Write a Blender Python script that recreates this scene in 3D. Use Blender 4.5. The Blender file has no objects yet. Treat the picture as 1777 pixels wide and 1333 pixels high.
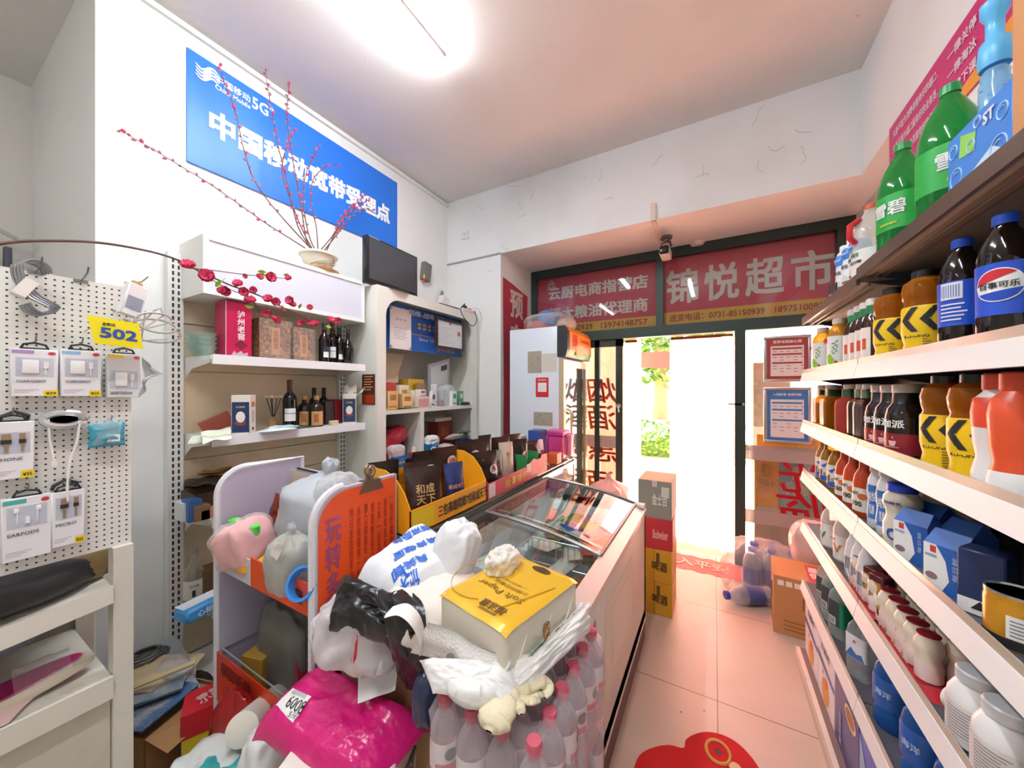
import bpy, bmesh, math, random
import numpy as np
from mathutils import Vector, Matrix, noise, Euler
from mathutils.bvhtree import BVHTree
from mathutils.geometry import delaunay_2d_cdt
from math import sin, cos, pi, radians as R
random.seed(7)
S = bpy.context.scene
C = S.collection

TH, FPX, CXP, HYP, EYE = R(29.55), 620.0, 888.5, 674.0, 1.47
cd = bpy.data.cameras.new('camera')
cam = bpy.data.objects.new('camera', cd)
C.objects.link(cam)
cam.location = (0, 0, EYE)
cam.rotation_euler = (R(90), 0, TH)
cd.sensor_width = 36
cd.lens = 36 * FPX / 1777
cd.shift_y = (HYP - 666.5) / 1777
cd.clip_start = .02
S.camera = cam
S.view_settings.view_transform = 'Standard'
S.view_settings.look = 'None'
S.view_settings.exposure = .4
S.view_settings.gamma = 1
S.view_settings.use_curve_mapping = False
cy = S.cycles
cy.use_denoising = True
cy.max_bounces = 8
cy.diffuse_bounces = 5
cy.glossy_bounces = 3
cy.transmission_bounces = 4
cy.transparent_max_bounces = 20
cy.caustics_reflective = False
cy.caustics_refractive = False
cy.sample_clamp_indirect = 6.0

w = bpy.data.worlds.new('sky')
S.world = w
w.use_nodes = True
bg = w.node_tree.nodes['Background']
bg.inputs[0].default_value = (.86, .93, 1.0, 1)
bg.inputs[1].default_value = 4.2

sd = bpy.data.lights.new('sun', 'SUN')
sd.energy = 68
sd.color = (1, .95, .86)
sd.angle = R(.8)
sun = bpy.data.objects.new('sun', sd)
C.objects.link(sun)
sun.rotation_euler = (R(34), 0, R(-150))     # high sun, out over the street

pd = bpy.data.lights.new('door_portal', 'AREA')
pd.shape = 'RECTANGLE'
pd.size, pd.size_y = 2.6, 2.0
pd.cycles.is_portal = True
po = bpy.data.objects.new('door_portal', pd)
C.objects.link(po)
po.location = (-.42, 3.62, 1.0)
po.rotation_euler = (R(-90), 0, 0)

TUBES = [((-1.36, .98, 3.325), 1.2, 0, 14), ((-.37, -.25, 3.325), 1.2, 0, 16), ((-2.2, -1.3, 3.325), 1.2, 0, 4)]   # ceiling tubes: place, length, turn, watts; last one unseen, added for fill

def ray(u, v):
    a, b = (u - CXP) / FPX, (HYP - v) / FPX
    return Vector((-sin(TH) + a * cos(TH), cos(TH) + a * sin(TH), b))
def PX(u, v, X): d = ray(u, v); t = X / d.x; return Vector((X, d.y * t, EYE + d.z * t))
def PY(u, v, Y): d = ray(u, v); t = Y / d.y; return Vector((d.x * t, Y, EYE + d.z * t))
def PZ(u, v, Z): d = ray(u, v); t = (Z - EYE) / d.z; return Vector((d.x * t, d.y * t, Z))
def YX(u, X): return PX(u, 0, X).y
def XY(u, Y): return PY(u, 0, Y).x

def lin(c):
    if isinstance(c, str):
        c = [int(c[i:i + 2], 16) / 255 for i in (0, 2, 4)]
    return tuple(x / 12.92 if x <= .04045 else ((x + .055) / 1.055) ** 2.4 for x in c)
MATS = {}
def base_mat(name):
    m = bpy.data.materials.new(name)
    m.use_nodes = True
    nt = m.node_tree
    return m, nt, nt.nodes['Principled BSDF'], nt.nodes['Material Output']
def add_bump(nt, bsdf, scale, strength, dist=.01, kind='noise', detail=4):
    tc = nt.nodes.new('ShaderNodeTexCoord')
    if kind == 'voronoi':
        n = nt.nodes.new('ShaderNodeTexVoronoi'); n.feature = 'DISTANCE_TO_EDGE'
        out = n.outputs['Distance']
    else:
        n = nt.nodes.new('ShaderNodeTexNoise'); n.inputs['Detail'].default_value = detail
        n.inputs['Roughness'].default_value = .6
        if kind == 'ridge':
            n.noise_type = 'RIDGED_MULTIFRACTAL'
        out = n.outputs[0]
    n.inputs['Scale'].default_value = scale
    b = nt.nodes.new('ShaderNodeBump')
    b.inputs['Strength'].default_value = strength
    b.inputs['Distance'].default_value = dist if scale < 8 else min(dist, .0035)
    nt.links.new(tc.outputs['Object'], n.inputs['Vector'])
    nt.links.new(out, b.inputs['Height'])
    nt.links.new(b.outputs[0], bsdf.inputs['Normal'])
def M(col, rough=.55, metal=0.0, spec=.5, bump=None, dirt=None, emit=None, sss=None, key=''):
    """plain or lightly worn surface; dirt = (scale, threshold, colour, amount)"""
    k = ('M', col, rough, metal, spec, bump, dirt, emit, key)
    if k in MATS: return MATS[k]
    m, nt, p, o = base_mat('surface_' + str(len(MATS)))
    p.inputs['Base Color'].default_value = (*lin(col), 1)
    p.inputs['Roughness'].default_value = rough
    p.inputs['Metallic'].default_value = metal
    p.inputs['Specular IOR Level'].default_value = spec
    if emit:
        p.inputs['Emission Color'].default_value = (*lin(emit[0]), 1)
        p.inputs['Emission Strength'].default_value = emit[1]
    if bump: add_bump(nt, p, *bump)
    if dirt:
        tc = nt.nodes.new('ShaderNodeTexCoord')
        n = nt.nodes.new('ShaderNodeTexNoise')
        n.inputs['Scale'].default_value = dirt[0]; n.inputs['Detail'].default_value = 8; n.inputs['Roughness'].default_value = .65
        nt.links.new(tc.outputs['Object'], n.inputs['Vector'])
        r = nt.nodes.new('ShaderNodeMapRange')
        r.inputs[1].default_value = dirt[1]; r.inputs[2].default_value = dirt[1] + .22
        r.inputs[4].default_value = dirt[3]
        nt.links.new(n.outputs[0], r.inputs[0])
        mx = nt.nodes.new('ShaderNodeMix'); mx.data_type = 'RGBA'
        mx.inputs[6].default_value = (*lin(col), 1); mx.inputs[7].default_value = (*lin(dirt[2]), 1)
        nt.links.new(r.outputs[0], mx.inputs[0])
        nt.links.new(mx.outputs[2], p.inputs['Base Color'])
    MATS[k] = m
    return m
def FILM(col, opaque=.3, rough=.2, tint='ffffff', bump=None, spec=.5):
    """thin see-through plastic or coloured liquid: part clear, part solid, with gloss"""
    k = ('F', col, opaque, rough, tint, bump, spec)
    if k in MATS: return MATS[k]
    m, nt, p, o = base_mat('film_' + str(len(MATS)))
    p.inputs['Base Color'].default_value = (*lin(col), 1)
    p.inputs['Roughness'].default_value = rough
    p.inputs['Specular IOR Level'].default_value = spec
    if bump: add_bump(nt, p, *bump)
    t = nt.nodes.new('ShaderNodeBsdfTransparent'); t.inputs[0].default_value = (*lin(tint), 1)
    lw = nt.nodes.new('ShaderNodeLayerWeight'); lw.inputs[0].default_value = .35
    mp = nt.nodes.new('ShaderNodeMapRange'); mp.inputs[3].default_value = opaque; mp.inputs[4].default_value = min(1, opaque + .45)
    nt.links.new(lw.outputs['Facing'], mp.inputs[0])
    mx = nt.nodes.new('ShaderNodeMixShader')
    nt.links.new(mp.outputs[0], mx.inputs[0])
    nt.links.new(t.outputs[0], mx.inputs[1]); nt.links.new(p.outputs[0], mx.inputs[2])
    nt.links.new(mx.outputs[0], o.inputs[0])
    MATS[k] = m
    return m
def GLASS(tint='f2fbf8', gloss=.08, rough=.02):
    k = ('G', tint, gloss, rough)
    if k in MATS: return MATS[k]
    m, nt, p, o = base_mat('glass_' + str(len(MATS)))
    nt.nodes.remove(p)
    t = nt.nodes.new('ShaderNodeBsdfTransparent'); t.inputs[0].default_value = (*lin(tint), 1)
    g = nt.nodes.new('ShaderNodeBsdfGlossy'); g.inputs['Roughness'].default_value = rough
    fr = nt.nodes.new('ShaderNodeLayerWeight'); fr.inputs[0].default_value = .5
    mp = nt.nodes.new('ShaderNodeMath'); mp.operation = 'POWER'; mp.inputs[1].default_value = 3
    ad = nt.nodes.new('ShaderNodeMath'); ad.operation = 'MULTIPLY_ADD'; ad.inputs[1].default_value = .7; ad.inputs[2].default_value = gloss
    nt.links.new(fr.outputs['Facing'], mp.inputs[0]); nt.links.new(mp.outputs[0], ad.inputs[0])
    mx = nt.nodes.new('ShaderNodeMixShader')
    nt.links.new(ad.outputs[0], mx.inputs[0]); nt.links.new(t.outputs[0], mx.inputs[1]); nt.links.new(g.outputs[0], mx.inputs[2])
    nt.links.new(mx.outputs[0], o.inputs[0])
    MATS[k] = m
    return m

def txt(s, size=.1, bold=0.0, line=1.0, space=1.0):
    """flat lettering as verts and faces, centred on its own middle; bold strokes come from shifted copies"""
    k = ('T', s, size, bold, line, space)
    if k in MATS: return MATS[k]
    cu = bpy.data.curves.new('lettering', 'FONT')
    cu.body = s; cu.size = 1; cu.align_x = 'CENTER'; cu.resolution_u = 2; cu.fill_mode = 'NONE'
    cu.space_line = line; cu.space_character = space
    ob = bpy.data.objects.new('lettering', cu)
    C.objects.link(ob)
    bpy.context.view_layer.update()
    me = bpy.data.meshes.new_from_object(ob.evaluated_get(bpy.context.evaluated_depsgraph_get()))
    pv = [Vector((v.co.x, v.co.y)) for v in me.vertices]; pe = [tuple(e.vertices) for e in me.edges]
    bpy.data.objects.remove(ob); bpy.data.curves.remove(cu); bpy.data.meshes.remove(me)
    if not pv: return [], [], Vector((1, 1, 0))
    ov, oe, of = delaunay_2d_cdt(pv, pe, [], 1, 1e-5)[:3]
    E = np.array([[*(pv[a] if (b - a == 1) != (a - b > 1) else pv[b]), *(pv[b] if (b - a == 1) != (a - b > 1) else pv[a])] for a, b in pe])
    of = [tuple(f) for f in of]
    K = np.array([sum((ov[i] for i in f), Vector((0, 0))) / len(f) for f in of])
    x0, y0, x1, y1 = E.T
    wn = np.zeros(len(K), int)
    for i, (px, py) in enumerate(K):
        c_ = (y0 <= py) != (y1 <= py)
        xs = x0[c_] + (py - y0[c_]) * (x1[c_] - x0[c_]) / (y1[c_] - y0[c_])
        wn[i] = np.sum(np.where(xs > px, np.where(y1[c_] > y0[c_], 1, -1), 0))
    of = [f for f, q in zip(of, wn) if q]
    lo = Vector((min(v.x for v in ov), min(v.y for v in ov))); hi = Vector((max(v.x for v in ov), max(v.y for v in ov)))
    c = (lo + hi) / 2
    of = [tuple(f) for f in of]
    vs, fs = [], []
    for q, (dx, dy) in enumerate(((0, 0),) if bold < .012 else ((-1, -1), (1, -1), (1, 1), (-1, 1), (0, 0))):
        n = len(vs)
        vs += [Vector(((v.x - c.x + dx * bold) * size, (v.y - c.y + dy * bold) * size, q * .00012)) for v in ov]
        fs += [tuple(n + i for i in f) for f in of]
    MATS[k] = (vs, fs, Vector(((hi.x - lo.x + 2 * bold) * size, (hi.y - lo.y + 2 * bold) * size, 0)))
    return MATS[k]
def frame(o, right, up):
    r, u = Vector(right).normalized(), Vector(up).normalized()
    n = r.cross(u)
    return Matrix(((r.x, u.x, n.x, o[0]), (r.y, u.y, n.y, o[1]), (r.z, u.z, n.z, o[2]), (0, 0, 0, 1)))
ID = Matrix.Identity(4)

class MB:
    """collects shapes, then links them as one mesh object"""
    def __init__(s): s.v, s.f, s.m, s.s, s.soft = [], [], [], [], False
    def add(s, vs, fs, mi=0, smooth=False, T=None):
        b = len(s.v)
        s.v += [(T @ Vector(v)) if T else Vector(v) for v in vs]
        s.f += [tuple(b + i for i in f) for f in fs]
        s.m += [mi] * len(fs); s.s += [smooth] * len(fs)
        return s
    def box(s, x0, y0, z0, x1, y1, z1, mi=0, T=None):
        return s.add([(x0, y0, z0), (x1, y0, z0), (x1, y1, z0), (x0, y1, z0), (x0, y0, z1), (x1, y0, z1), (x1, y1, z1), (x0, y1, z1)],
                     [(0, 3, 2, 1), (4, 5, 6, 7), (0, 1, 5, 4), (1, 2, 6, 5), (2, 3, 7, 6), (3, 0, 4, 7)], mi, False, T)
    def rbox(s, x0, y0, z0, x1, y1, z1, r=.01, mi=0, T=None, seg=2):
        bm = bmesh.new()
        bmesh.ops.create_cube(bm, size=1)
        for v in bm.verts:
            v.co = Vector((x0 + (v.co.x + .5) * (x1 - x0), y0 + (v.co.y + .5) * (y1 - y0), z0 + (v.co.z + .5) * (z1 - z0)))
        bmesh.ops.bevel(bm, geom=bm.edges[:], offset=r, segments=seg, affect='EDGES', profile=.5)
        bm.verts.index_update()
        s.add([v.co.copy() for v in bm.verts], [tuple(v.index for v in f.verts) for f in bm.faces], mi, True, T)
        bm.free()
        return s
    def quad(s, a, b, c, d, mi=0): return s.add([a, b, c, d], [(0, 1, 2, 3)], mi)
    def cyl(s, p0, p1, r0, r1=None, n=16, mi=0, caps=True, T=None):
        p0, p1 = Vector(p0), Vector(p1); r1 = r0 if r1 is None else r1
        d = (p1 - p0).normalized(); a = d.orthogonal().normalized(); b = d.cross(a)
        vs = [p + (a * cos(2 * pi * i / n) + b * sin(2 * pi * i / n)) * r for p, r in ((p0, r0), (p1, r1)) for i in range(n)]
        fs = [(i, (i + 1) % n, n + (i + 1) % n, n + i) for i in range(n)]
        if caps: fs += [tuple(range(n - 1, -1, -1)), tuple(range(n, 2 * n))]
        return s.add(vs, fs, mi, True, T)
    def lathe(s, prof, n=24, mi=0, sq=None, T=None, cx=0, cy=0, ry=1.0, caps=True, a0=0, a1=2 * pi, mis=None):
        full = abs(a1 - a0 - 2 * pi) < 1e-6
        k = n if full else n + 1
        vs, fs, ms = [], [], []
        for r, z in prof:
            for i in range(k):
                a = a0 + (a1 - a0) * i / n - pi / 2
                q = 1 if not sq else (abs(cos(a)) ** sq + abs(sin(a)) ** sq) ** (-1 / sq)
                vs.append((cx + r * q * cos(a), cy + r * q * sin(a) * ry, z))
        for j in range(len(prof) - 1):
            for i in range(n if not full else k):
                i2 = (i + 1) % k if full else i + 1
                fs.append((j * k + i, j * k + i2, (j + 1) * k + i2, (j + 1) * k + i)); ms.append(mis[j] if mis else mi)
        if caps and full:
            if prof[0][0] > 1e-5: fs.append(tuple(range(k - 1, -1, -1))); ms.append(ms[0])
            if prof[-1][0] > 1e-5: fs.append(tuple((len(prof) - 1) * k + i for i in range(k))); ms.append(ms[-2] if len(ms) > 1 else mi)
        b = len(s.m)
        s.add(vs, fs, mi, True, T)
        s.m[b:] = ms
        return s
    def tube(s, pts, r, n=8, mi=0, closed=False, T=None):
        pts = [Vector(p) for p in pts]; m = len(pts)
        rs = r if isinstance(r, (list, tuple)) else [r] * m
        vs, fs = [], []
        up = None
        for i, p in enumerate(pts):
            d = (pts[(i + 1) % m if closed else min(i + 1, m - 1)] - pts[(i - 1) % m if closed else max(i - 1, 0)])
            d = d.normalized() if d.length > 1e-9 else Vector((0, 0, 1))
            if up is None: up = d.orthogonal().normalized()
            up = (up - d * up.dot(d)); up = up.normalized() if up.length > 1e-6 else d.orthogonal().normalized()
            b = d.cross(up)
            vs += [p + (up * cos(2 * pi * k / n) + b * sin(2 * pi * k / n)) * rs[i] for k in range(n)]
        for i in range(m if closed else m - 1):
            j = (i + 1) % m
            fs += [(i * n + k, i * n + (k + 1) % n, j * n + (k + 1) % n, j * n + k) for k in range(n)]
        if not closed: fs += [tuple(range(n - 1, -1, -1)), tuple((m - 1) * n + k for k in range(n))]
        return s.add(vs, fs, mi, True, T)
    def grid(s, fn, nu, nv, mi=0, smooth=True, T=None, mif=None, wrap=False):
        k = nu if wrap else nu + 1
        vs = [fn(i / nu, j / nv) for j in range(nv + 1) for i in range(k)]
        fs, ms = [], []
        for j in range(nv):
            for i in range(nu):
                i2 = (i + 1) % k
                fs.append((j * k + i, j * k + i2, (j + 1) * k + i2, (j + 1) * k + i)); ms.append(mif((i + .5) / nu, (j + .5) / nv) if mif else mi)
        b = len(s.m)
        s.add(vs, fs, mi, smooth, T)
        s.m[b:] = ms
        s.soft = s.soft or nu * nv > 150
        return s
    def prism(s, poly, d, mi=0, T=None, smooth=False):
        """outline in the local XY plane, given a thickness d along local Z"""
        n = len(poly)
        vs = [(x, y, 0) for x, y in poly] + [(x, y, d) for x, y in poly]
        fs = [tuple(range(n - 1, -1, -1)), tuple(range(n, 2 * n))] + [(i, (i + 1) % n, n + (i + 1) % n, n + i) for i in range(n)]
        return s.add(vs, fs, mi, smooth, T)
    def text(s, body, T, size=.1, bold=0.0, mi=0, fitw=None, fith=None, lift=.0012, wrap=None, on=None, line=1.0, mirror=False, space=1.0, skew=0):
        vs, fs, dim = txt(body, size, bold, line, space)
        kx = fitw / dim.x if fitw else 1; ky = fith / dim.y if fith else (kx if fitw else 1)
        if fith and not fitw: kx = ky
        out = []
        for v in vs:
            x, y = v.x * kx + skew * v.y * ky, v.y * ky
            if mirror: x = -x
            if wrap:
                a = x / wrap
                out.append(T @ Vector(((wrap + lift + v.z) * sin(a), y, wrap * (cos(a) - 1) + lift + v.z)))
            elif on:
                o = T @ Vector((x, y, .4)); d = (T.to_3x3() @ Vector((0, 0, -1))).normalized()
                h = on.ray_cast(o, d)
                q = h[0] if h[0] else on.find_nearest(T @ Vector((x, y, 0)))[0]
                out.append(q - d * (lift + v.z))
            else: out.append(T @ Vector((x, y, lift + v.z)))
        if mirror: fs = [tuple(reversed(f)) for f in fs]
        return s.add(out, fs, mi)
    def bvh(s): return BVHTree.FromPolygons([tuple(v) for v in s.v], s.f)
    def mesh(s, name, mats, sharp=38):
        me = bpy.data.meshes.new(name)
        me.from_pydata([tuple(v) for v in s.v], [], s.f)
        for m in (mats if isinstance(mats, (list, tuple)) else [mats]): me.materials.append(m)
        me.polygons.foreach_set('material_index', s.m)
        me.polygons.foreach_set('use_smooth', s.s)
        if any(s.s): me.set_sharp_from_angle(angle=R(85 if s.soft else sharp))
        me.update()
        return me
    def build(s, name, mats, parent=None, loc=None, rot=None, sharp=38):
        o = bpy.data.objects.new(name, s.mesh(name, mats, sharp))
        C.objects.link(o)
        if parent: o.parent = parent
        if loc is not None: o.location = loc
        if rot is not None: o.rotation_euler = rot
        return o

def tag(o, label, cat, group=None, kind=None):
    o['label'] = label; o['category'] = cat
    if group: o['group'] = group
    if kind: o['kind'] = kind
    return o
def thing(name, label, cat, loc=(0, 0, 0), rz=0, group=None, rot=None):
    o = bpy.data.objects.new(name, None); C.objects.link(o)
    o.empty_display_size = .05
    o.location = loc; o.rotation_euler = rot if rot is not None else (0, 0, rz)
    return tag(o, label, cat, group)
def struct(name, mb, mats, sharp=38):
    o = mb.build(name, mats, sharp=sharp); o['kind'] = 'structure'; return o
KIND = {}
def kind(key, parts): KIND[key] = parts        # parts: (name, mesh, sub-parts)
def put(key, name, label, cat, loc, rz=0, group=None, scale=1.0, rot=None):
    r = thing(name, label, cat, loc, rz, group, rot); r.scale = (scale,) * 3 if not isinstance(scale, tuple) else scale
    for n, me, subs in KIND[key]:
        o = bpy.data.objects.new(n, me); C.objects.link(o); o.parent = r
        for n2, me2 in subs:
            q = bpy.data.objects.new(n2, me2); C.objects.link(q); q.parent = o
    return r
def nz(p, s=1.0, seed=0.0): return noise.noise(Vector(p) * s + Vector((seed * 7.3, seed * 3.1, seed * 5.7)))
def ridge(p, s, seed=0.0): return 1 - 2 * abs(nz(p, s, seed))

def blob(sx, sy, sz, seed=1, amp=.06, e=.7, n=44, m=30, flat=.75, knot=0.0, freq=1.0, tie=.25):
    """crumpled bag: a puffed shape with sharp creases, a flat underside and, if asked, a gathered neck"""
    mb = MB()
    def pw(x, k): return math.copysign(abs(x) ** k, x)
    def fn(u, v):
        th, ph = 2 * pi * u, pi * (v - .5)
        d = Vector((pw(cos(ph), e) * pw(cos(th), e), pw(cos(ph), e) * pw(sin(th), e), pw(sin(ph), e)))
        q = d.normalized()
        q.z *= .55
        k = amp * (ridge(q, 2.0 * freq, seed) + ridge(q, 4.1 * freq, seed + 3) * .32)
        d = d * (1 + k)
        z = d.z
        if z < -flat: z = -flat - (abs(z) - flat) * .08
        r = 1.0
        if knot and v > 1 - tie:
            w_ = (v - (1 - tie)) / tie
            r = (1 - .78 * min(1, w_ * 2.2)) if w_ < .5 else .22 + .5 * (w_ - .5) * 2
            if w_ > .94: r *= (1 - w_) / .06
            z = z + knot * w_ * (1 + .4 * nz((cos(th) * 2, sin(th) * 2, 1), 1, seed))
            z0 = 1
        return Vector((d.x * r * sx, d.y * r * sy, (z + flat) * sz))
    mb.grid(fn, n, m, wrap=True)
    return mb
def pouch(w_, h, d, seed=1, cr=.015):
    """flat-sealed foil pouch standing on its lower seam, face towards -Y"""
    mb = MB()
    for sgn in (-1, 1):
        def fn(u, v, sgn=sgn):
            x = (u - .5) * w_ * (1 - .05 * sin(pi * v))
            t = (max(0, sin(pi * min(1, max(0, v * 1.06 - .0)))) ** .6) * (1 - abs(2 * u - 1) ** 2.4)
            k = cr * ridge((u * 2, v * 2.6, sgn), 1.4, seed) * (.3 + t) + .5 * cr * ridge((u * 4, v * 5, sgn), 1.4, seed + 2)
            uu = u if sgn < 0 else 1 - u
            x = (uu - .5) * w_ * (1 - .05 * sin(pi * v))
            edge = min(u, 1 - u, v, 1 - v)
            return Vector((x, sgn * (t * d / 2 + .0006) + (k if edge > .001 else 0) * (1 if sgn > 0 else -1) * .6, v * h))
        mb.grid(fn, 12, 16)
    return mb
def crate(w_, d, h, r=.003): return MB().rbox(-w_ / 2, -d / 2, 0, w_ / 2, d / 2, h, r, seg=1)
UPX, UPY, UPnX = ((0, 1, 0), (0, 0, 1)), ((1, 0, 0), (0, 0, 1)), ((0, -1, 0), (0, 0, 1))   # reading directions on faces towards +X, -Y and -X
def FX(o): return frame(o, *UPX)
def FY(o): return frame(o, *UPY)
def FnX(o): return frame(o, *UPnX)
def wall_mat(col, speck=1.0):
    m, nt, p, o = base_mat('plaster')
    tc = nt.nodes.new('ShaderNodeTexCoord')
    n1 = nt.nodes.new('ShaderNodeTexNoise'); n1.inputs['Scale'].default_value = 1.6; n1.inputs['Detail'].default_value = 9
    n2 = nt.nodes.new('ShaderNodeTexNoise'); n2.inputs['Scale'].default_value = 26; n2.inputs['Detail'].default_value = 3
    n3 = nt.nodes.new('ShaderNodeTexNoise'); n3.inputs['Scale'].default_value = 2.6; n3.inputs['Detail'].default_value = 2
    for n in (n1, n2, n3): nt.links.new(tc.outputs['Object'], n.inputs['Vector'])
    r1 = nt.nodes.new('ShaderNodeMapRange'); r1.inputs[1].default_value = .5; r1.inputs[2].default_value = .8; r1.inputs[4].default_value = .16 * speck
    nt.links.new(n1.outputs[0], r1.inputs[0])
    r2 = nt.nodes.new('ShaderNodeMapRange'); r2.inputs[1].default_value = .715; r2.inputs[2].default_value = .78; r2.inputs[4].default_value = .55 * speck
    nt.links.new(n2.outputs[0], r2.inputs[0])
    r3 = nt.nodes.new('ShaderNodeMapRange'); r3.inputs[1].default_value = .5; r3.inputs[2].default_value = .62
    nt.links.new(n3.outputs[0], r3.inputs[0])
    mu = nt.nodes.new('ShaderNodeMath'); mu.operation = 'MULTIPLY'
    nt.links.new(r2.outputs[0], mu.inputs[0]); nt.links.new(r3.outputs[0], mu.inputs[1])
    ad = nt.nodes.new('ShaderNodeMath'); ad.operation = 'MAXIMUM'
    nt.links.new(r1.outputs[0], ad.inputs[0]); nt.links.new(mu.outputs[0], ad.inputs[1])
    mx = nt.nodes.new('ShaderNodeMix'); mx.data_type = 'RGBA'
    mx.inputs[6].default_value = (*lin(col), 1); mx.inputs[7].default_value = (*lin('b3aaa0'), 1)
    nt.links.new(ad.outputs[0], mx.inputs[0]); nt.links.new(mx.outputs[2], p.inputs['Base Color'])
    p.inputs['Roughness'].default_value = .7
    b = nt.nodes.new('ShaderNodeBump'); b.inputs['Strength'].default_value = .12; b.inputs['Distance'].default_value = .01
    nt.links.new(n2.outputs[0], b.inputs['Height']); nt.links.new(b.outputs[0], p.inputs['Normal'])
    return m
WALL, CEIL = wall_mat('eceeed'), wall_mat('e4e1dd', 1.2)
GREYWALL = wall_mat('dcd8d2', 1.3)

def floor_mat():
    m, nt, p, o = base_mat('floor_tile')
    tc = nt.nodes.new('ShaderNodeTexCoord'); sp = nt.nodes.new('ShaderNodeSeparateXYZ')
    nt.links.new(tc.outputs['Object'], sp.inputs[0])
    def joint(sock, off):
        a = nt.nodes.new('ShaderNodeMath'); a.operation = 'ADD'; a.inputs[1].default_value = off + 80.0
        b = nt.nodes.new('ShaderNodeMath'); b.operation = 'MODULO'; b.inputs[1].default_value = .8
        c = nt.nodes.new('ShaderNodeMath'); c.operation = 'SUBTRACT'; c.inputs[1].default_value = .4
        d = nt.nodes.new('ShaderNodeMath'); d.operation = 'ABSOLUTE'
        e = nt.nodes.new('ShaderNodeMath'); e.operation = 'GREATER_THAN'; e.inputs[1].default_value = .3978
        nt.links.new(sock, a.inputs[0]); nt.links.new(a.outputs[0], b.inputs[0]); nt.links.new(b.outputs[0], c.inputs[0])
        nt.links.new(c.outputs[0], d.inputs[0]); nt.links.new(d.outputs[0], e.inputs[0])
        return e.outputs[0]
    mxj = nt.nodes.new('ShaderNodeMath'); mxj.operation = 'MAXIMUM'
    nt.links.new(joint(sp.outputs[0], -.012), mxj.inputs[0]); nt.links.new(joint(sp.outputs[1], -1.937), mxj.inputs[1])
    n = nt.nodes.new('ShaderNodeTexNoise'); n.inputs['Scale'].default_value = 3; n.inputs['Detail'].default_value = 6
    nt.links.new(tc.outputs['Object'], n.inputs['Vector'])
    n2 = nt.nodes.new('ShaderNodeTexNoise'); n2.inputs['Scale'].default_value = 17; n2.inputs['Detail'].default_value = 1
    nt.links.new(tc.outputs['Object'], n2.inputs['Vector'])
    r2 = nt.nodes.new('ShaderNodeMath'); r2.operation = 'GREATER_THAN'; r2.inputs[1].default_value = .8
    nt.links.new(n2.outputs[0], r2.inputs[0])
    mx0 = nt.nodes.new('ShaderNodeMix'); mx0.data_type = 'RGBA'
    mx0.inputs[6].default_value = (*lin('d3c6b8'), 1); mx0.inputs[7].default_value = (*lin('b9a999'), 1)
    nt.links.new(n.outputs[0], mx0.inputs[0])
    ma = nt.nodes.new('ShaderNodeMath'); ma.operation = 'MAXIMUM'
    nt.links.new(mxj.outputs[0], ma.inputs[0]); nt.links.new(r2.outputs[0], ma.inputs[1])
    mx = nt.nodes.new('ShaderNodeMix'); mx.data_type = 'RGBA'; mx.inputs[7].default_value = (*lin('6a5a4f'), 1)
    nt.links.new(ma.outputs[0], mx.inputs[0]); nt.links.new(mx0.outputs[2], mx.inputs[6])
    nt.links.new(mx.outputs[2], p.inputs['Base Color'])
    p.inputs['Roughness'].default_value = .32
    return m
YD, YB, XL, XR, ZC, ZS = 3.55, 2.87, -2.39, .76, 3.37, 2.74
struct('floor', MB().box(-3.9, -2.6, -.1, 1.1, YD + .06, 0), floor_mat())
struct('ceiling', MB().box(-3.9, -2.6, ZC, 1.1, YB, ZC + .15), CEIL)
struct('wall_left', MB().box(XL - 1.5, .467, 0, XL, YB, ZC), WALL)
struct('wall_recess', MB().box(-3.9, -2.6, 0, -3.755, .467, ZC), GREYWALL)
struct('wall_back', MB().box(-3.755, -2.6, 0, 1.1, -2.5, ZC), GREYWALL)
struct('wall_right', MB().box(XR, -2.5, 0, 1.1, 2.46, ZC), WALL)
PEACH = wall_mat('efe6dd', 1.2)
wf = MB()
wf.box(-3.9, YB, ZS, 1.1, YD + .25, ZC + .15)                                  # beam over the shopfront, its underside is the alcove ceiling
wf.box(-2.6, YB, 0, -1.75, YD + .25, ZS)                                        # pillar left of the alcove
struct('wall_front', wf, wall_mat('eceeed', 1.3))
struct('wall_alcove_right', MB().box(.9, 2.46, 0, 1.1, YD + .25, ZS), WALL)
struct('beam_side', MB().box(XR, 2.46, ZS, 1.1, YB, ZC), WALL)
struct('trim_1', MB().box(XL, .467, ZC - .045, XL + .022, YB, ZC - .02), M('e6e8e6', .5))            # cable duct under the ceiling
struct('trim_2', MB().box(XL, YB - .012, ZS - .008, -1.75, YB, ZS + .006), M('a9a9a5', .6))

def CLOTH(col, tr=.1):
    m, nt, p, o = base_mat('cloth_' + col)
    p.inputs['Base Color'].default_value = (*lin(col), 1); p.inputs['Roughness'].default_value = .7
    t = nt.nodes.new('ShaderNodeBsdfTranslucent'); t.inputs[0].default_value = (*lin(col), 1)
    x = nt.nodes.new('ShaderNodeMixShader'); x.inputs[0].default_value = tr
    nt.links.new(p.outputs[0], x.inputs[1]); nt.links.new(t.outputs[0], x.inputs[2]); nt.links.new(x.outputs[0], o.inputs[0])
    return m
GRN = M('2f3f3b', .4, .3)
sf = MB()
def bar(x0, z0, x1, z1, y0=YD - .04, y1=YD + .05): sf.box(x0, y0, z0, x1, y1, z1)
bar(-1.75, 2.655, .9, ZS); bar(-1.75, 1.95, .9, 2.045); bar(-1.75, 2.045, -1.69, 2.655); bar(-.468, 2.045, -.405, 2.655)
bar(.795, 2.045, .86, 2.655); bar(-1.75, 0, -1.69, 1.95); bar(.148, 0, .222, 1.95); bar(.84, 0, .9, 1.95)
struct('trim_3', sf, GRN)
slid = MB()
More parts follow.
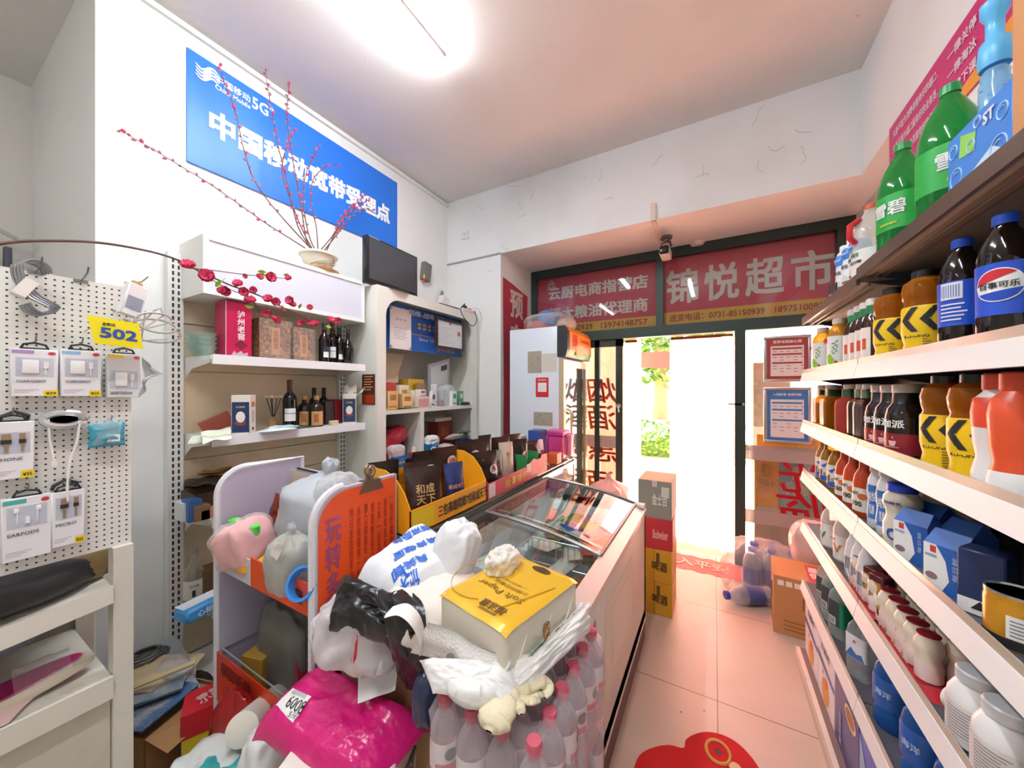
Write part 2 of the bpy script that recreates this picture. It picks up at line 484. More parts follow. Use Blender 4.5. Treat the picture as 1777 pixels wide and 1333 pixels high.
for x0, x1 in ((-1.05, -1.0), (-.84, -.775), (-1.69, -1.64)): slid.box(x0, YD - .015, 0, x1, YD + .03, 1.95)
slid.box(-1.69, YD - .015, 1.88, -.775, YD + .03, 1.95); slid.box(-1.69, YD - .015, 0, -.775, YD + .03, .07)
door = struct('door_1', slid, GRN)
g = MB().box(-1.64, YD + .004, .07, -1.05, YD + .01, 1.88).box(-1.0, YD + .004, .07, -.84, YD + .01, 1.88).build('door_pane', GLASS(), door)
MB().box(-1.64, YD - .001, .88, -1.05, YD + .002, 1.0).box(-1.0, YD - .001, .88, -.84, YD + .002, 1.0).build('frosted_band', FILM('b9a9a2', .75, .5), door)
MB().cyl((-.81, YD - .05, 1.3), (-.81, YD - .015, 1.3), .02).cyl((-.81, YD - .05, 1.3), (-.80, YD - .065, 1.24), .008).build('door_latch', M('b9b9b5', .3, .8), door)
def win(name, x0, z0, x1, z1):
    return struct(name, MB().box(x0, YD + .0, z0, x1, YD + .006, z1), GLASS('f7f9f8', .04))
win('window_1', -1.69, 2.045, -.468, 2.655); win('window_2', -.405, 2.045, .795, 2.655)
w3 = win('window_3', .222, 0, .84, 1.95)
MB().box(.222, YD - .004, .88, .84, YD - .001, 1.0).build('frosted_band', FILM('b9a9a2', .8, .5), w3)
MB().box(.222, YD - .004, .36, .84, YD - .001, .47).build('frosted_band', FILM('b9a9a2', .8, .5), w3)
MB().box(.1, YD - .04, 1.33, .2, YD - .03, 1.345).cyl((.2, YD - .035, 1.337), (.215, YD - .035, 1.337), .012).build('window_latch', M('c9c4bc', .3, .8), w3)

REDB, YELB, CREAM, REDT = CLOTH('b8485e'), CLOTH('cfae48'), CLOTH('dedbd6'), CLOTH('98303c')
def banner(name, label, x0, x1, z0, zy, z1, slant):
    t = thing(name, label, 'sign', (0, 0, 0))
    mb = MB().add([(x0, YD + .012, z0), (x1, YD + .012, z0), (x1, YD + .012, zy), (x0, YD + .012, zy)], [(0, 1, 2, 3)], 1)
    mb.add([(x0, YD + .012, zy), (x1, YD + .012, zy), (x1, YD + .012, z1), (x0, YD + .012, z1 - slant)], [(0, 1, 2, 3)], 0)
    mb.add([(x0, YD + .015, z0), (x0, YD + .015, z1 - slant), (x1, YD + .015, z1), (x1, YD + .015, z0)], [(0, 1, 2, 3)], 0)
    mb.build('banner_cloth', [REDB, YELB], t)
    return t
b1 = banner('shop_banner', 'red banner in the left transom window with two rows of cream characters', -1.7, -.46, 2.04, 2.15, 2.66, .0)
L = MB()
L.text('云厨电商指营店', FY((-1.055, YD + .011, 2.485)), .14, .03, fitw=1.02, fith=.135)
L.text('恒大粮油代理商', FY((-1.055, YD + .011, 2.265)), .14, .03, fitw=1.02, fith=.135)
L.text('云厨电商', FY((-1.53, YD + .011, 2.548)), .03, .02, fitw=.1)
for dx, dz, r in ((-.025, 0, .016), (.025, 0, .016), (0, .026, .016)):
    L.tube([(-1.53 + dx + r * cos(a * pi / 8), YD + .009, 2.582 + dz + r * sin(a * pi / 8)) for a in range(16)], .003, 5, closed=True)
L.build('lettering', CREAM, b1)
MB().text('0731-85150939   15974148757', FY((-1.075, YD + .011, 2.102)), .06, .015, fitw=1.05, fith=.058).build('lettering', REDT, b1)
b2 = banner('shop_banner', 'large red banner in the right transom window with four big cream characters', -.41, .8, 2.04, 2.165, 2.66, .0)
L = MB()
for i, ch in enumerate('锦悦超市'): L.text(ch, FY((-.255 + i * .305, YD + .011, 2.39)), .3, .022, fitw=.262, fith=.31)
L.build('lettering', CREAM, b2)
MB().text('送货电话：0731-85150939   18975100939', FY((.2, YD + .011, 2.11)), .07, .015, fitw=1.12, fith=.066).build('lettering', REDT, b2)

REDV = CLOTH('d0202e', .5)
for (nm, s, x, zs, hh, lab) in (('glass_lettering', '光临', .6, (.78, .52), .27, 'red brush characters on the right glass pane, seen from behind'),
                                ('glass_lettering', '烟酒惠酒', -.99, (1.45, 1.18, .86, .52), .25, 'red vertical characters on the left sliding glass, seen from behind')):
    mb = MB()
    for ch, z in zip(s, zs): mb.text(ch, FY((x, YD + (.02 if x < 0 else -.002), z)), .25, .012, fitw=hh * 1.15, fith=hh, mirror=True, skew=.15)
    tag(mb.build(nm, REDV), lab, 'lettering')

def notice(label, u0, v0, u1, v1, col, head, Y=3.47):
    a, b = PY(u0, v1, Y), PY(u1, v0, Y)
    wdt, hgt = b.x - a.x, b.z - a.z
    t = thing('notice_frame', label, 'notice', (a.x + wdt / 2, Y, a.z), group=None)
    mb = MB()
    for x0, z0, x1, z1 in ((-wdt / 2, 0, wdt / 2, .022), (-wdt / 2, hgt - .022, wdt / 2, hgt), (-wdt / 2, .022, -wdt / 2 + .022, hgt - .022), (wdt / 2 - .022, .022, wdt / 2, hgt - .022)):
        mb.rbox(x0, -.012, z0, x1, .012, z1, .006)
    mb.build('snap_frame', M('b9b4b2', .3, .7), t)
    MB().box(-wdt / 2 + .01, -.004, .01, wdt / 2 - .01, .008, hgt - .01).build('poster', M(col, .4), t)
    MB().box(-wdt / 2 + .045, -.006, .045, wdt / 2 - .045, -.0045, hgt * .78).build('table_sheet', M('e9dedb', .5), t)
    h = MB().text(head, FY((0, -.0062, hgt * .87)), .03, .02, fitw=wdt * .6); h.build('lettering', M('efe5df'), t)
    d = MB()
    rows = 9
    for i in range(rows):
        z = hgt * .72 - i * hgt * .062
        if i in (0, 2, 5): d.box(-wdt / 2 + .055, -.0075, z - .006, wdt / 2 - .055, -.0062, z + .007)
        else:
            for j in range(5):
                if (i * 3 + j * 2) % 4: d.box(-wdt / 2 + .06 + j * wdt * .145, -.0075, z - .002, -wdt / 2 + .06 + j * wdt * .145 + .025, -.0062, z + .002)
    d.build('table_lines', M(col, .5), t)
    return t
notice('silver framed red price notice, upper of the two hung by the right pane', 1325, 580, 1408, 663, 'a23a3c', '宽带电视放心用')
notice('silver framed blue price notice, lower of the two hung by the right pane', 1325, 672, 1408, 767, '3f76b4', '入网即享 资费列表')

STRIP, nt_, pb_, oo_ = base_mat('clear_strip')
nt_.nodes.remove(pb_)
ta, tb_, mx_ = nt_.nodes.new('ShaderNodeBsdfTransparent'), nt_.nodes.new('ShaderNodeBsdfTranslucent'), nt_.nodes.new('ShaderNodeMixShader')
tb_.inputs[0].default_value = (.92, .88, .8, 1); mx_.inputs[0].default_value = .75
nt_.links.new(ta.outputs[0], mx_.inputs[1]); nt_.links.new(tb_.outputs[0], mx_.inputs[2]); nt_.links.new(mx_.outputs[0], oo_.inputs[0])
for nm, x0, x1, lab in (('strip_curtain', -.775, -.665, 'pale plastic strip curtain gathered at the left jamb of the doorway'), ('strip_curtain', -.36, .14, 'pale plastic strip curtain pushed to the right side of the doorway')):
    t = thing(nm, lab, 'curtain', ((x0 + x1) / 2, 3.68, 0))
    nst = max(2, round((x1 - x0) / .1))
    for i in range(nst):
        xx = x0 - (x0 + x1) / 2 + (i + .5) * (x1 - x0) / nst
        MB().grid(lambda u, v, xx=xx, i=i: Vector((xx + (u - .5) * .12, .014 * ((i % 2) * 2 - 1) + .02 * (u - .5) ** 2 * 4 + .006 * sin(v * 7 + i), .03 + v * 1.9)), 4, 12).build('strip', STRIP, t)
    mb = MB().box(x0 - (x0 + x1) / 2, -.012, 1.925, x1 - (x0 + x1) / 2, .012, 1.95)
    mb.build('hanging_rail', M('8a4a3a', .5, .3), t)

c = PY(808, 408, YB)
t = thing('wall_socket', 'white square wall socket on the front beam in the left corner', 'socket', (c.x, YB, c.z))
MB().rbox(-.043, -.012, -.043, .043, 0, .043, .004).build('cover_plate', M('e9e9e6', .4), t)
MB().box(-.012, -.0135, .004, -.008, -.012, .014).box(.008, -.0135, .004, .012, -.012, .014).box(-.002, -.0135, -.014, .002, -.012, -.006).build('socket_holes', M('555555'), t)
k = PZ(1156, 411, ZS)
t = thing('security_camera', 'small bullet security camera hanging from the alcove ceiling', 'camera', (k.x, k.y, ZS))
MB().lathe([(.0, -.022), (.045, -.02), (.05, 0)], 20).build('mount_base', M('6b6863', .5), t)
MB().tube([(0, 0, -.01), (0, 0, -.09), (.0, -.02, -.125)], .011, 8).build('arm', M('bcb8b2', .4), t)
body = MB().rbox(-.04, -.13, -.19, .04, .05, -.118, .016)
body.build('camera_body', M('cfc9c0', .4), t)
MB().rbox(-.034, -.137, -.184, .034, -.128, -.124, .01).cyl((0, -.14, -.154), (0, -.13, -.154), .02).build('lens_face', M('141416', .15), t)
MB().tube([(.0, 0, -.03), (.035, -.01, -.05), (.03, .02, -.085), (-.03, .01, -.09), (-.035, -.02, -.06), (.01, -.02, -.045), (.045, 0, -.075), (0, .02, -.12), (-.05, .03, -.15), (-.06, .03, -.12)], .005, 6).build('cable', M('2a2422', .5), t)
k = PZ(1210, 421, ZS)
tag(MB().lathe([(0, -.03), (.04, -.028), (.055, -.012), (.06, 0)], 20).build('lamp_holder', M('eadfd6', .5), loc=k), 'white round lamp holder without bulb on the alcove ceiling', 'lamp')
a = PZ(1128, 380, ZS); b = PZ(1153, 416, ZS)
tag(MB().box(-.018, YB - .012, ZS - .012, .018, YD - .05, ZS).box(-.018, YB - .02, ZS - .012, .018, YB, ZS + .12).build('cable_duct', M('e2d3c6', .5), loc=(a.x + .02, 0, 0)), 'cream cable duct crossing the alcove ceiling above the door', 'cable duct')

rnd = random.Random(3)
cb = MB()
for k in range(16):
    p = Vector((rnd.uniform(-2.2, .7), YB - .004, rnd.uniform(2.8, 3.34))); a = rnd.uniform(0, 6.3)
    pts = [p]
    for j in range(5):
        a += rnd.uniform(-.7, .7); pts.append(pts[-1] + Vector((cos(a), 0, sin(a))) * rnd.uniform(.008, .035))
    cb.tube(pts, .0009, 4)
tag(cb.build('cobweb', M('8f8a84', .9)), 'dusty cobweb strands scattered over the front beam', 'cobweb', kind='stuff')
for i, (p, ln, az, en) in enumerate(TUBES):
    t = thing('ceiling_lamp', ['bright white tube lamp on the ceiling near the blue sign', 'tube lamp on the ceiling above the aisle', 'tube lamp on the ceiling of the recess'][i], 'lamp', p, R(az))
    MB().rbox(-.028, -ln / 2, .022, .028, ln / 2, .045, .006).build('lamp_housing', M('f2f2f2', .4), t)
    MB().cyl((0, -ln / 2 + .02, -.008), (0, ln / 2 - .02, -.008), .021).build('lamp_tube', M('ffffff', .4, emit=('f3f9ff', 70 if i == 0 else 40 if i == 1 else 10)), t)
    ad = bpy.data.lights.new('tube_light', 'AREA'); ad.shape = 'RECTANGLE'; ad.size = .06; ad.size_y = ln; ad.energy = en; ad.color = (.94, .98, 1.0); ad.spread = R(178)
    ao = bpy.data.objects.new('tube_light', ad); C.objects.link(ao); ao.parent = t; ao.location = (0, 0, -.03)

struct('ground', MB().box(-14, YD + .06, -.14, 14, 9.3, -.02).box(-14, 9.3, -.3, 14, 40, -.14), M('ddb098', .8))
aw = thing('awning', 'red fabric awning over the shopfront outside', 'awning', (-.5, 3.85, 2.98))  # red canopy out of view, added to send pink light into the shop
AWN, nt_, pb_, oo_ = base_mat('awning_cloth')
pb_.inputs['Base Color'].default_value = (*lin('e0483f'), 1); pb_.inputs['Roughness'].default_value = .8
trl = nt_.nodes.new('ShaderNodeBsdfTranslucent'); trl.inputs[0].default_value = (*lin('f0604f'), 1)
mxs = nt_.nodes.new('ShaderNodeMixShader'); mxs.inputs[0].default_value = .55
nt_.links.new(pb_.outputs[0], mxs.inputs[1]); nt_.links.new(trl.outputs[0], mxs.inputs[2]); nt_.links.new(mxs.outputs[0], oo_.inputs[0])
MB().grid(lambda u, v: Vector(((u - .5) * 3.6, v * 1.5, -v * .42 - .02 * sin(pi * v))), 12, 6).build('canopy', AWN, aw)
MB().tube([(-1.8, 1.5, -.42), (1.8, 1.5, -.42)], .02).tube([(-1.8, 0, 0), (1.8, 0, 0)], .02).tube([(-1.8, 0, -.5), (-1.8, 1.5, -.42)], .015).tube([(1.8, 0, -.5), (1.8, 1.5, -.42)], .015).build('canopy_frame', M('c8c8c8', .4, .6), aw)
a, b = PY(1104, 640, 6.6), PY(1186, 606, 6.6)
t = thing('street_banner', 'red banner strung across the street in front of the trees', 'banner', (a.x, 6.6, a.z))
MB().grid(lambda u, v: Vector((u * (b.x - a.x + .5) - .4, .03 * sin(u * 9), v * (b.z - a.z) * (.8 + .2 * u) - .01 * sin(u * 11))), 14, 4).build('banner_cloth', M('c53a33', .7), t)
MB().tube([(-.4, 0, .0), (-.4, 0, .5)], .012).tube([(b.x - a.x + .1, 0, .4), (b.x - a.x + .1, 0, -a.z)], .02).tube([(-.4, 0, .4), (-.4, 0, -a.z)], .02).build('banner_pole', M('bdbdbd', .5, .5), t)
def leafy(n, rx, ry, rz, size, seed, zc=0):
    rnd = random.Random(seed); mb = MB()
    for i in range(n):
        d = Vector((rnd.gauss(0, 1), rnd.gauss(0, 1), rnd.gauss(0, 1))).normalized() * rnd.uniform(.45, 1) ** .6
        p = Vector((d.x * rx, d.y * ry, zc + d.z * rz))
        a = Vector((rnd.uniform(-1, 1), rnd.uniform(-1, 1), rnd.uniform(-.6, .6))).normalized() * size * rnd.uniform(.6, 1.3); b_ = a.orthogonal().normalized() * size * .45
        mb.add([p - a, p + b_, p + a, p - b_], [(0, 1, 2, 3)], i % 3)
    return mb
LEAF = [M('5f8a36', .7), M('7aa24a', .7), M('47762c', .7)]
gd = PZ(1145, 727, -.14)
t = thing('street_tree', 'green leafy street tree seen through the doorway', 'tree', (gd.x, gd.y, -.14))
hd = gd.y
tr = MB().tube([(0, 0, 0), (.05, 0, 1.2), (.0, 0, 2.6), (-.1, 0, 4.2), (-.2, .1, 6)], [.42, .34, .3, .2, .08], 10)
tr.build('trunk', M('a4875f', .85, bump=(6, .6, .1)), t)
for i, (q, e) in enumerate((((.05, 0, 1.9), (2.2, .3, 3.4)), ((0, 0, 2.6), (-2.0, 0, 4.0)), ((0, 0, 3.2), (1.6, -.4, 5)), ((.04, 0, 1.5), (1.9, -.6, 2.3)))):
    MB().tube([q, ((q[0] + e[0]) / 2, (q[1] + e[1]) / 2, (q[2] + e[2]) / 2 - .1), e], [.13, .08, .03], 7).build('branch', M('a4875f', .85), t)
leafy(1500, 3.4, 2.2, 1.7, .3, 3, 4.3).build('crown', LEAF, t)
leafy(420, 2.6, 1.6, .8, .24, 5, 2.6).build('crown', LEAF, t)
a, b = PZ(1104, 800, -.14), PZ(1186, 797, -.14)
hz = PY(1150, 738, a.y).z + .14
t = thing('hedge', 'low clipped green hedge at the kerb behind the doorway', 'hedge', ((a.x + b.x) / 2 - .2, a.y + .4, -.14))
mb = MB()
leafy(2600, 1.9, .5, .42, .075, 11, .42).build('foliage', LEAF, t)
MB().rbox(-1.8, -.3, .02, 1.8, .3, .6, .1).build('hedge_core', M('55803a', .9), t)
MB().box(-2.2, -.62, 0, 2.0, -.5, .12).build('kerb', M('c9bfae', .8), t)
for i, (u, v, sc) in enumerate(((1108, 738, .3), (1184, 741, .3))):
    p = PZ(u, v, -.14)
    o = leafy(500, 1.2, .5, .3, .16, 20 + i, .3).build('shrub', LEAF, loc=p)
    tag(o, ['low shrub at the foot of the street tree, left of its trunk', 'low shrub at the foot of the street tree, right of its trunk'][i], 'shrub')
    o.scale = (sc * 2, sc * 2, sc * 1.4)

struct('wall_street', MB().box(-5, 4.6, -.02, -1.05, 4.8, 3.2), M('e6d6ba', .8))
for x0, y, x1, h, z, col, nm, lab in ((.3, 3.72, .47, .5, .46, 'e0a860', 'advert_board', 'faded orange poster board leaning outside the right pane'), (.47, 3.74, .8, .48, .46, '8fc0c4', 'advert_board', 'pale teal poster board outside the right pane'), (.32, 3.78, .8, .1, .97, 'ecb43a', 'advert_board', 'yellow poster strip above the boards outside the right pane'), (.33, 4.2, .62, .62, 1.1, '7d8272', 'vending_box', 'grey green metal box outside behind the framed notices')):
    t = thing(nm, lab, nm.split('_')[1], ((x0 + x1) / 2, y, z))
    d_ = .3 if nm[0] == 'v' else .03
    MB().rbox(-(x1 - x0) / 2, 0, 0, (x1 - x0) / 2, d_, h, .004, seg=1).build('board', M(col, .6), t)
    if nm[0] == 'a': MB().text('优惠\n大酬宾' if h > .2 else '欢迎选购', FY((0, -.001, h * .5)), .05, .02, fitw=(x1 - x0) * .7, fith=h * .5, mirror=True).build('lettering', M('b9986a' if col != '8fc0c4' else 'd0dccf', .6), t)
    if z > .2: MB().box(-(x1 - x0) / 2, 0, -z, (x1 - x0) / 2, d_, 0).build('stand_block', M('c9c2b6', .7), t)
FXS = .405                      # front edge of the shelves
BACKX = .745
LEV = [1.835, 1.545, 1.285, 1.03, .765, .455]       # tops of the six shelves
STEEL, DARKST = M('4a4a50', .5, .2), M('26262a', .6)
RAIL, RAILTOP, BROWNRAIL = M('f0edea', .35), M('d9cfc2', .3), M('6d5f57', .35, .5)
def drink_rack(y0, y1, label, dz):
    t = thing('drink_rack', label, 'shelving', (FXS, (y0 + y1) / 2, 0), group=None)
    hw = (y1 - y0) / 2
    MB().box(BACKX - FXS - .012, -hw, .1, BACKX - FXS, hw, 1.95).build('back_panel', DARKST, t)
    for s in (-1, 1):
        MB().box(BACKX - FXS - .05, s * hw - .015, 0, BACKX - FXS, s * hw + .015, 1.98).build('upright', STEEL, t)
    for i, z in enumerate(LEV):
        z += dz if i == 0 else 0
        top = i == 0
        sh = MB().box(.005, -hw + .003, z - .022, BACKX - FXS - .012, hw - .003, z - .0).build('shelf', M('5a5a62', .5, .1) if not top else M('8d8278', .5), t)
        rl = MB()
        if top:
            rl.box(-.004, -hw + .002, z - .03, .006, hw - .002, z + .006)
            rl.box(.03, -hw + .01, z - .035, .034, hw - .01, z - .022).box(.055, -hw + .01, z - .035, .059, hw - .01, z - .022)
        else:
            rl.add([(-.012, -hw + .002, z - .042), (-.002, -hw + .002, z + .004), (.006, -hw + .002, z + .004), (.006, -hw + .002, z - .042),
                    (-.012, hw - .002, z - .042), (-.002, hw - .002, z + .004), (.006, hw - .002, z + .004), (.006, hw - .002, z - .042)],
                   [(0, 1, 5, 4), (1, 2, 6, 5), (2, 3, 7, 6), (3, 0, 4, 7), (0, 3, 2, 1), (4, 5, 6, 7)])
        rl.build('price_rail', BROWNRAIL if top else RAIL, sh)
        if not top:
            MB().box(.0, -hw + .004, z + .004, .003, hw - .004, z + .022).build('shelf_lip', FILM('cbbfae', .55, .15), sh)
        for s in (-1, 1):
            MB().add([(.02, s * (hw - .006), z - .022), (BACKX - FXS - .05, s * (hw - .006), z - .022), (BACKX - FXS - .05, s * (hw - .006), z - .09), (.1, s * (hw - .006), z - .045),
                      (.02, s * (hw - .009), z - .022), (BACKX - FXS - .05, s * (hw - .009), z - .022), (BACKX - FXS - .05, s * (hw - .009), z - .09), (.1, s * (hw - .009), z - .045)],
                     [(0, 1, 2, 3), (7, 6, 5, 4), (0, 4, 5, 1), (1, 5, 6, 2), (2, 6, 7, 3), (3, 7, 4, 0)]).build('bracket', STEEL, sh)
    MB().box(-.025, -hw, 0, BACKX - FXS, hw, .085).build('base_plinth', M('cfc0b4', .5, dirt=(9, .6, '8a776a', .5)), t)
    MB().box(-.03, -hw, .06, -.012, hw, .1).build('base_rail', M('e3d6ca', .5, dirt=(9, .6, '8a776a', .6)), t)
    MB().box(-.02, -hw, .085, BACKX - FXS, hw, .098).build('base_shelf', M('7a6a66', .5), t)
    return t
JY = 1.565
drink_rack(JY, 2.40, 'far dark drink rack with white price rails beside the shop door', 0)
drink_rack(.70, JY, 'near dark drink rack with white price rails at the right edge', .018)

def rad(prof, z):
    for (r0, z0), (r1, z1) in zip(prof, prof[1:]):
        if z0 <= z <= z1 and z1 > z0: return r0 + (r1 - r0) * (z - z0) / (z1 - z0)
    return prof[-1][0]
def band(prof, z0, z1, n, dr=.0008, sq=None, a0=0, a1=2 * pi):
    zs = sorted({z0, z1, *[z for _, z in prof if z0 < z < z1]})
    return MB().lathe([(rad(prof, z) + dr, z) for z in zs], n, sq=sq, caps=False, a0=a0, a1=a1)
def bottle_kind(key, prof, body, cap=None, labels=(), prints=(), sq=None, n=20, extra=(), ry=1):
    ps = [('bottle_body', MB().lathe(prof, n, sq=sq).mesh('bottle_body', body), [])]
    if cap:
        r, z0, z1, m = cap
        ps.append(('cap', MB().lathe([(r, z0), (r, z1 - .003), (r - .003, z1)], 18).mesh('cap', m), []))
    for k, lb in enumerate(labels):
        z0, z1, m = lb[:3]
        a0, a1 = lb[3] if len(lb) > 3 else (0, 2 * pi)
        ps.append((lb[4] if len(lb) > 4 else 'label', band(prof, z0, z1, n, sq=sq, a0=a0, a1=a1).mesh('label', m), []))
    for pr in prints:
        s, z, wd, ht, m = pr[:5]
        r = rad(prof, z) + .0016
        mb = MB()
        zrot = pr[5] if len(pr) > 5 else 0
        xo = pr[6] if len(pr) > 6 else 0
        T = FY((xo, -r, z)) @ Matrix.Rotation(zrot, 4, 'Z')
        mb.text(s, T, .05, .02, fitw=wd, fith=ht, wrap=None if (sq or zrot) else r)
        ps.append(('lettering', mb.mesh('lettering', m), []))
    ps += list(extra)
    kind(key, ps)
def mark(fn): mb = MB(); fn(mb); return mb
def wrapq(mb, r, x0, z0, x1, z1, mi=0, n=6, lift=.0018):
    rr = r + lift
    for i in range(n):
        a, b = x0 + (x1 - x0) * i / n, x0 + (x1 - x0) * (i + 1) / n
        mb.add([(rr * sin(a / r), -rr * cos(a / r), z0), (rr * sin(b / r), -rr * cos(b / r), z0), (rr * sin(b / r), -rr * cos(b / r), z1), (rr * sin(a / r), -rr * cos(a / r), z1)], [(0, 1, 2, 3)], mi)
def wrappoly(mb, r, pts, mi=0, lift=.0018):
    rr = r + lift
    P = lambda x, z: (rr * sin(x / r), -rr * cos(x / r), z)
    x0, x1 = min(p[0] for p in pts), max(p[0] for p in pts)
    def cut(x):
        return sorted(a[1] + (b[1] - a[1]) * (x - a[0]) / (b[0] - a[0]) for a, b in zip(pts, list(pts[1:]) + [pts[0]]) if (a[0] <= x) != (b[0] <= x))
    n = max(3, min(14, int((x1 - x0) / .003)))
    for i in range(n):
        a, b = x0 + (x1 - x0) * i / n, x0 + (x1 - x0) * (i + 1) / n
        za, zb = cut(a + 1e-6), cut(b - 1e-6)
        if len(za) != len(zb): za = zb = cut((a + b) / 2)
        for k in range(0, len(za) - 1, 2):
            mb.add([P(a, za[k]), P(b, zb[k]), P(b, zb[k + 1]), P(a, za[k + 1])], [(0, 1, 2, 3)], mi)

WHITE, INK, RED, GREEN, BLUE = M('f2f1ee', .4), M('26262a', .5), M('c8202f', .45), M('1f7a4a', .45), M('2060c0', .45)
CREAMP = M('e9e2d2', .4)
BLKCAP, WCAP = M('17171a', .3), M('e8e2da', .4)

P = [(.03, 0), (.05, .006), (.054, .02), (.0545, .17), (.052, .2), (.043, .235), (.028, .268), (.0155, .29), (.0145, .302)]
bottle_kind('soda', P, FILM('1f8a3a', .5, .06, '62cc80'), (.017, .296, .318, M('1c8c3e', .35)),
            [(.065, .165, M('22a33f', .4))], [('雪碧', .125, .074, .04, WHITE), ('清爽柠檬味', .082, .04, .007, M('e8d83a', .5))])
P = [(.04, 0), (.047, .006), (.048, .02), (.048, .1), (.044, .12), (.046, .135), (.044, .165), (.03, .2), (.018, .222), (.016, .235)]
bottle_kind('oil', P, FILM('e8e6df', .35, .08), (.018, .232, .25, M('c65a3a', .4)), [(.012, .095, M('eeece6', .4))],
            [('珍香豆', .08, .034, .014, GREEN), ('5度白醋', .056, .05, .01, INK)],
            extra=[('handle', MB().tube([(0, -.046, .12), (0, -.062, .14), (0, -.062, .18), (0, -.034, .2)], .009, 8).mesh('handle', RED), []),
                   ('orange_corner', mark(lambda mb: wrappoly(mb, .048, [(-.07, .095), (0, .095), (-.07, .065)])).mesh('orange_corner', M('ee8a2e', .4)), [])])
P = [(.024, 0), (.028, .004), (.028, .1), (.026, .12), (.03, .135), (.029, .15), (.022, .17), (.014, .18), (.013, .186)]
bottle_kind('coconut', P, M('eef0f2', .35), (.0155, .18, .2, WHITE), [(.118, .16, M('3f86d8', .4))],
            [('原生', .09, .03, .015, INK), ('Smn', .14, .026, .01, WHITE)],
            extra=[('coconut_picture', mark(lambda mb: [wrappoly(mb, .028, [(.013 * cos(a * pi / 8), .045 + .013 * sin(a * pi / 8)) for a in range(16)]), wrappoly(mb, .028, [(.017 * cos(a * pi / 8), .043 + .017 * sin(a * pi / 8)) for a in range(9, 16)], 1, .0022)]).mesh('coconut_picture', [M('dcd9d2', .5), M('8a6f56', .5)]), [])])
P = [(.034, 0), (.038, .005), (.039, .02), (.039, .145), (.034, .17), (.022, .185), (.0205, .2)]
bottle_kind('juice', P, FILM('e9a23a', .5, .08, 'f6c860'), (.023, .192, .214, M('efe4d6', .4)), [(.02, .14, WHITE)], [('油柑', .12, .016, .02, RED, 0, -.02)],
            extra=[('fruit_picture', mark(lambda mb: [wrappoly(mb, .039, [(cx + r * cos(a * pi / 7), z + r * sin(a * pi / 7)) for a in range(14)], mi, .0018 + .0002 * k) for k, (cx, z, r, mi) in enumerate(((-.018, .045, .013, 1), (.0, .04, .015, 0), (-.004, .055, .011, 0), (.02, .033, .006, 2)))]
                                              + [wrappoly(mb, .039, [(x, z), (x + .006, z + .004), (x + .004, z + .009)], 3 if k % 2 else 0) for k, (x, z) in enumerate([(.004 + .004 * (i % 5), .065 + .008 * (i // 3)) for i in range(20)])]).mesh('fruit_picture', [M('8fcb3a', .5), M('e8d23a', .5), M('c2452f', .5), M('5a5348', .5)]), [])])
P = [(.026, 0), (.029, .005), (.03, .03), (.03, .13), (.024, .155), (.018, .165), (.0175, .195)]
bottle_kind('tea', P, M('3a1d16', .15), (.0195, .192, .214, WCAP), [(.165, .192, GREEN, (0, 2 * pi), 'neck_band')], [],
            extra=[('label', mark(lambda mb: [wrapq(mb, .03, -.017, .02, .017, .12), wrapq(mb, .03, -.006, .05, .006, .085, 1, 3, .0022)]).mesh('label', [M('efe3da', .4), M('d2573f', .4)]), [])])
P = [(.034, 0), (.04, .005), (.04, .012), (.036, .035), (.041, .06), (.041, .12), (.037, .133), (.04, .145), (.042, .165), (.038, .185), (.022, .197), (.021, .2)]
def chev(mb, r=.041):
    for x in (-.022, .014):
        wrappoly(mb, r, [(x + .016, .122), (x + .028, .122), (x + .010, .092), (x + .028, .062), (x + .016, .062), (x - .006, .092)])
    mb.text('KU-ONG', FY((0, -.0385, .052)), .02, .02, fitw=.045, fith=.008, wrap=.0385)
bottle_kind('sport', P, FILM('b86a12', .45, .08, 'e8962e'), (.024, .196, .215, BLKCAP), [(.01, .125, M('f2c618', .35))], [],
            extra=[('chevron_print', mark(chev).mesh('chevron_print', INK), []),
                   ('side_text', mark(lambda mb: [wrapq(mb, .039, .012 + .0 * i, .012 + i * .006, .032 - .006 * (i % 3), .0145 + i * .006, 0, 3) for i in range(6)]).mesh('side_text', M('7a6413', .5)), [])])
P = [(.026, 0), (.034, .008), (.035, .03), (.035, .045), (.033, .06), (.034, .15), (.031, .175), (.02, .205), (.0135, .215), (.0135, .225)]
bottle_kind('cola', P, M('170d0a', .08), (.0155, .22, .24, M('1f4fc2', .35)), [(.055, .148, M('2450c4', .35))], [('百事可乐', .108, .046, .012, INK, 0, 0)],
            extra=[('round_emblem', mark(lambda mb: [wrappoly(mb, .034, [(.03 * cos(a * pi / 12), .108 + .03 * sin(a * pi / 12)) for a in range(24)], 0, .001), wrappoly(mb, .034, [(.028 * cos(a * pi / 12), .108 + .028 * sin(a * pi / 12)) for a in range(3, 13)], 1, .0014), wrappoly(mb, .034, [(.028 * cos(a * pi / 12), .108 + .028 * sin(a * pi / 12)) for a in range(14, 24)], 2, .0014)]).mesh('round_emblem', [WHITE, RED, M('1c48b4', .4)]), [])])
bottle_kind('colaback', P, M('170d0a', .08), (.0155, .22, .24, M('1f4fc2', .35)), [(.055, .148, M('2450c4', .35))], [],
            extra=[('barcode_panel', mark(lambda mb: [wrapq(mb, .034, -.02, .11, .012, .145)] + [wrapq(mb, .034, -.018 + i * .0035, .114, -.0165 + i * .0035, .14, 1, 1, .0022) for i in range(8)] + [wrapq(mb, .034, -.02, .066 + i * .008, .01 + .004 * (i % 3), .069 + i * .008, 0, 2) for i in range(5)]).mesh('barcode_panel', [M('e8e8ee', .4), M('6a78b4', .4)]), [])])
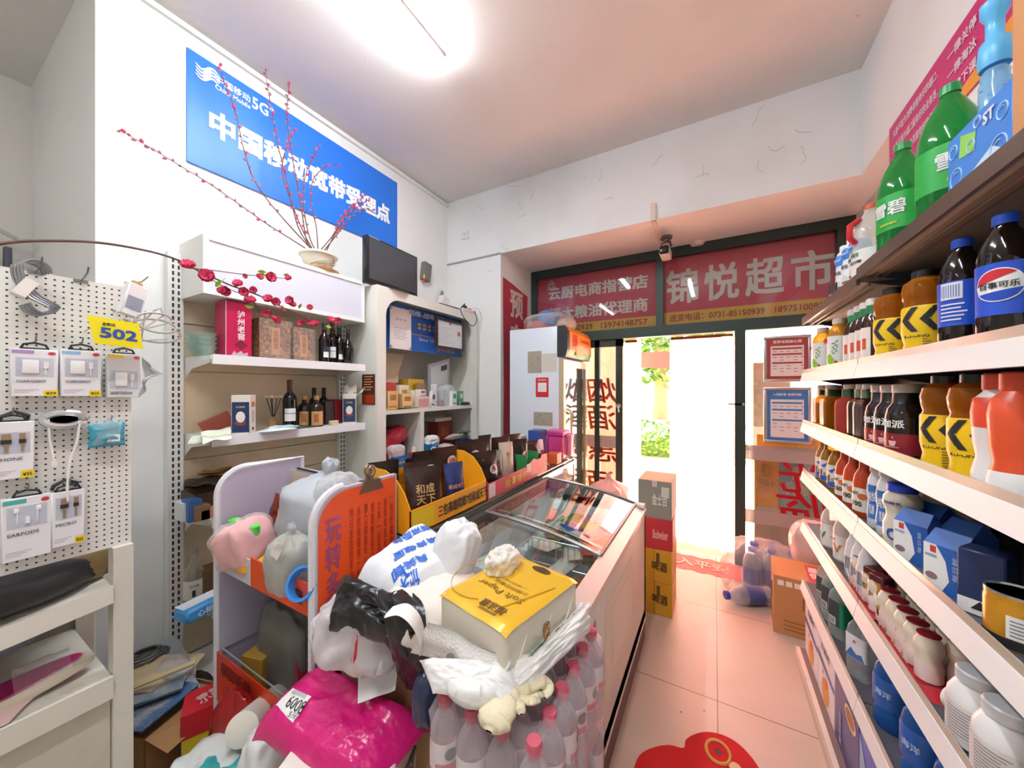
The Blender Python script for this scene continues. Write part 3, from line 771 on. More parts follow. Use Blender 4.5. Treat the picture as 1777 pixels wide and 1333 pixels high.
P = [(.032, 0), (.036, .004), (.037, .12), (.034, .138), (.02, .15), (.0195, .182)]
for key, col, tint, op in (('amber', 'b87414', 'f0a830', .4), ('ruby', 'a8352a', 'e06a4a', .7), ('darktea', '2d1513', '5a2a20', .95)):
    bottle_kind(key, P, FILM(col, op, .08, tint), (.022, .18, .2, WCAP), [(.152, .178, M('1d5a35', .4), (0, 2 * pi), 'neck_band')], [], sq=7, n=32,
                extra=[('label', mark(lambda mb: mb.box(-.0385, -.03, .012, -.0375, .026, .115)).mesh('label', M('e9d9bb', .4)), [])] if key != 'ruby' else [])
P = [(.036, 0), (.041, .004), (.042, .02), (.042, .105), (.038, .128), (.027, .145), (.0255, .178)]
bottle_kind('coffee', P, M('241a14', .12), (.0285, .172, .196, M('cdbfae', .35)), [(.006, .062, M('8e2430', .35))], [('咖派', .088, .05, .022, WHITE)],
            extra=[('cup_print', mark(lambda mb: [wrappoly(mb, .042, [(-.009, .042), (-.006, .028), (.006, .028), (.009, .042)]), wrapq(mb, .042, -.014, .024, .014, .026), wrappoly(mb, .042, [(-.003, .046), (.0, .052), (.003, .046), (.001, .056)])]).mesh('cup_print', M('e8b8b4', .5)), []),
                   ('neck_wrap', band(P, .143, .17, 20).mesh('neck_wrap', BLKCAP), [])])
P = [(.03, 0), (.037, .006), (.037, .03), (.031, .06), (.035, .085), (.037, .14), (.034, .165), (.023, .178), (.022, .185)]
bottle_kind('flask', P, M('ece9e6', .35), (.024, .182, .212, M('d84a2a', .4)), [(.115, .168, M('dd4a2c', .35))], [],
            extra=[('red_flash', mark(lambda mb: wrappoly(mb, .037, [(-.04, .115), (.04, .115), (.04, .09), (.0, .112)], 0)).mesh('red_flash', M('dd4a2c', .35)), [])])
bottle_kind('flaskred', P, M('e0552f', .3), (.024, .182, .212, M('d84a2a', .4)), [(.006, .045, M('ece9e6', .4))], [])
P = [(.026, 0), (.029, .004), (.029, .12), (.024, .142), (.014, .16), (.013, .19)]
bottle_kind('picture', P, FILM('c58d3a', .6, .08, 'ecc070'), (.015, .186, .2, M('c8b48a', .4)), [(.02, .115, M('e9e4da', .4))], [],
            extra=[('blue_picture', mark(lambda mb: [wrapq(mb, .029, -.03, .022, .03, .045), wrappoly(mb, .029, [(-.02, .1), (.0, .09), (.024, .105), (.012, .08)]), wrapq(mb, .029, -.018, .046, -.01, .066, 1), wrapq(mb, .029, -.005, .046, .003, .072, 2), wrapq(mb, .029, .008, .046, .016, .06, 1)]).mesh('blue_picture', [M('2f62ae', .4), M('b07a4a', .5), M('7d4a34', .5)]), [])])
P = [(.031, 0), (.034, .005), (.034, .115), (.03, .14), (.018, .165), (.0165, .19)]
bottle_kind('orange', P, FILM('d8512f', .75, .1, 'ff9a60'), (.019, .186, .208, M('cf5234', .4)), [(.02, .1, CREAMP)], [('NFC', .082, .022, .011, INK, 0, -.006), ('100', .047, .028, .017, INK)],
            extra=[('fruit_picture', mark(lambda mb: wrappoly(mb, .034, [(.014 + .013 * cos(a * pi / 8), .072 + .011 * sin(a * pi / 8)) for a in range(16)])).mesh('fruit_picture', M('cf6a3a', .5)), [])])
P = [(.024, 0), (.028, .006), (.028, .05), (.025, .08), (.028, .12), (.026, .15), (.0185, .172), (.018, .18)]
bottle_kind('yogurt', P, M('eef1f5', .3), (.0215, .176, .202, M('dfe3e6', .35)), [(.03, .135, M('3f7cc4', .35))], [('纯悦', .1, .022, .03, WHITE), ('乳酸', .06, .014, .03, WHITE)])
P = [(.034, 0), (.039, .006), (.039, .06), (.032, .085), (.033, .1), (.04, .12), (.038, .138), (.028, .152), (.0265, .158)]
bottle_kind('cream', P, FILM('e6dcc6', .9, .15), (.031, .154, .175, M('2a46c8', .35)), [], [('优酸乳', .125, .04, .008, M('3a3f8a', .4)), ('O', .04, .026, .032, M('2c56b4', .4))])
for key, col in (('vgreen', '2fa27c'), ('vorange', 'e08a3c')):
    P = [(.032, 0), (.036, .006), (.036, .125), (.03, .15), (.018, .17), (.017, .19)]
    bottle_kind(key, P, FILM('f2e3d8', .7, .15), (.0195, .184, .205, WHITE), [(.01, .105, M('f0ebe6', .4))], [('V', .055, .034, .034, M(col, .4)), ('维他命', .09, .02, .007, RED, 0, -.016)])
P = [(.024, 0), (.028, .006), (.03, .05), (.028, .1), (.024, .13), (.016, .15), (.015, .17)]
bottle_kind('whitebottle', P, M('e9ebee', .35), (.0185, .166, .188, WHITE), [(.03, .1, M('dfe3ea', .4))], [],
            extra=[('barcode_panel', mark(lambda mb: [wrapq(mb, .029, -.012 + i * .004, .035, -.010 + i * .004, .08, 0, 1) for i in range(7)]).mesh('barcode_panel', M('50545a', .5)), [])])
P = [(.02, 0), (.0235, .004), (.024, .04), (.0205, .055), (.026, .075), (.026, .088), (.019, .104), (.0185, .11)]
bottle_kind('cultured', P, M('e6d9c4', .3), None, [(.004, .045, M('e9d3cc', .4))], [],
            extra=[('foil_lid', MB().lathe([(.0212, .1085), (.0212, .1105), (.018, .112)], 18).mesh('foil_lid', M('8e1f2c', .25, .4)), [])])
P = [(.036, 0), (.042, .006), (.043, .02), (.043, .085), (.041, .1), (.032, .118), (.026, .124), (.0255, .128)]
bottle_kind('milk', P, M('eceae6', .3), (.031, .126, .148, M('d9dadb', .3)), [(.02, .085, M('e3dedb', .4), (-1.2, .8))], [],
            extra=[('fine_print', mark(lambda mb: [wrapq(mb, .043, -.03, .026 + i * .006, .004 + .006 * (i % 3), .028 + i * .006, 0, 3, .002) for i in range(9)]).mesh('fine_print', M('9a8f90', .5)), []),
                   ('lettering', mark(lambda mb: mb.text('乳', FY((.022, -.043, .05)), .05, .01, fitw=.014, fith=.016, wrap=.043)).mesh('lettering', M('7a4f50', .5)), [])])
P = [(.03, 0), (.034, .006), (.034, .15), (.03, .175), (.016, .2), (.015, .215)]
bottle_kind('water', P, FILM('dfe6e6', .16, .06, 'f4f8f6'), (.0175, .21, .23, M('e6dcd4', .4)), [(.07, .15, M('e9e9ec', .4), (-1.0, 1.0))], [('水', .13, .012, .012, RED)], sq=6, n=28,
            extra=[('mountain_print', mark(lambda mb: mb.add([(-.03, -.0357, .072), (.03, -.0357, .072), (.02, -.0357, .095), (.005, -.0357, .088), (-.012, -.0357, .105)], [(0, 1, 2, 3, 4)])).mesh('mountain_print', M('4f74b4', .4)), [])])
P = [(.03, 0), (.034, .006), (.034, .15), (.03, .175), (.016, .2), (.015, .215)]
bottle_kind('greenwater', P, FILM('cfe0da', .25, .06, 'eef6f2'), (.0175, .21, .23, M('e6dcd4', .4)), [(.05, .15, M('1f8a68', .4), (.6, 2.4)), (.05, .15, M('3d474d', .4), (-.6, .6))], [], sq=6, n=28,
            extra=[('barcode_panel', mark(lambda mb: [mb.box(-.02, -.036, .055, .008, -.0357, .085)] + [mb.box(-.018 + i * .004, -.0364, .058, -.016 + i * .004, -.036, .082, 1) for i in range(6)]).mesh('barcode_panel', [WHITE, INK]), [])])
P = [(.04, 0), (.046, .008), (.046, .05), (.043, .06), (.046, .07), (.046, .14), (.04, .175), (.018, .21), (.017, .222)]
bottle_kind('bluewater', P, FILM('2f6fc0', .5, .06, '7fb2ea'), (.0195, .216, .238, M('2a5ac0', .4)), [(.06, .15, M('2f63b4', .35))], [('海洋', .11, .04, .02, M('bcd4f0', .4))])

CAMA = lambda p: math.atan2(p[0], -p[1]) if False else None
cnt = {}
def row(key, name, cat, us, z, labels, X=.455, turn=-68, group=None, jit=4, back=0, backlabel=None):
    """place one bottle per listed picture column on the shelf of height z, plus hidden-side rows behind"""
    for i, u in enumerate(us):
        y = min(YX(u, X), 2.35)
        lab = labels[i] if isinstance(labels, (list, tuple)) else labels
        put(key, name, lab, cat, (X, y, z + .0006), R(turn + random.uniform(-jit, jit)), group)
        for b in range(back):
            put(key, name, backlabel, cat, (X + (b + 1) * .085, y, z + .0006), R(turn + random.uniform(-jit, jit)), group or 'bottles at the back')
zA, zB, zC, zD, zE, zF = [z for z in LEV]
ordn = ['first', 'second', 'third', 'fourth', 'fifth', 'sixth', 'seventh']
row('coconut', 'coconut_drink_bottle', 'bottle', [1466, 1479, 1492], zA, [n + ' blue and white coconut drink bottle from the door end on the top shelf' for n in ordn[:3]], X=.45, turn=-60)
row('oil', 'vinegar_bottle', 'bottle', [1512], zA, ['clear vinegar flask with red handle and orange-cornered label on the top shelf'], X=.455)
row('soda', 'soda_bottle', 'bottle', [1567], zA + .018, ['green soda bottle with large white characters, farther one on the top shelf'], X=.47, turn=-50)
row('soda', 'soda_bottle', 'bottle', [1649], zA + .018, ['bigger looking green soda bottle beside the blue tissue box'], X=.475, turn=-5)
b = PX(1452, 505, .43)
t = thing('small_carton', 'small dark and white carton at the door end of the top shelf', 'box', (.44, b.y, zA), R(10))
crate(.05, .06, .055).build('carton', M('e9e6e2', .5), t); MB().box(-.026, -.031, .02, .026, .031, .056).build('dark_sleeve', M('3a3a40', .4), t)
tag(blob(.05, .05, .075, 4, .1, .8).build('snack_bag', M('b02a34', .35), loc=(.52, YX(1470, .5), zA)), 'red snack bag behind the coconut drinks on the top shelf', 'bag')
za = zA + .0185
t = thing('tissue_box', 'bright blue tissue box with bubbles at the right end of the top shelf', 'box', (.53, 1.05, za), 0)
MB().rbox(-.085, -.095, 0, .085, .105, .155, .004, seg=1).build('carton', M('3f86dc', .4), t)
mb = MB()
for y, z, r in ((.08, .12, .014), (.07, .06, .02), (.04, .03, .012), (.02, .1, .012), (-.06, .05, .022), (-.07, .11, .014), (.085, .025, .012), (-.02, .03, .016), (.0, .135, .01)):
    T = FnX((-.0855, y, z))
    mb.tube([T @ Vector((r * cos(a * pi / 8), r * sin(a * pi / 8), .0005)) for a in range(16)], .0012, 4, closed=True)
    mb.tube([T @ Vector((r * .6 * cos(a * pi / 8), r * .6 * sin(a * pi / 8), .0005)) for a in range(3, 7)], .0014, 4)
mb.build('bubble_print', M('b8dcf6', .4), t)
mb = MB(); mb.add([(-.0857, .06, .095), (-.0857, .01, .085), (-.0857, .005, .12), (-.0857, .055, .14)], [(0, 1, 2, 3)]); mb.text('ST', FnX((-.0857, -.035, .125)), .03, .03, 1)
mb.build('lettering', [M('8fd05a', .4), WHITE], t)
MB().add([(-.0856, .1, .0), (-.0856, -.09, .0), (-.0856, -.09, .03), (-.0856, -.04, .065), (-.0856, .04, .04)], [(0, 1, 2, 3, 4)]).build('cloud_print', M('cfe6f8', .4), t)
t = thing('spray_bottle', 'light blue clear bottle with ribbed blue cap standing on the blue tissue box', 'bottle', (.50, 1.125, za + .1555))
t.scale = (.72, .72, .72)
MB().lathe([(.026, 0), (.03, .005), (.03, .12), (.026, .13), (.028, .145), (.017, .17)], 20).build('bottle_body', FILM('8fc4e8', .45, .1, 'bfe2f4'), t)
MB().lathe([(.03, .165), (.033, .19), (.03, .235), (.018, .25), (.018, .3), (.028, .32), (.028, .35)], 14).build('cap', M('5ab4e6', .35), t)
mb = MB()
for i in range(26): mb.box(-.004, -.0305, -.002, .004, -.0298, .002, T=Matrix.Rotation(i * 2.4, 4, 'Z') @ Matrix.Translation((0, 0, .01 + i * .004)))
mb.build('speckle_print', M('5a92c8', .4), t)
t = thing('carton', 'brown paper carton with curved pale print at the top right edge', 'box', (.512, .845, za), R(2))
MB().rbox(-.09, -.1, .0, .09, .065, .4, .004, seg=1).build('carton_body', M('c98f5f', .6), t)
MB().add([(-.0905, .04, .39), (-.0905, .03, .25), (-.0905, -.02, .12), (-.0905, -.09, .05), (-.0905, -.09, .39)], [(0, 1, 2, 3, 4)]).build('pale_print', M('e6cfa8', .6), t)
row('juice', 'lemon_juice_bottle', 'bottle', [1428, 1457], zB, ['lemon juice bottle with fruit label nearest the shop door', 'lemon juice bottle with fruit label beside the tea bottles'], X=.452, turn=-58)
row('juice', 'lemon_juice_bottle', 'bottle', [1416, 1444, 1467], zB, 'lemon juice bottle half hidden in the second row behind the fruit labels', X=.515, group='second row juice bottles')
row('tea', 'tea_bottle', 'bottle', [1483, 1494, 1505, 1517], zB, [n + ' slim dark tea bottle with green neck from the door end' for n in ordn[:4]], X=.448, turn=-60)
row('sport', 'sports_drink_bottle', 'bottle', [1550, 1606], zB, ['yellow sports drink with black chevrons beside the tea bottles, second shelf', 'yellow sports drink with black chevrons beside the colas, second shelf'], X=.452, turn=-45)
row('colaback', 'cola_bottle', 'bottle', [1670], zB, ['cola bottle turned to show its barcode panel'], X=.455, turn=-45)
row('cola', 'cola_bottle', 'bottle', [1745], zB, ['cola bottle with round red white and blue emblem at the right edge'], X=.458, turn=-38)
row('colaback', 'cola_bottle', 'bottle', [1655, 1705, 1755], zB, 'cola bottle in the dark second row on the second shelf', X=.54, group='second row colas')
row('sport', 'sports_drink_bottle', 'bottle', [1583, 1626], zB, 'yellow sports drink in the dark second row on the second shelf', X=.54, group='second row sports drinks')
row('amber', 'amber_tea_bottle', 'bottle', [1429, 1444], zC, ['amber square bottle with green neck nearest the door', 'amber square bottle with green neck next to the ruby one'], X=.452, turn=-80)
row('ruby', 'ruby_tea_bottle', 'bottle', [1477], zC, ['ruby red square bottle with green neck on the third shelf'], X=.452, turn=-62)
row('amber', 'amber_tea_bottle', 'bottle', [1437, 1455], zC, 'amber square bottle with green neck standing behind the front two', X=.53, group='amber bottles in the second row')
row('darktea', 'dark_tea_bottle', 'bottle', [1500, 1512], zC, ['dark square bottle with green neck beside the ruby one', 'dark square bottle with green neck beside the black coffees'], X=.46, turn=-75)
row('coffee', 'coffee_bottle', 'bottle', [1533, 1551, 1573], zC, ['black coffee bottle with red base, first from the door', 'black coffee bottle with red base, middle of the front three', 'black coffee bottle with red base, nearest the yellow drinks'], X=.455, turn=-52)
row('coffee', 'coffee_bottle', 'bottle', [1545, 1567, 1596], zC, 'black coffee bottle in the second row behind the front three', X=.545, group='coffee bottles in the second row')
row('sport', 'sports_drink_bottle', 'bottle', [1643, 1698], zC, ['yellow sports drink with black chevrons beside the black coffees, third shelf', 'yellow sports drink with black chevrons beside the white flask, third shelf'], X=.458, turn=-48)
row('flask', 'sports_flask', 'bottle', [1741], zC, ['white and orange sports flask beside the yellow drinks'], X=.452, turn=-30)
row('flaskred', 'sports_flask', 'bottle', [1775], zC, ['orange sports flask cut by the right edge, third shelf'], X=.445, turn=-30)
row('picture', 'cider_bottle', 'bottle', [1429, 1437, 1451], zD, [n + ' amber cider bottle with blue picture label from the door end' for n in ordn[:3]], X=.45, turn=-62)
row('orange', 'orange_juice_bottle', 'bottle', [1469, 1484, 1503], zD, ['orange juice bottle with cream label beside the ciders', 'orange juice bottle with cream label, middle of the three', 'orange juice bottle with cream label beside the white yogurts'], X=.452, turn=-55)
row('orange', 'orange_juice_bottle', 'bottle', [1490, 1512], zD, 'orange juice bottle in the second row on the fourth shelf', X=.53, group='orange juices in the second row')
row('yogurt', 'yogurt_drink_bottle', 'bottle', [1526, 1543], zD, ['white and blue yogurt bottle beside the orange juices', 'white and blue yogurt bottle beside the cream bottle'], X=.452, turn=-50)
row('yogurt', 'yogurt_drink_bottle', 'bottle', [1558, 1582], zD, 'white and blue yogurt bottle standing behind the front pair', X=.53, group='yogurt bottles in the second row')
row('cream', 'cream_drink_bottle', 'bottle', [1566], zD, ['cream coloured bottle with blue lid in the front row'], X=.452, turn=-48)
row('cream', 'cream_drink_bottle', 'bottle', [1621], zD, ['cream coloured bottle with blue lid behind the blue cartons'], X=.53, turn=-40)
def gable(key, col):
    mb = MB()
    w_, d, h = .034, .026, .1
    mb.add([(-w_, -d, 0), (w_, -d, 0), (w_, d, 0), (-w_, d, 0), (-w_, -d, h), (w_, -d, h), (w_, d, h), (-w_, d, h), (-w_ * .9, -.002, h + .03), (w_ * .9, -.002, h + .03), (w_ * .9, .002, h + .03), (-w_ * .9, .002, h + .03)],
           [(0, 3, 2, 1), (0, 1, 5, 4), (1, 2, 6, 5), (2, 3, 7, 6), (3, 0, 4, 7), (4, 5, 9, 8), (6, 7, 11, 10), (5, 6, 10, 9), (7, 4, 8, 11), (8, 9, 10, 11)])
    f = MB().add([(-w_, -d - .0008, 0), (-.004, -d - .0008, 0), (.01, -d - .0008, .03), (.004, -d - .0008, .07), (-.012, -d - .0008, .1), (-w_, -d - .0008, .1)], [(0, 1, 2, 3, 4, 5)])
    l = MB().text('原味酸奶', FY((-.02, -d - .001, .075)), .02, .02, fitw=.02, fith=.006).text('每日鲜', FY((.02, -d - .001, .06)) @ Matrix.Rotation(pi / 2, 4, 'Z'), .02, .02, fitw=.05, fith=.008)
    k = MB().box(-.022, -d - .0014, .082, -.012, -d - .0008, .096)
    k.add([(-.02 + .011 * cos(a * pi / 6), -d - .0012, .03 + .008 * sin(a * pi / 6)) for a in range(12)], [tuple(range(12))], 1)
    kind(key, [('carton', mb.mesh('carton', col), []), ('white_panel', f.mesh('white_panel', WHITE), []), ('lettering', l.mesh('lettering', M('9fb6dd', .4)), []), ('stamp_print', k.mesh('stamp_print', [M('c8452f', .4), M('8f6f78', .5)]), [])])
gable('gable', M('2d5fae', .45))
row('gable', 'milk_carton', 'carton', [1594, 1656], zD, ['blue and white folded milk carton beside the cream bottle', 'blue and white folded milk carton beside the cow carton'], X=.447, turn=-52)
row('gable', 'milk_carton', 'carton', [1625, 1680], zD, 'blue and white milk carton in the dark second row', X=.515, group='second row milk cartons')
mb = MB().rbox(-.03, -.026, 0, .03, .026, .125, .003, seg=1)
fm = MB().box(-.029, -.027, .002, .029, -.0262, .03); fm.add([(-.012, -.0275, .012), (.0, -.0275, .03), (.012, -.0275, .012)], [(0, 1, 2)], 1)
kind('cow', [('carton', mb.mesh('carton', M('23335c', .4)), []), ('cow_patch_print', fm.mesh('cow_patch_print', [WHITE, INK]), [])])
row('cow', 'milk_carton', 'carton', [1712], zD, ['navy milk carton with black and white patch near the gold can'], X=.46, turn=-40)
P = [(.036, 0), (.0375, .003), (.0375, .012), (.038, .016), (.038, .075), (.0365, .08), (.0375, .084), (.0365, .088)]
kind('can', [('can_body', MB().lathe(P, 28).mesh('can_body', M('d79a2a', .3, .4)), []), ('black_band', band(P, .0035, .02, 28).mesh('black_band', INK), []), ('rim', MB().lathe([(.0375, .088), (.0375, .092), (.035, .092), (.034, .088)], 28, caps=False).mesh('rim', M('cfcfcf', .25, .9)), []),
             ('lid', MB().lathe([(.0, .0885), (.0345, .0885)], 28).mesh('lid', M('5a4636', .3, .6)), []),
             ('white_panel', mark(lambda mb: [wrapq(mb, .038, -.008, .022, .03, .06), *[wrapq(mb, .038, -.004, .027 + i * .006, .026, .029 + i * .006, 1, 4, .0022) for i in range(5)]]).mesh('white_panel', [WHITE, M('7a7a80', .5)]), [])])
row('can', 'drink_can', 'can', [1768], zD, ['gold drink can with black band alone at the shelf edge'], X=.452, turn=-35)
row('vgreen', 'vitamin_drink_bottle', 'bottle', [1443], zE, ['white vitamin bottle with green V'], X=.452, turn=-66)
row('vorange', 'vitamin_drink_bottle', 'bottle', [1466], zE, ['white vitamin bottle with orange V'], X=.462, turn=-55)
row('whitebottle', 'white_bottle', 'bottle', [1484, 1495, 1507], zE, [n + ' plain white bottle after the orange V on the fifth shelf' for n in ordn[:3]], X=.455, turn=-60)
for u, lab in ((1519, 'maroon and gold drink carton beside the white bottles'), (1530, 'maroon and gold drink carton beside the cream pouches')):
    t = thing('drink_carton', lab, 'carton', (.455, YX(u, .455), zE), R(-60))
    crate(.045, .04, .12).build('carton', M('5e2026', .4), t)
    MB().box(-.016, -.0208, .02, .016, -.0202, .1).build('gold_panel', M('cba35a', .35, .4), t)
    MB().add([(-.012, -.0212, .03), (.012, -.0212, .03), (0, -.0212, .08)], [(0, 1, 2)]).build('white_print', WHITE, t)
pch = pouch(.07, .1, .03, 5, .006)
for i, u in enumerate((1538, 1544, 1551)):
    tag(pch.build('drink_pouch', M('e9dcc6', .35), loc=(.46, YX(u, .46), zE), rot=(0, 0, R(-80))), ordn[i] + ' cream foil pouch from the door behind the red multipacks', 'pouch')
def tray(y0, lab, n):
    c = Vector((.478, y0, zE))
    sp = .054
    t = thing('multipack_sleeve', lab, 'multipack', c)
    hw, hy = sp + .0, n * sp / 2
    sl = MB()
    for s in (-1, 1):
        sl.grid(lambda u, v, s=s: Vector(((u - .5) * 2 * hy * .99, s * .0, v * .072)), 10, 2, T=frame((s * (sp + .004), 0, .001), (0, 1, 0), (0, 0, 1)))
    sl.grid(lambda u, v: Vector(((u - .5) * 2.1 * sp, 0, v * .06)), 6, 2, T=frame((0, -hy - .002, .001), (1, 0, 0), (0, 0, 1)))
    sl.build('red_sleeve', FILM('c62430', .85, .15, bump=(60, .3, .004)), t)
    L = MB(); L.text('养乐多乳酸菌', FnX((-sp - .0055, 0, .03)), .03, .02, fitw=hy * 1.5, fith=.022)
    L.add([Vector((-sp - .005, hy * .95, .045)), Vector((-sp - .005, hy * .6, .01)), Vector((-sp - .005, hy * .55, .016)), Vector((-sp - .005, hy * .95, .053))], [(0, 1, 2, 3)])
    L.build('lettering', M('eed8d4', .4), t)
    q = 0
    for i in range(n):
        for j in range(2):
            put('cultured', 'cultured_milk_bottle', ('small cream milk bottle with red foil lid in the ' + lab.split(' multipack')[0] + ' multipack'), 'bottle', (c.x + (j - .5) * sp, y0 + (i - (n - 1) / 2) * sp, zE + .0006), R(-60), 'milk bottles of the ' + lab.split(' multipack')[0] + ' multipack')
tray(YX(1594, .478) - .02, 'nearer red multipack of foil-topped milk bottles', 5)
tray(YX(1594, .478) + .255, 'farther red multipack of foil-topped milk bottles', 4)
row('milk', 'milk_drink_bottle', 'bottle', [1700], zE, ['large white milk bottle next to the red multipack'], X=.452, turn=-48)
row('milk', 'milk_drink_bottle', 'bottle', [1752], zE, ['large white milk bottle, middle one of the row at the right edge'], X=.45, turn=-45)
put('milk', 'milk_drink_bottle', 'large white milk bottle cut by the right edge, nearest of the row', 'bottle', (.452, .845, zE), R(-40))
tag(MB().lathe([(.03, 0), (.031, .02), (.034, .06), (.0325, .06), (.03, .022), (.0, .02)], 24).build('paper_cup', M('eaf0e6', .5), loc=(.455, YX(1690, .455) + .06, zE + .034), rot=(R(90), 0, R(20))), 'white paper cup lying on its side behind the white milk bottles', 'cup')
row('cultured', 'cultured_milk_bottle', 'bottle', [1630, 1650, 1672], zE, 'small brownish milk bottle in the shade behind the multipack', X=.6, group='shaded milk bottles at the back')
row('greenwater', 'water_bottle', 'bottle', [1437, 1447, 1461], zF, ['clear water bottle with green label nearest the door, bottom drink shelf', 'clear water bottle with green label, middle of the three near the door', 'clear water bottle with barcode label, front of the three near the door'], X=.452, turn=-62)
row('water', 'water_bottle', 'bottle', [1497], zF, ['clear water bottle with mountain picture label'], X=.452, turn=-52)
row('water', 'water_bottle', 'bottle', [1522, 1535], zF, 'clear water bottle in the second row on the lowest drink shelf', X=.53, group='clear water bottles in the second row')
row('bluewater', 'blue_water_bottle', 'bottle', [1552, 1607, 1672], zF, ['blue water bottle, farthest of three on the lowest drink shelf', 'blue water bottle, middle of three on the lowest drink shelf', 'blue water bottle, nearest of three on the lowest drink shelf'], X=.468, turn=-50)
def gift(y0, y1, h, lab, col, decor):
    t = thing('gift_box', lab, 'box', (.52, (y0 + y1) / 2, .0985))
    hy = (y1 - y0) / 2 - .002
    MB().rbox(-.105, -hy, 0, .105, hy, h, .003, seg=1).build('carton', col, t)
    decor(t, hy, h); return t
def chicken(t, hy, h):
    def q(mb, pts, mi=0, k=0): mb.add([(-.1058 - k * .0003, -y * hy, z * h) for y, z in pts], [tuple(range(len(pts)))], mi)
    mb = MB(); q(mb, [(-1, .52), (1, .48), (1, .56), (-1, .62)]); q(mb, [(.55, .98), (.95, .98), (.95, .86), (.55, .86)])
    mb.build('blue_stripe', M('44569e', .4), t)
    mb = MB()
    q(mb, [(.1 * 3 * cos(a * pi / 8) * 1.4, .22 + .18 * sin(a * pi / 8)) for a in range(16)], 0, 1); q(mb, [(.12 + .2 * cos(a * pi / 6), .36 + .07 * sin(a * pi / 6)) for a in range(12)], 1, 2)
    q(mb, [(-.3, .38), (-.36, .47), (-.2, .45)], 2, 2)
    mb.build('hen_picture', [M('e29a3c', .5), M('d86a3a', .5), RED], t)
    MB().text('五黑鸡', FnX((-.106, 0, h * .78)), .05, .02, fitw=hy, fith=.03).build('lettering', M('6a6f80', .4), t)
gift(2.135, 2.395, .3, 'white gift box with hen picture, end of the bottom shelf by the door', M('ecebee', .4), chicken)
gift(1.87, 2.132, .3, 'white gift box with hen picture, second along the bottom shelf', M('ecebee', .4), chicken)
def navy(t, hy, h):
    MB().add([(-.106, .06 * cos(a * pi / 8) - .05, h * .72 + .035 * sin(a * pi / 8)) for a in range(16)], [tuple(range(15, -1, -1))]).add([(-.1064, .048 * cos(a * pi / 8) - .05, h * .72 + .025 * sin(a * pi / 8)) for a in range(16)], [tuple(range(15, -1, -1))], 1).build('food_picture', [M('d9d3c2', .4), M('a8713a', .5)], t)
    MB().text('营养早餐', FnX((-.106, .06, h * .3)) @ Matrix.Rotation(-pi / 2, 4, 'Z'), .05, .02, fitw=h * .4, fith=.025).build('lettering', M('b8c4e0', .4), t)
gift(1.59, 1.865, .29, 'navy blue gift box with round food picture on the bottom shelf', M('24337e', .35), navy)
def sea(t, hy, h):
    MB().add([(-.106, hy, 0), (-.106, hy, h * .95), (-.106, hy * .5, h * .5), (-.106, hy * .2, 0)], [(3, 2, 1, 0)]).build('wave_print', M('8fb8dc', .4), t)
    MB().text('天然矿\n泉饮用水', FnX((-.106, -.01, h * .55)), .05, .03, fitw=hy * 1.1, fith=h * .4).build('lettering', WHITE, t)
gift(1.25, 1.585, .26, 'bright blue drinking water carton at the near end of the bottom shelf', M('2458c4', .35), sea)
t = thing('wall_poster', 'magenta wall poster with slanting rows of white characters above the drinks', 'poster', (XR - .002, 1.6, 2.3))
p0, p1 = PX(1546, 225, XR).z, PX(1548, 318, XR).z
y0 = YX(1546, XR)
MB().box(-.004, .2 - 1.6, p1 - 2.3, 0, y0 - 1.6, p0 - 2.3).build('poster_sheet', M('c2206f', .45), t)
yl = y0 - .03
for i, (a, b) in enumerate((('凡是不能为消费者服务好的端口，', '一律关停'), ('凡是不能为端口服务好的业务员，', '一律淘汰'), ('凡是不能为业务员服务好的干部，', '一律下课'))):
    z = p0 - .06 - i * .07 - 2.3
    w1 = .4
    MB().text(a, FnX((-.005, yl - .02 - w1 / 2 - 1.6, z)), .06, .02, fitw=w1, fith=.04).text(b, FnX((-.005, yl - w1 - .17 - 1.6, z)), .06, .02, fitw=.17, fith=.04).build('lettering', M('f0dfe6', .5), t)
MB().add([(-.0045, y0 - 1.9, p1 - 2.3), (-.0045, .2 - 1.6, p1 - 2.3), (-.0045, .2 - 1.6, p1 + .14 - 2.3), (-.0045, y0 - 2.6, p1 + .1 - 2.3)], [(0, 1, 2, 3)]).build('orange_swoosh', M('e89a3c', .5), t)
def facex(mb, X, y0, z0, y1, z1, mi=0): return mb.add([(X, y0, z0), (X, y1, z0), (X, y1, z1), (X, y0, z1)], [(0, 1, 2, 3)], mi)
BSIGN = M('1f6fd6', .4)
t = thing('wall_sign', 'long blue wall sign with white characters high on the left wall', 'sign', (XL, 1.485, 2.945))
MB().box(0, -.705, -.295, .012, .705, .295).build('sign_board', BSIGN, t)
MB().text('中国移动宽带受理点', FX((.0125, .005, -.025)), .14, .04, fitw=1.235, fith=.15).build('lettering', WHITE, t)
lg = MB()
cyy, czz = YX(358, XL) - 1.485, PX(358, 132, XL).z - 2.945
for k, off in enumerate((-.03, -.012, .006, .024)):
    pts = []
    for i in range(13):
        x = (i / 12 - .5) * .1
        pts.append((.0135, cyy + x, czz - off + .018 * sin(x * 62)))
    lg.tube(pts, [.0055 * (.35 + sin(pi * (i + .5) / 13)) for i in range(13)], 5)
lg.build('emblem', WHITE, t)
y2, z2 = YX(403, XL) - 1.485, PX(403, 156, XL).z - 2.945
MB().text('中国移动', FX((.0125, y2, z2)), .05, .015, fitw=.17, fith=.042).build('lettering', WHITE, t)
MB().text('China Mobile', FX((.0125, y2, z2 - .045)), .05, .015, fitw=.17, fith=.026).build('lettering', WHITE, t)
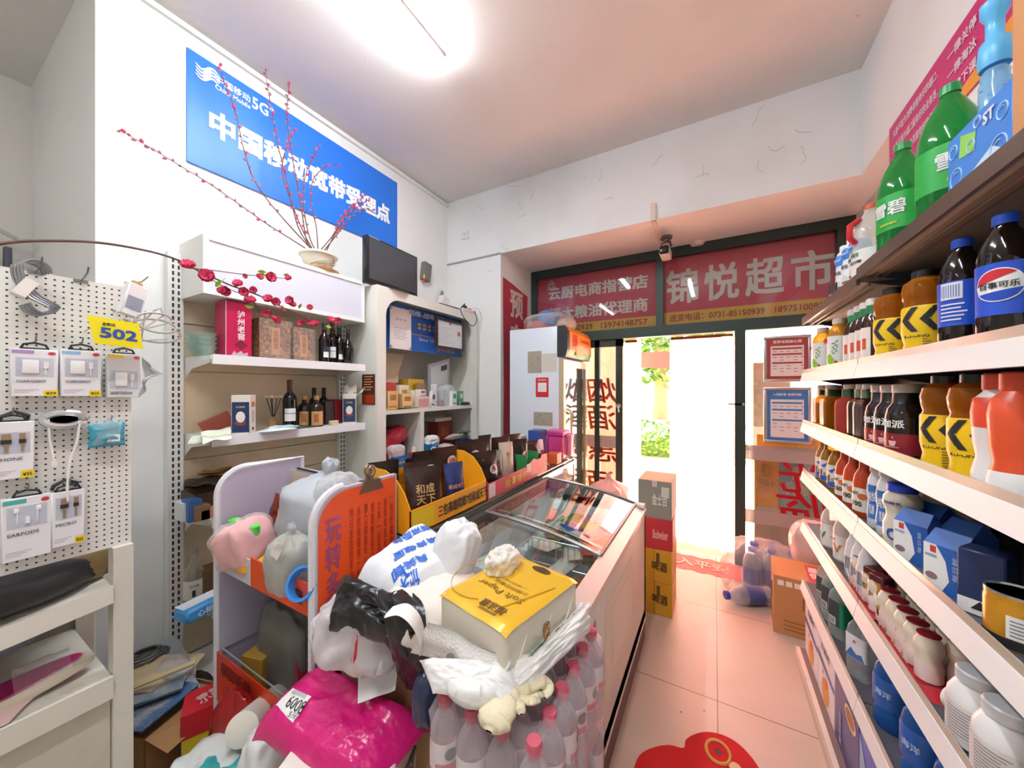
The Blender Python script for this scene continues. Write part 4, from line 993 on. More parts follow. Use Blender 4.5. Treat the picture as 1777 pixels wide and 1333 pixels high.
MB().text('5G⁺', FX((.0125, YX(455, XL) - 1.485, PX(455, 189, XL).z - 2.945)), .1, .02, fitw=.12, fith=.075).build('lettering', WHITE, t)

RB, RFX = -2.37, -2.045
RY0, RY1 = .725, 1.645
WMET, BEIGE, LIPW = M('e6e5e0', .4), M('d9c9ae', .6, dirt=(3, .5, 'b9a67f', .5)), M('f0f0f4', .3)
t = thing('wall_rack', 'white metal wall rack with a long light box header on the left wall', 'shelving', (RB, (RY0 + RY1) / 2, 0))
hw = (RY1 - RY0) / 2
bp = MB()
for z0, z1 in ((.1, .5), (.505, .95), (.955, 1.1), (1.105, 1.555), (1.56, 1.8), (1.805, 1.95)): bp.box(-.012, -hw, z0, .0, hw, z1)
bp.build('back_panel', BEIGE, t)
SLOT = M('1d1d1f', .6)
for s in (-1, 1):
    up = MB().box(-.015, s * hw - .03, 0, .028, s * hw + .03, 2.15)
    o = up.build('upright', WMET, t)
    sl = MB()
    z = .05
    while z < 2.1:
        for k in (-.011, .011): sl.box(.027, s * hw + k - .004, z, .0285, s * hw + k + .004, z + .02)
        z += .032
    sl.build('slots', SLOT, o)
SHZ = [1.627, 1.236, .855, .43]
for z in SHZ:
    sh = MB().box(0, -hw + .035, z - .02, RFX - RB - .01, hw - .035, z).build('shelf', WMET, t)
    MB().box(RFX - RB - .012, -hw + .04, z - .042, RFX - RB, hw - .04, z + .004).build('price_rail', LIPW, sh)
    for s in (-1, 1):
        MB().prism([(0.02, -.02), (.3, -.02), (.3, -.034), (.1, -.06), (.02, -.11)], .004, T=Matrix(((1, 0, 0, 0), (0, 0, 1, s * (hw - .036)), (0, 1, 0, z), (0, 0, 0, 1)))).build('bracket', WMET, sh)
MB().box(0, -hw, 0, RFX - RB, hw, .09).build('base_plinth', WMET, t)
hd = MB()
hx = -2.09 - RB
hd.box(.0, -hw + .02, 1.92, hx - .012, hw - .01, 2.2)
hb = hd.build('header_box', M('e6e6e1', .45), t)
mb = MB()
for y0, z0, y1, z1 in ((-hw + .02, 1.92, -hw + .042, 2.2), (hw - .032, 1.92, hw - .01, 2.2), (-hw + .042, 1.92, hw - .032, 1.942), (-hw + .042, 2.178, hw - .032, 2.2)): mb.box(hx - .012, y0, z0, hx, y1, z1)
mb.build('header_frame', M('eeeeea', .35), hb)
MB().box(hx - .012, -hw + .042, 1.942, hx - .006, hw - .032, 2.178).build('header_panel', M('d3d8e6', .25), hb)

pp = Vector((-2.19, YX(553, -2.19), 2.2))
t = thing('flower_pot', 'cream ceramic flower pot holding budded branches on the light box', 'pot', pp)
MB().lathe([(.062, .012), (.07, .02), (.09, .07), (.098, .1), (.112, .105), (.112, .118), (.1, .118), (.092, .1), (.05, .095)], 32).build('pot_body', M('d9d2c2', .35), t)
MB().lathe([(.09, .0), (.11, .006), (.118, .016), (.112, .016), (.1, .008)], 32).build('saucer', M('cfa77a', .5), t)
mb = MB()
for k in range(3):
    a0 = -1.2 + k * .5
    mb.tube([((.078 + .0255 * i / 8) * cos(a0 + .25 * i), (.078 + .0255 * i / 8) * sin(a0 + .25 * i) , .035 + i * .006) for i in range(9)], .0018, 5)
mb.build('painted_sprig', M('7d8577', .5), t)
MB().lathe([(0, .094), (.09, .096)], 20).build('soil', M('7a6a58', .9), t)
BARK, BUD, BUDR = M('5d3a36', .7), M('a8667a', .6), M('c8325a', .5)
budm = MB().lathe([(0, -.009), (.005, -.006), (.0062, 0), (.004, .006), (0, .009)], 8).mesh('bud', BUD)
budr = MB().lathe([(0, -.010), (.006, -.006), (.0075, 0), (.005, .006), (0, .009)], 8).mesh('bud', BUDR)
def smooth_pts(pts, n=6):
    out = []
    m = len(pts)
    for i in range(m - 1):
        p0, p1, p2, p3 = pts[max(0, i - 1)], pts[i], pts[i + 1], pts[min(m - 1, i + 2)]
        for k in range(n):
            t_ = k / n
            out.append(.5 * ((2 * p1) + (p2 - p0) * t_ + (2 * p0 - 5 * p1 + 4 * p2 - p3) * t_ ** 2 + (3 * p1 - p0 - 3 * p2 + p3) * t_ ** 3))
    return out + [pts[-1]]
BR = [('budded branch leaning far left along the white wall', [(207, 225), (250, 250), (300, 280), (362, 318), (420, 358), (465, 390), (505, 415), (538, 432)], 26, .25),
      ('budded branch rising over the left end of the blue sign', [(380, 112), (388, 140), (401, 171), (411, 205), (424, 262), (440, 310), (468, 352), (510, 400), (540, 432)], 26, .4),
      ('tall budded branch second from the left over the blue sign', [(460, 120), (466, 160), (474, 205), (482, 250), (494, 300), (508, 357), (530, 410), (546, 434)], 26, .5),
      ('tall straight budded branch in the middle of the pot', [(503, 139), (499, 175), (498, 200), (503, 250), (514, 310), (525, 375), (533, 420), (545, 434)], 30, .5),
      ('short budded twig beside the tall middle branch', [(511, 224), (504, 240), (495, 262), (490, 300), (505, 350), (520, 400), (546, 434)], 14, .6),
      ('budded branch curving right of the middle one', [(553, 253), (545, 270), (533, 296), (526, 330), (528, 370), (540, 420), (550, 434)], 18, .6),
      ('thin budded branch hooking over to the right', [(588, 289), (570, 287), (552, 300), (541, 320), (540, 357), (549, 395), (562, 436)], 14, .6),
      ('pink budded branch sweeping low to the right, upper of three', [(632, 338), (618, 352), (604, 364), (590, 382), (580, 405), (566, 436)], 22, .8),
      ('pink budded branch sweeping low to the right, middle of three', [(641, 346), (625, 356), (606, 370), (592, 390), (578, 412), (565, 436)], 22, .8),
      ('pink budded branch sweeping low to the right, lowest of three', [(648, 366), (630, 362), (610, 376), (594, 396), (576, 418), (564, 436)], 18, .8)]
for bi, (lab, pts, nb, red) in enumerate(BR):
    n = len(pts)
    pl = [PX(u, v, -2.19 - .1 * (1 - i / (n - 1)) + .03 * sin(bi * 2.1) * (1 - i / (n - 1))) for i, (u, v) in enumerate(pts)]
    pl[-1] = Vector((pp.x + .02 * sin(bi * 1.7), pp.y + .02 * cos(bi * 2.3), pp.z + .1))
    sp = smooth_pts(pl)
    b0 = pl[-1]
    t = thing('budded_branch', lab, 'branch', b0, group='budded branches in the pot')
    m = len(sp)
    MB().tube([p - b0 for p in sp], [.0016 + .0022 * i / m for i in range(m)], 6).build('stem', BARK, t)
    for k in range(nb):
        f = (k / nb) * .82
        i = min(m - 2, int(f * (m - 1)))
        p = sp[i].lerp(sp[i + 1], f * (m - 1) - i)
        o = bpy.data.objects.new('bud', budr if random.random() < red * .55 else budm); C.objects.link(o); o.parent = t
        d = (sp[max(0, i - 1)] - sp[i + 1]).normalized()
        q = d.orthogonal(); q.rotate(Matrix.Rotation(k * 2.4, 3, d))
        o.location = p - b0 + q * .006
        o.rotation_euler = (d + q * .7).to_track_quat('Z', 'Y').to_euler()
        s_ = random.uniform(.8, 1.25); o.scale = (s_, s_, s_)

BX = -1.72
t = thing('blossom_branch', 'artificial peach blossom branch with pink flowers arching across the rack', 'branch', PX(160, 420, BX))
o0 = PX(160, 420, BX)
def tw(pts, r0, r1, dx=0):
    sp = smooth_pts([PX(u, v, BX + dx) for u, v in pts]); m = len(sp)
    MB().tube([p - o0 for p in sp], [r0 + (r1 - r0) * i / m for i in range(m)], 7).build('stem', M('5a4038', .7), t)
tw([(-60, 433), (0, 423), (60, 418), (160, 420), (240, 432), (300, 448), (345, 470), (400, 495), (450, 513), (490, 533), (540, 555), (560, 560), (590, 560)], .0048, .0018)
tw([(315, 455), (330, 465), (360, 468), (420, 476), (460, 480), (500, 484)], .0022, .0012)
tw([(340, 468), (372, 488), (400, 503), (430, 515), (440, 525)], .002, .0012)
tw([(420, 502), (445, 530), (465, 545), (485, 557)], .002, .0012)
def petals(n, r, seed, cup):
    mb = MB()
    for k in range(n):
        a = 2 * pi * k / n + seed
        def fn(u, v, a=a, k=k):
            rr = r * (.15 + .85 * v); ww = r * .62 * sin(pi * min(1, .18 + .72 * v)) * (u - .5) * 2
            z = cup * r * (v ** 1.6) + .12 * r * (abs(u - .5) * 2) ** 2 + .0045 * sin(k * 3 + u * 7 + v * 3)
            return Vector((rr * cos(a) - ww * sin(a), rr * sin(a) + ww * cos(a), z))
        mb.grid(fn, 4, 4)
    return mb
def blossom_mesh(seed):
    mb = petals(7, .021, seed, .5)
    mb2 = petals(6, .016, seed + .5, 1.1)
    mb.add(mb2.v, mb2.f, 1, True)
    mb.lathe([(0, .006), (.004, .008), (0, .014)], 8, 2)
    return mb.mesh('blossom', [M('d63a64', .6), M('e8658a', .6), M('c02a52', .5)])
bl = [blossom_mesh(i * .7) for i in range(3)]
for i, (u, v, s_) in enumerate(((327, 463, 1.1), (359, 480, 1.25), (393, 504, 1), (385, 506, .8), (413, 494, .9), (424, 506, .9), (440, 503, .7), (434, 523, 1.05), (466, 520, .95), (478, 523, .9), (504, 522, .95), (507, 530, .8), (538, 534, .7), (462, 541, .9), (482, 557, .8), (475, 553, .6), (523, 560, .8), (534, 558, .7), (548, 563, .9), (573, 557, 1), (587, 556, .8), (469, 481, 1.05), (501, 484, .7), (450, 481, .7), (427, 479, .5), (490, 538, .5))):
    o = bpy.data.objects.new('blossom', bl[i % 3]); C.objects.link(o); o.parent = t
    o.location = PX(u, v, BX + .012) - o0
    d = Vector((.8 + .3 * sin(i * 2.3), -.5 + .6 * sin(i * 3.1), .2 + .6 * cos(i * 1.7))).normalized()
    o.rotation_euler = d.to_track_quat('Z', 'Y').to_euler(); o.scale = (s_, s_, s_)
lf = MB().grid(lambda u, v: Vector(((u - .5) * .016 * sin(pi * (.06 + .9 * v)), v * .03, .006 * v * v + .3 * abs(u - .5) * .01)), 4, 6).mesh('leaf', M('8cc63a', .5))
for i, (u, v) in enumerate(((382, 492), (374, 498), (447, 471), (450, 476), (494, 481), (492, 476), (522, 527), (490, 528), (469, 558), (440, 534), (565, 566), (583, 564))):
    o = bpy.data.objects.new('leaf', lf); C.objects.link(o); o.parent = t
    o.location = PX(u, v, BX + .01) - o0; o.rotation_euler = (.8 + i, .5 * i, 1.3 * i)

GX = -2.2
def oncol(u, X): return YX(u, X)
def boxthing(name, label, x, y, z, dx, dy, h, mats, rz=0, cat='box', part='carton', r=.002, group=None):
    t = thing(name, label, cat, (x, y, z), rz, group)
    MB().rbox(-dx / 2, -dy / 2, 0, dx / 2, dy / 2, h, r, seg=1).build(part, mats, t)
    return t
z1 = SHZ[0]
t = thing('glass_bowl_stack', 'stack of clear glass bowls at the left end of the liquor shelf', 'bowls', (-2.2, oncol(347, -2.2) + .01, z1))
bmesh_ = MB().lathe([(.03, 0), (.034, .004), (.062, .05), (.06, .05), (.03, .008), (0, .006)], 28).mesh('bowl', FILM('cfe0da', .22, .06, 'eef6f2'))
bpy.data.objects.remove(t)
for i in range(4):
    o = bpy.data.objects.new('glass_bowl', bmesh_); C.objects.link(o); o.location = (-2.2, oncol(350, -2.2), z1 + i * .022)
    tag(o, ['lowest clear glass bowl of the nested stack on the liquor shelf', 'second glass bowl from the bottom of the nested stack', 'third glass bowl from the bottom of the nested stack', 'topmost clear glass bowl of the nested stack'][i], 'bowl', 'nested glass bowls')
t = boxthing('liquor_box', 'tall crimson liquor box with white vertical characters', -2.175, .902, z1, .11, .118, .285, M('b01048', .35))
MB().text('泸\n州\n老\n窖', FX((.0555, .01, .165)), .03, .02, fith=.15, fitw=.034).build('lettering', M('f0e2e4', .4), t)
mb = MB(); mb.add([(.0556, .01 + .03 * cos(a * pi / 2), .065 + .025 * sin(a * pi / 2)) for a in range(4)], [(0, 1, 2, 3)]); facex(mb, .0556, -.05, .003, -.05, .28)
mb.build('diamond_print', M('6d1030', .4), t)
mb = MB(); mb.add([(.0556, -.04, .0), (.0556, .04, .0), (.0556, .04, .03), (.0556, .02, .022), (.0556, .01, .036), (.0556, -.01, .02), (.0556, -.02, .034)], [tuple(range(7))]); mb.box(.0553, -.058, .0, .0562, -.054, .283)
mb.build('silver_print', M('c9b3bb', .35, .3), t)
PAT = M('6d4634', .5, dirt=(60, .46, 'c9a06a', .8))
for i, (ua, ub, h, lab) in enumerate(((450, 505, .225, 'patterned brown liquor gift box wrapped in film, left of two'), (509, 545, .2, 'patterned brown liquor gift box wrapped in film, right of two'))):
    ya, yb = YX(ua, -2.13), YX(ub, -2.13)
    t = boxthing('liquor_box', lab, -2.19, (ya + yb) / 2, z1, .12, yb - ya - .002, h, PAT)
    MB().box(.0602, -.022, .03, .0608, .022, h * .8).build('gold_panel', M('c8986a', .4, .2), t)
    MB().text('国\n藏\n酒', FX((.0609, 0, h * .5)), .03, .02, fith=.1, fitw=.026).build('lettering', M('a86a3a', .4, .3), t)
    wr = MB()
    wr.grid(lambda u, v: Vector((.066 + .006 * ridge((u * 3, v * 3, i), 2, i), (u - .5) * (yb - ya) * 1.06, v * h * 1.01)), 20, 20)
    wr.build('film_wrap', FILM('e6e2e6', .1, .1, bump=(30, .6, .01)), t)
WINE = M('120b0d', .08)
Pw = [(.03, 0), (.036, .005), (.0375, .02), (.0375, .17), (.032, .195), (.016, .215), (.0145, .225), (.0145, .285)]
bottle_kind('wine', Pw, WINE, (.0155, .24, .29, M('5a1420', .35)), [], [], extra=[('label', mark(lambda mb: [wrapq(mb, .0375, -.03, .045, .03, .12, 0, 8), wrapq(mb, .0375, -.03, .088, .03, .092, 1, 8, .0022)]).mesh('label', [M('e8e8ec', .4), M('2a4f9c', .4)]), [])])
bottle_kind('wineplain', Pw, WINE, (.0155, .24, .29, INK), [], [], extra=[('label', mark(lambda mb: [wrapq(mb, .0375, -.018, .04, .018, .115, 1, 6), wrapq(mb, .0375, -.017, .04, .017, .08, 0, 6, .0022)]).mesh('label', [M('e4e4e4', .4), M('25252a', .4)]), [])])
Pv = [(.026, 0), (.03, .004), (.042, .07), (.043, .12), (.03, .165), (.015, .19), (.013, .2), (.013, .27)]
bottle_kind('decanter', Pv, WINE, (.0145, .24, .275, INK))
for i, (u, k, X, lab, sc) in enumerate(((563, 'wineplain', -2.12, 'dark wine bottle with small white label beside the wrapped boxes', .86), (577, 'wine', -2.2, 'dark wine bottle with maroon capsule and tan label, in the second row', .95), (589, 'wineplain', -2.17, 'dark slim wine bottle third along the liquor shelf', .84), (604, 'decanter', -2.12, 'dark bulging decanter bottle at the right end of the liquor shelf', .86))):
    put(k, 'wine_bottle', lab, 'bottle', (X, YX(u, X), z1), R(75), None, sc)
z2 = SHZ[1]
CHEFN = M('22345e', .4)
def chefbox(u, X, rz, lab, torn=False):
    t = thing('baking_box', lab, 'box', (X, YX(u, X), z2), rz)
    MB().rbox(-.04, -.04, 0, .04, .04, .2, .002, seg=1).build('carton', M('e4ddd0', .5), t)
    mb = MB().box(-.037, -.0408, .012, .037, -.0402, .165); mb.build('navy_panel', CHEFN, t)
    e = MB().add([(.02 * cos(a * pi / 8), -.0414, .09 + .028 * sin(a * pi / 8)) for a in range(16)], [tuple(range(16))])
    e.add([(.024 * cos(a * pi / 8), -.0411, .06 + .014 * sin(a * pi / 8)) for a in range(16)], [tuple(range(16))], 1)
    e.build('oval_print', [M('e6e0da', .5), M('8a3a3a', .5)], t)
    MB().text('水饺粉', FY((0, -.0412, .14)), .02, .02, fitw=.04, fith=.01).build('lettering', M('d9c46a', .5), t)
    s = MB().box(.0402, -.02, .14, .0408, .02, .165).box(.0402, -.012, .06, .0408, .012, .12, 1).box(.0402, -.012, .02, .0408, .012, .035, 2)
    s.build('side_print', [M('c8763a', .5), M('b9b3a6', .5), INK], t)
    if torn:
        MB().grid(lambda u, v: Vector((-.04 + .08 * u, .04 + .02 * v, .2 + .05 * v + .01 * sin(u * 9))), 6, 4).grid(lambda u, v: Vector((.04 + .05 * v, -.03 + .06 * u, .17 + .05 * v + .02 * ridge((u * 2, v * 2, 0), 1))), 6, 5).build('torn_flap', M('efece6', .6), t)
    return t
chefbox(423, -2.1, R(48), 'navy and white baking box with oval badge standing on the second shelf')
chefbox(607, -2.13, R(50), 'torn open white baking box at the right end of the second shelf', True)
def sheet(name, label, cat, cs, mats, wob=.01, seed=1, loc=None, parent=None, th=.0008, n=10, rough=.02):
    """a loose sheet through four corner points with gentle waves, given a little thickness"""
    a, b, c, d = [Vector(p) for p in cs]
    o0 = (a + b + c + d) / 4
    nn = (b - a).cross(d - a).normalized()
    mb = MB()
    for sgn in (1, -1):
        def fn(u, v):
            p = (a * (1 - u) + b * u) * (1 - v) + (d * (1 - u) + c * u) * v
            return p - o0 + nn * (wob * nz((u * 2.2, v * 2.2, seed), 1, seed) + sgn * th)
        mb.grid(fn if sgn > 0 else (lambda u, v: fn(1 - u, v)), n, n)
    o = mb.build(name, mats, parent)
    o.location = o0
    return tag(o, label, cat) if label else o
PAPER = M('e9e6d6', .7)
def shp(u, v, z): return PZ(u, v, z)
sheet('paper_sheet', 'cream paper curling over the front of the second shelf', 'paper', [shp(352, 768, z2 + .03), shp(402, 762, z2 + .025), shp(400, 742, z2 + .03), shp(348, 750, z2 + .03)], M('dfe2cf', .7), .015, 2)
sheet('paper_sheet', 'pale green paper lying flat on the left of the second shelf', 'paper', [shp(325, 772, z2 + .006), shp(360, 768, z2 + .006), shp(375, 742, z2 + .006), shp(340, 742, z2 + .006)], M('d6dccb', .7), .008, 3)
t = boxthing('paper_packet', 'brownish red paper packet leaning on the left of the navy box', -2.22, YX(388, -2.22), z2 + .002, .02, .13, .1, M('9c4a3c', .6), R(-12))
t.rotation_euler = (R(28), R(14), R(-12))
tag(MB().lathe([(0, 0), (.03, 0), (.045, .02), (.04, .022), (.0, .012)], 16, ry=.6).build('yellow_dish', M('cf9a3f', .5), loc=(-2.13, YX(478, -2.13), z2)), 'ochre dish below the diffuser sticks on the second shelf', 'dish')
t = thing('reed_diffuser', 'small diffuser vase with black sticks and pale flowers', 'diffuser', (-2.23, YX(474, -2.23), z2))
MB().lathe([(.02, 0), (.028, .01), (.028, .04), (.012, .06), (.012, .07)], 16).build('vase', M('b08a62', .4), t)
for k in range(5):
    d = Vector((sin(k * 2.2) * .03, (k - 2) * .018, .185))
    MB().tube([(0, 0, .05), d], .0022, 6).build('stick', INK, t)
    MB().lathe([(0, -.008), (.011, -.003), (.012, .006), (.0, .01)], 8).build('flower', M('e2d3bd', .6), t, loc=d)
put('wine', 'wine_bottle', 'red wine bottle with white tree label on the second shelf', 'bottle', (-2.17, YX(503, -2.17), z2), R(65), None, .98)
Pf = [(.036, 0), (.042, .005), (.043, .1), (.036, .125), (.014, .145), (.0135, .17)]
bottle_kind('flagon', Pf, M('2a1712', .1), (.0155, .165, .19, M('b08a52', .35, .4)), [], [], extra=[('label', mark(lambda mb: [wrapq(mb, .043, -.032, .012, .032, .095, 0, 8), wrapq(mb, .043, -.018, .03, .006, .08, 1, 4, .0022)]).mesh('label', [M('c8a06a', .4, .2), M('a9603c', .4)]), [])])
put('flagon', 'liquor_flask', 'brown liquor flask with gold label, rear one of the pair', 'bottle', (-2.19, YX(528, -2.19), z2), R(65))
put('flagon', 'liquor_flask', 'brown liquor flask with gold label, front one of the pair', 'bottle', (-2.12, YX(549, -2.12), z2), R(65))
for u, X, lab in ((545, -2.27, 'dark liquor bottle with black cap behind the flasks, left of two'), (562, -2.26, 'dark liquor bottle with black cap behind the flasks, right of two')):
    put('wineplain', 'wine_bottle', lab, 'bottle', (X, YX(u, X), z2), R(65), None, .82)
boxthing('black_carton', 'black carton with white print behind the front liquor flask', -2.2, YX(567, -2.2), z2, .07, .06, .15, M('1c1a1c', .4))
boxthing('red_carton', 'dark red carton beside the torn baking box', -2.22, YX(583, -2.22), z2, .08, .07, .16, M('7d1a28', .4))
boxthing('tiny_carton', 'tiny tan carton at the foot of the torn baking box', -2.1, YX(579, -2.1), z2, .03, .05, .03, M('cdbb9c', .5))
mk = pouch(.17, .1, .02, 9, .01)
o = mk.build('mask_packet', M('b9d3e2', .35, bump=(40, .4, .004)), loc=(-2.12, YX(482, -2.12), z2 + .004), rot=(R(78), 0, R(80))); tag(o, 'pale blue mask packet lying on the second shelf', 'packet')
o = mk.build('mask_packet', M('e2e8ea', .35, bump=(40, .4, .004)), loc=(-2.08, YX(472, -2.08), z2 + .004), rot=(R(85), 0, R(95))); tag(o, 'white mask packet under the pale blue one on the second shelf', 'packet')
sheet('pink_card', 'pink card behind the navy baking box', 'card', [shp(444, 735, z2 + .02), shp(470, 728, z2 + .02), shp(462, 712, z2 + .035), shp(444, 715, z2 + .035)], M('e9a6b4', .6), .006, 6)
boxthing('phone_case', 'flat black case lying at the front of the second shelf', -2.1, YX(530, -2.1), z2, .08, .14, .012, M('1d1d20', .35), R(8))
z3 = SHZ[2]
for i, (u, X, w_, d, h, col, lab) in enumerate(((322, -2.16, .1, .05, .085, 'e3e6ea', 'white and blue carton at the left end of the third shelf'), (333, -2.12, .08, .05, .1, '3f6ea8', 'blue carton second on the third shelf'), (345, -2.11, .08, .06, .07, '8a6a4a', 'tan carton on the third shelf'), (362, -2.1, .06, .08, .045, 'c88a74', 'salmon pink carton on the third shelf'))):
    boxthing('carton', lab, X, YX(u, X), z3, w_, d, h, M(col, .5))
for i, (cs, col, lab) in enumerate((([(325, 838), (385, 835), (395, 815), (340, 812)], '5d4530', 'dark brown paper folder on the pile of the third shelf'), ([(318, 848), (378, 842), (380, 828), (322, 830)], '3d2f26', 'dark folder under the brown one on the third shelf'), ([(340, 828), (400, 815), (410, 800), (360, 812)], 'a8823f', 'ochre paper sticking out at the back of the third shelf'))):
    sheet('paper_folder', lab, 'folder', [shp(u, v, z3 + .13 + .02 * i) for u, v in cs], M(col, .7), .02, 10 + i, th=.004)
boxthing('dark_carton', 'dark brown carton carrying the folders on the third shelf', -2.22, YX(352, -2.22), z3, .16, .12, .11, M('54402f', .6))
z4 = SHZ[3]
Pg = [(.035, 0), (.04, .006), (.04, .13), (.034, .16), (.015, .2), (.0135, .21), (.0135, .25)]
bottle_kind('spirit', Pg, FILM('cfd0c6', .25, .06, 'eeefe8'), (.015, .24, .262, M('8a8a86', .4)), [(.03, .12, M('d9d3c4', .5))], [('江小白', .095, .035, .012, INK), ('1', .06, .012, .03, INK)])
put('spirit', 'spirit_bottle', 'clear spirit bottle with white label on the fourth shelf', 'bottle', (-2.2, YX(337, -2.2), z4), R(70), None, 1.0)
boxthing('brown_jar', 'brown jar shaped carton beside the spirit bottle', -2.2, YX(362, -2.2), z4, .08, .07, .15, M('6a4a34', .4))
t = boxthing('tissue_pack', 'blue and white tissue pack hanging over the fourth shelf edge', -2.05, YX(350, -2.05), z4 + .008, .1, .17, .06, M('3f9be0', .35), R(10), r=.012)
MB().text('心相印', FX((.051, 0, .03)), .03, .02, fitw=.09, fith=.03).build('lettering', M('e8f2fa', .4), t)
MB().box(-.045, -.08, .0605, .02, .08, .0612).build('white_panel', M('e2eaf4', .4), t)

PGX = -1.6
PG, nt_, pb_, oo_ = base_mat('pegboard_sheet')
tc = nt_.nodes.new('ShaderNodeTexCoord'); sp_ = nt_.nodes.new('ShaderNodeSeparateXYZ'); nt_.links.new(tc.outputs['Object'], sp_.inputs[0])
sq = []
for ax in (1, 2):
    a_ = nt_.nodes.new('ShaderNodeMath'); a_.operation = 'ADD'; a_.inputs[1].default_value = 10
    b_ = nt_.nodes.new('ShaderNodeMath'); b_.operation = 'MODULO'; b_.inputs[1].default_value = .0155
    c_ = nt_.nodes.new('ShaderNodeMath'); c_.operation = 'SUBTRACT'; c_.inputs[1].default_value = .00775
    d_ = nt_.nodes.new('ShaderNodeMath'); d_.operation = 'MULTIPLY'
    nt_.links.new(sp_.outputs[ax], a_.inputs[0]); nt_.links.new(a_.outputs[0], b_.inputs[0]); nt_.links.new(b_.outputs[0], c_.inputs[0]); nt_.links.new(c_.outputs[0], d_.inputs[0]); nt_.links.new(c_.outputs[0], d_.inputs[1])
    sq.append(d_.outputs[0])
e_ = nt_.nodes.new('ShaderNodeMath'); e_.operation = 'ADD'; nt_.links.new(sq[0], e_.inputs[0]); nt_.links.new(sq[1], e_.inputs[1])
f_ = nt_.nodes.new('ShaderNodeMath'); f_.operation = 'LESS_THAN'; f_.inputs[1].default_value = .0025 ** 2; nt_.links.new(e_.outputs[0], f_.inputs[0])
g_ = nt_.nodes.new('ShaderNodeMix'); g_.data_type = 'RGBA'; g_.inputs[6].default_value = (*lin('e2e1da'), 1); g_.inputs[7].default_value = (*lin('2a2a28'), 1)
nt_.links.new(f_.outputs[0], g_.inputs[0]); nt_.links.new(g_.outputs[2], pb_.inputs['Base Color']); pb_.inputs['Roughness'].default_value = .4
t = thing('pegboard_rack', 'cream metal pegboard rack hung with phone accessories at the left edge', 'shelving', (PGX, 0, 0))
PC = M('dedacd', .45, dirt=(14, .6, '9a9384', .5))
MB().box(-.012, -.42, .985, 0, .388, 1.785).build('pegboard', PG, t)
MB().box(-.03, .345, 0, .02, .388, .985).build('post', PC, t)
MB().box(-.44, .345, 0, -.40, .388, 1.7).build('post', PC, t)
MB().box(-.44, -.42, .1, -.42, .345, 1.7).build('back_sheet', M('8a867c', .7), t)
za, zb = .872, .80
sh = MB().add([(-.42, -.42, zb), (.03, -.42, zb - .02), (.03, .343, za), (-.42, .343, za + .02)], [(0, 1, 2, 3)])
sh.add([(.03, -.42, zb + .01), (.034, -.42, zb - .05), (.034, .343, za - .045), (.03, .343, za + .008)], [(0, 1, 2, 3), (3, 2, 1, 0)])
sh.build('tilted_shelf', PC, t)
MB().box(-.42, -.42, .585, .02, .343, .6).box(.02, -.42, .54, .03, .343, .605).build('lower_shelf', PC, t)
MB().box(-.42, -.42, .0, .0, .343, .55).build('lower_cabinet', M('cfc9b8', .5, dirt=(5, .5, 'a89f8c', .5)), t)
tag(blob(.17, .3, .075, 31, .16, .7).build('black_bag', M('2e2c2e', .4, bump=(14, .6, .02)), loc=(PGX - .17, .0, .86)), 'dark heap of plastic bags under the pegboard', 'bags')
tag(blob(.05, .09, .05, 33, .14, .7).build('ochre_bag', M('8a744c', .5), loc=(PGX - .1, .27, .885)), 'ochre coloured paper bundle at the end of the tilted shelf', 'bundle')
tag(blob(.13, .2, .04, 35, .08, .7).build('grey_packet', M('6a7078', .35, bump=(20, .5, .01)), loc=(PGX - .15, .05, .735), rot=(R(10), 0, 0)), 'grey wrapped packet beneath the tilted shelf', 'packet')
def sole(mb, L_, W_, h): return mb.lathe([(0, 0), (1, 0), (1.02, .3), (1, .6), (.92, 1), (0, 1)], 32, T=Matrix.Diagonal((W_, L_, h, 1)))
t = thing('wrapped_slipper', 'magenta slipper in clear wrap on the lower shelf of the pegboard rack', 'slipper', (PGX - .1, .17, .606), R(-12))
t.rotation_euler = (R(9), 0, R(-8))
sole(MB(), .16, .055, .03).build('sole', M('cfc3ae', .6), t)
sole(MB(), .15, .05, .034).build('insole', M('c2307a', .6), t)
MB().grid(lambda u, v: Vector(((u - .5) * .11, .02 + .1 * v, .034 + .045 * sin(pi * u) * (1 - .3 * v) + .004 * nz((u * 4, v * 4, 0)))), 12, 8).build('clear_wrap', FILM('f0e8f0', .15, .08, bump=(30, .6, .01)), t)
sheet('receipt_paper', 'pinkish printed paper on the lower shelf of the pegboard rack', 'paper', [(PGX + .015, -.1, .625), (PGX + .02, .16, .61), (PGX - .1, .25, .612), (PGX - .1, .0, .63)], M('e6c4c0', .7), .008, 41)
HK = M('8f8f92', .3, .8)
def hook(y, z, L_=.07, lab=None):
    t = thing('peg_hook', lab, 'hook', (PGX, y, z), group=None)
    MB().tube([(0, 0, 0), (L_ * .5, 0, .004), (L_, 0, .014), (L_ + .01, 0, .028)], .0022, 7).build('prong', HK, t)
    MB().box(0, -.014, -.004, .003, .014, .004).build('back_clip', HK, t)
    return t
hook(*(lambda p: (p.y, p.z))(PX(140, 488, PGX)), lab='empty chrome peg hook in the top row of the pegboard')
hook(*(lambda p: (p.y, p.z))(PX(62, 473, PGX)), .07, 'chrome peg hook holding the bundle of S hooks')
p = PX(50, 497, PGX + .05)
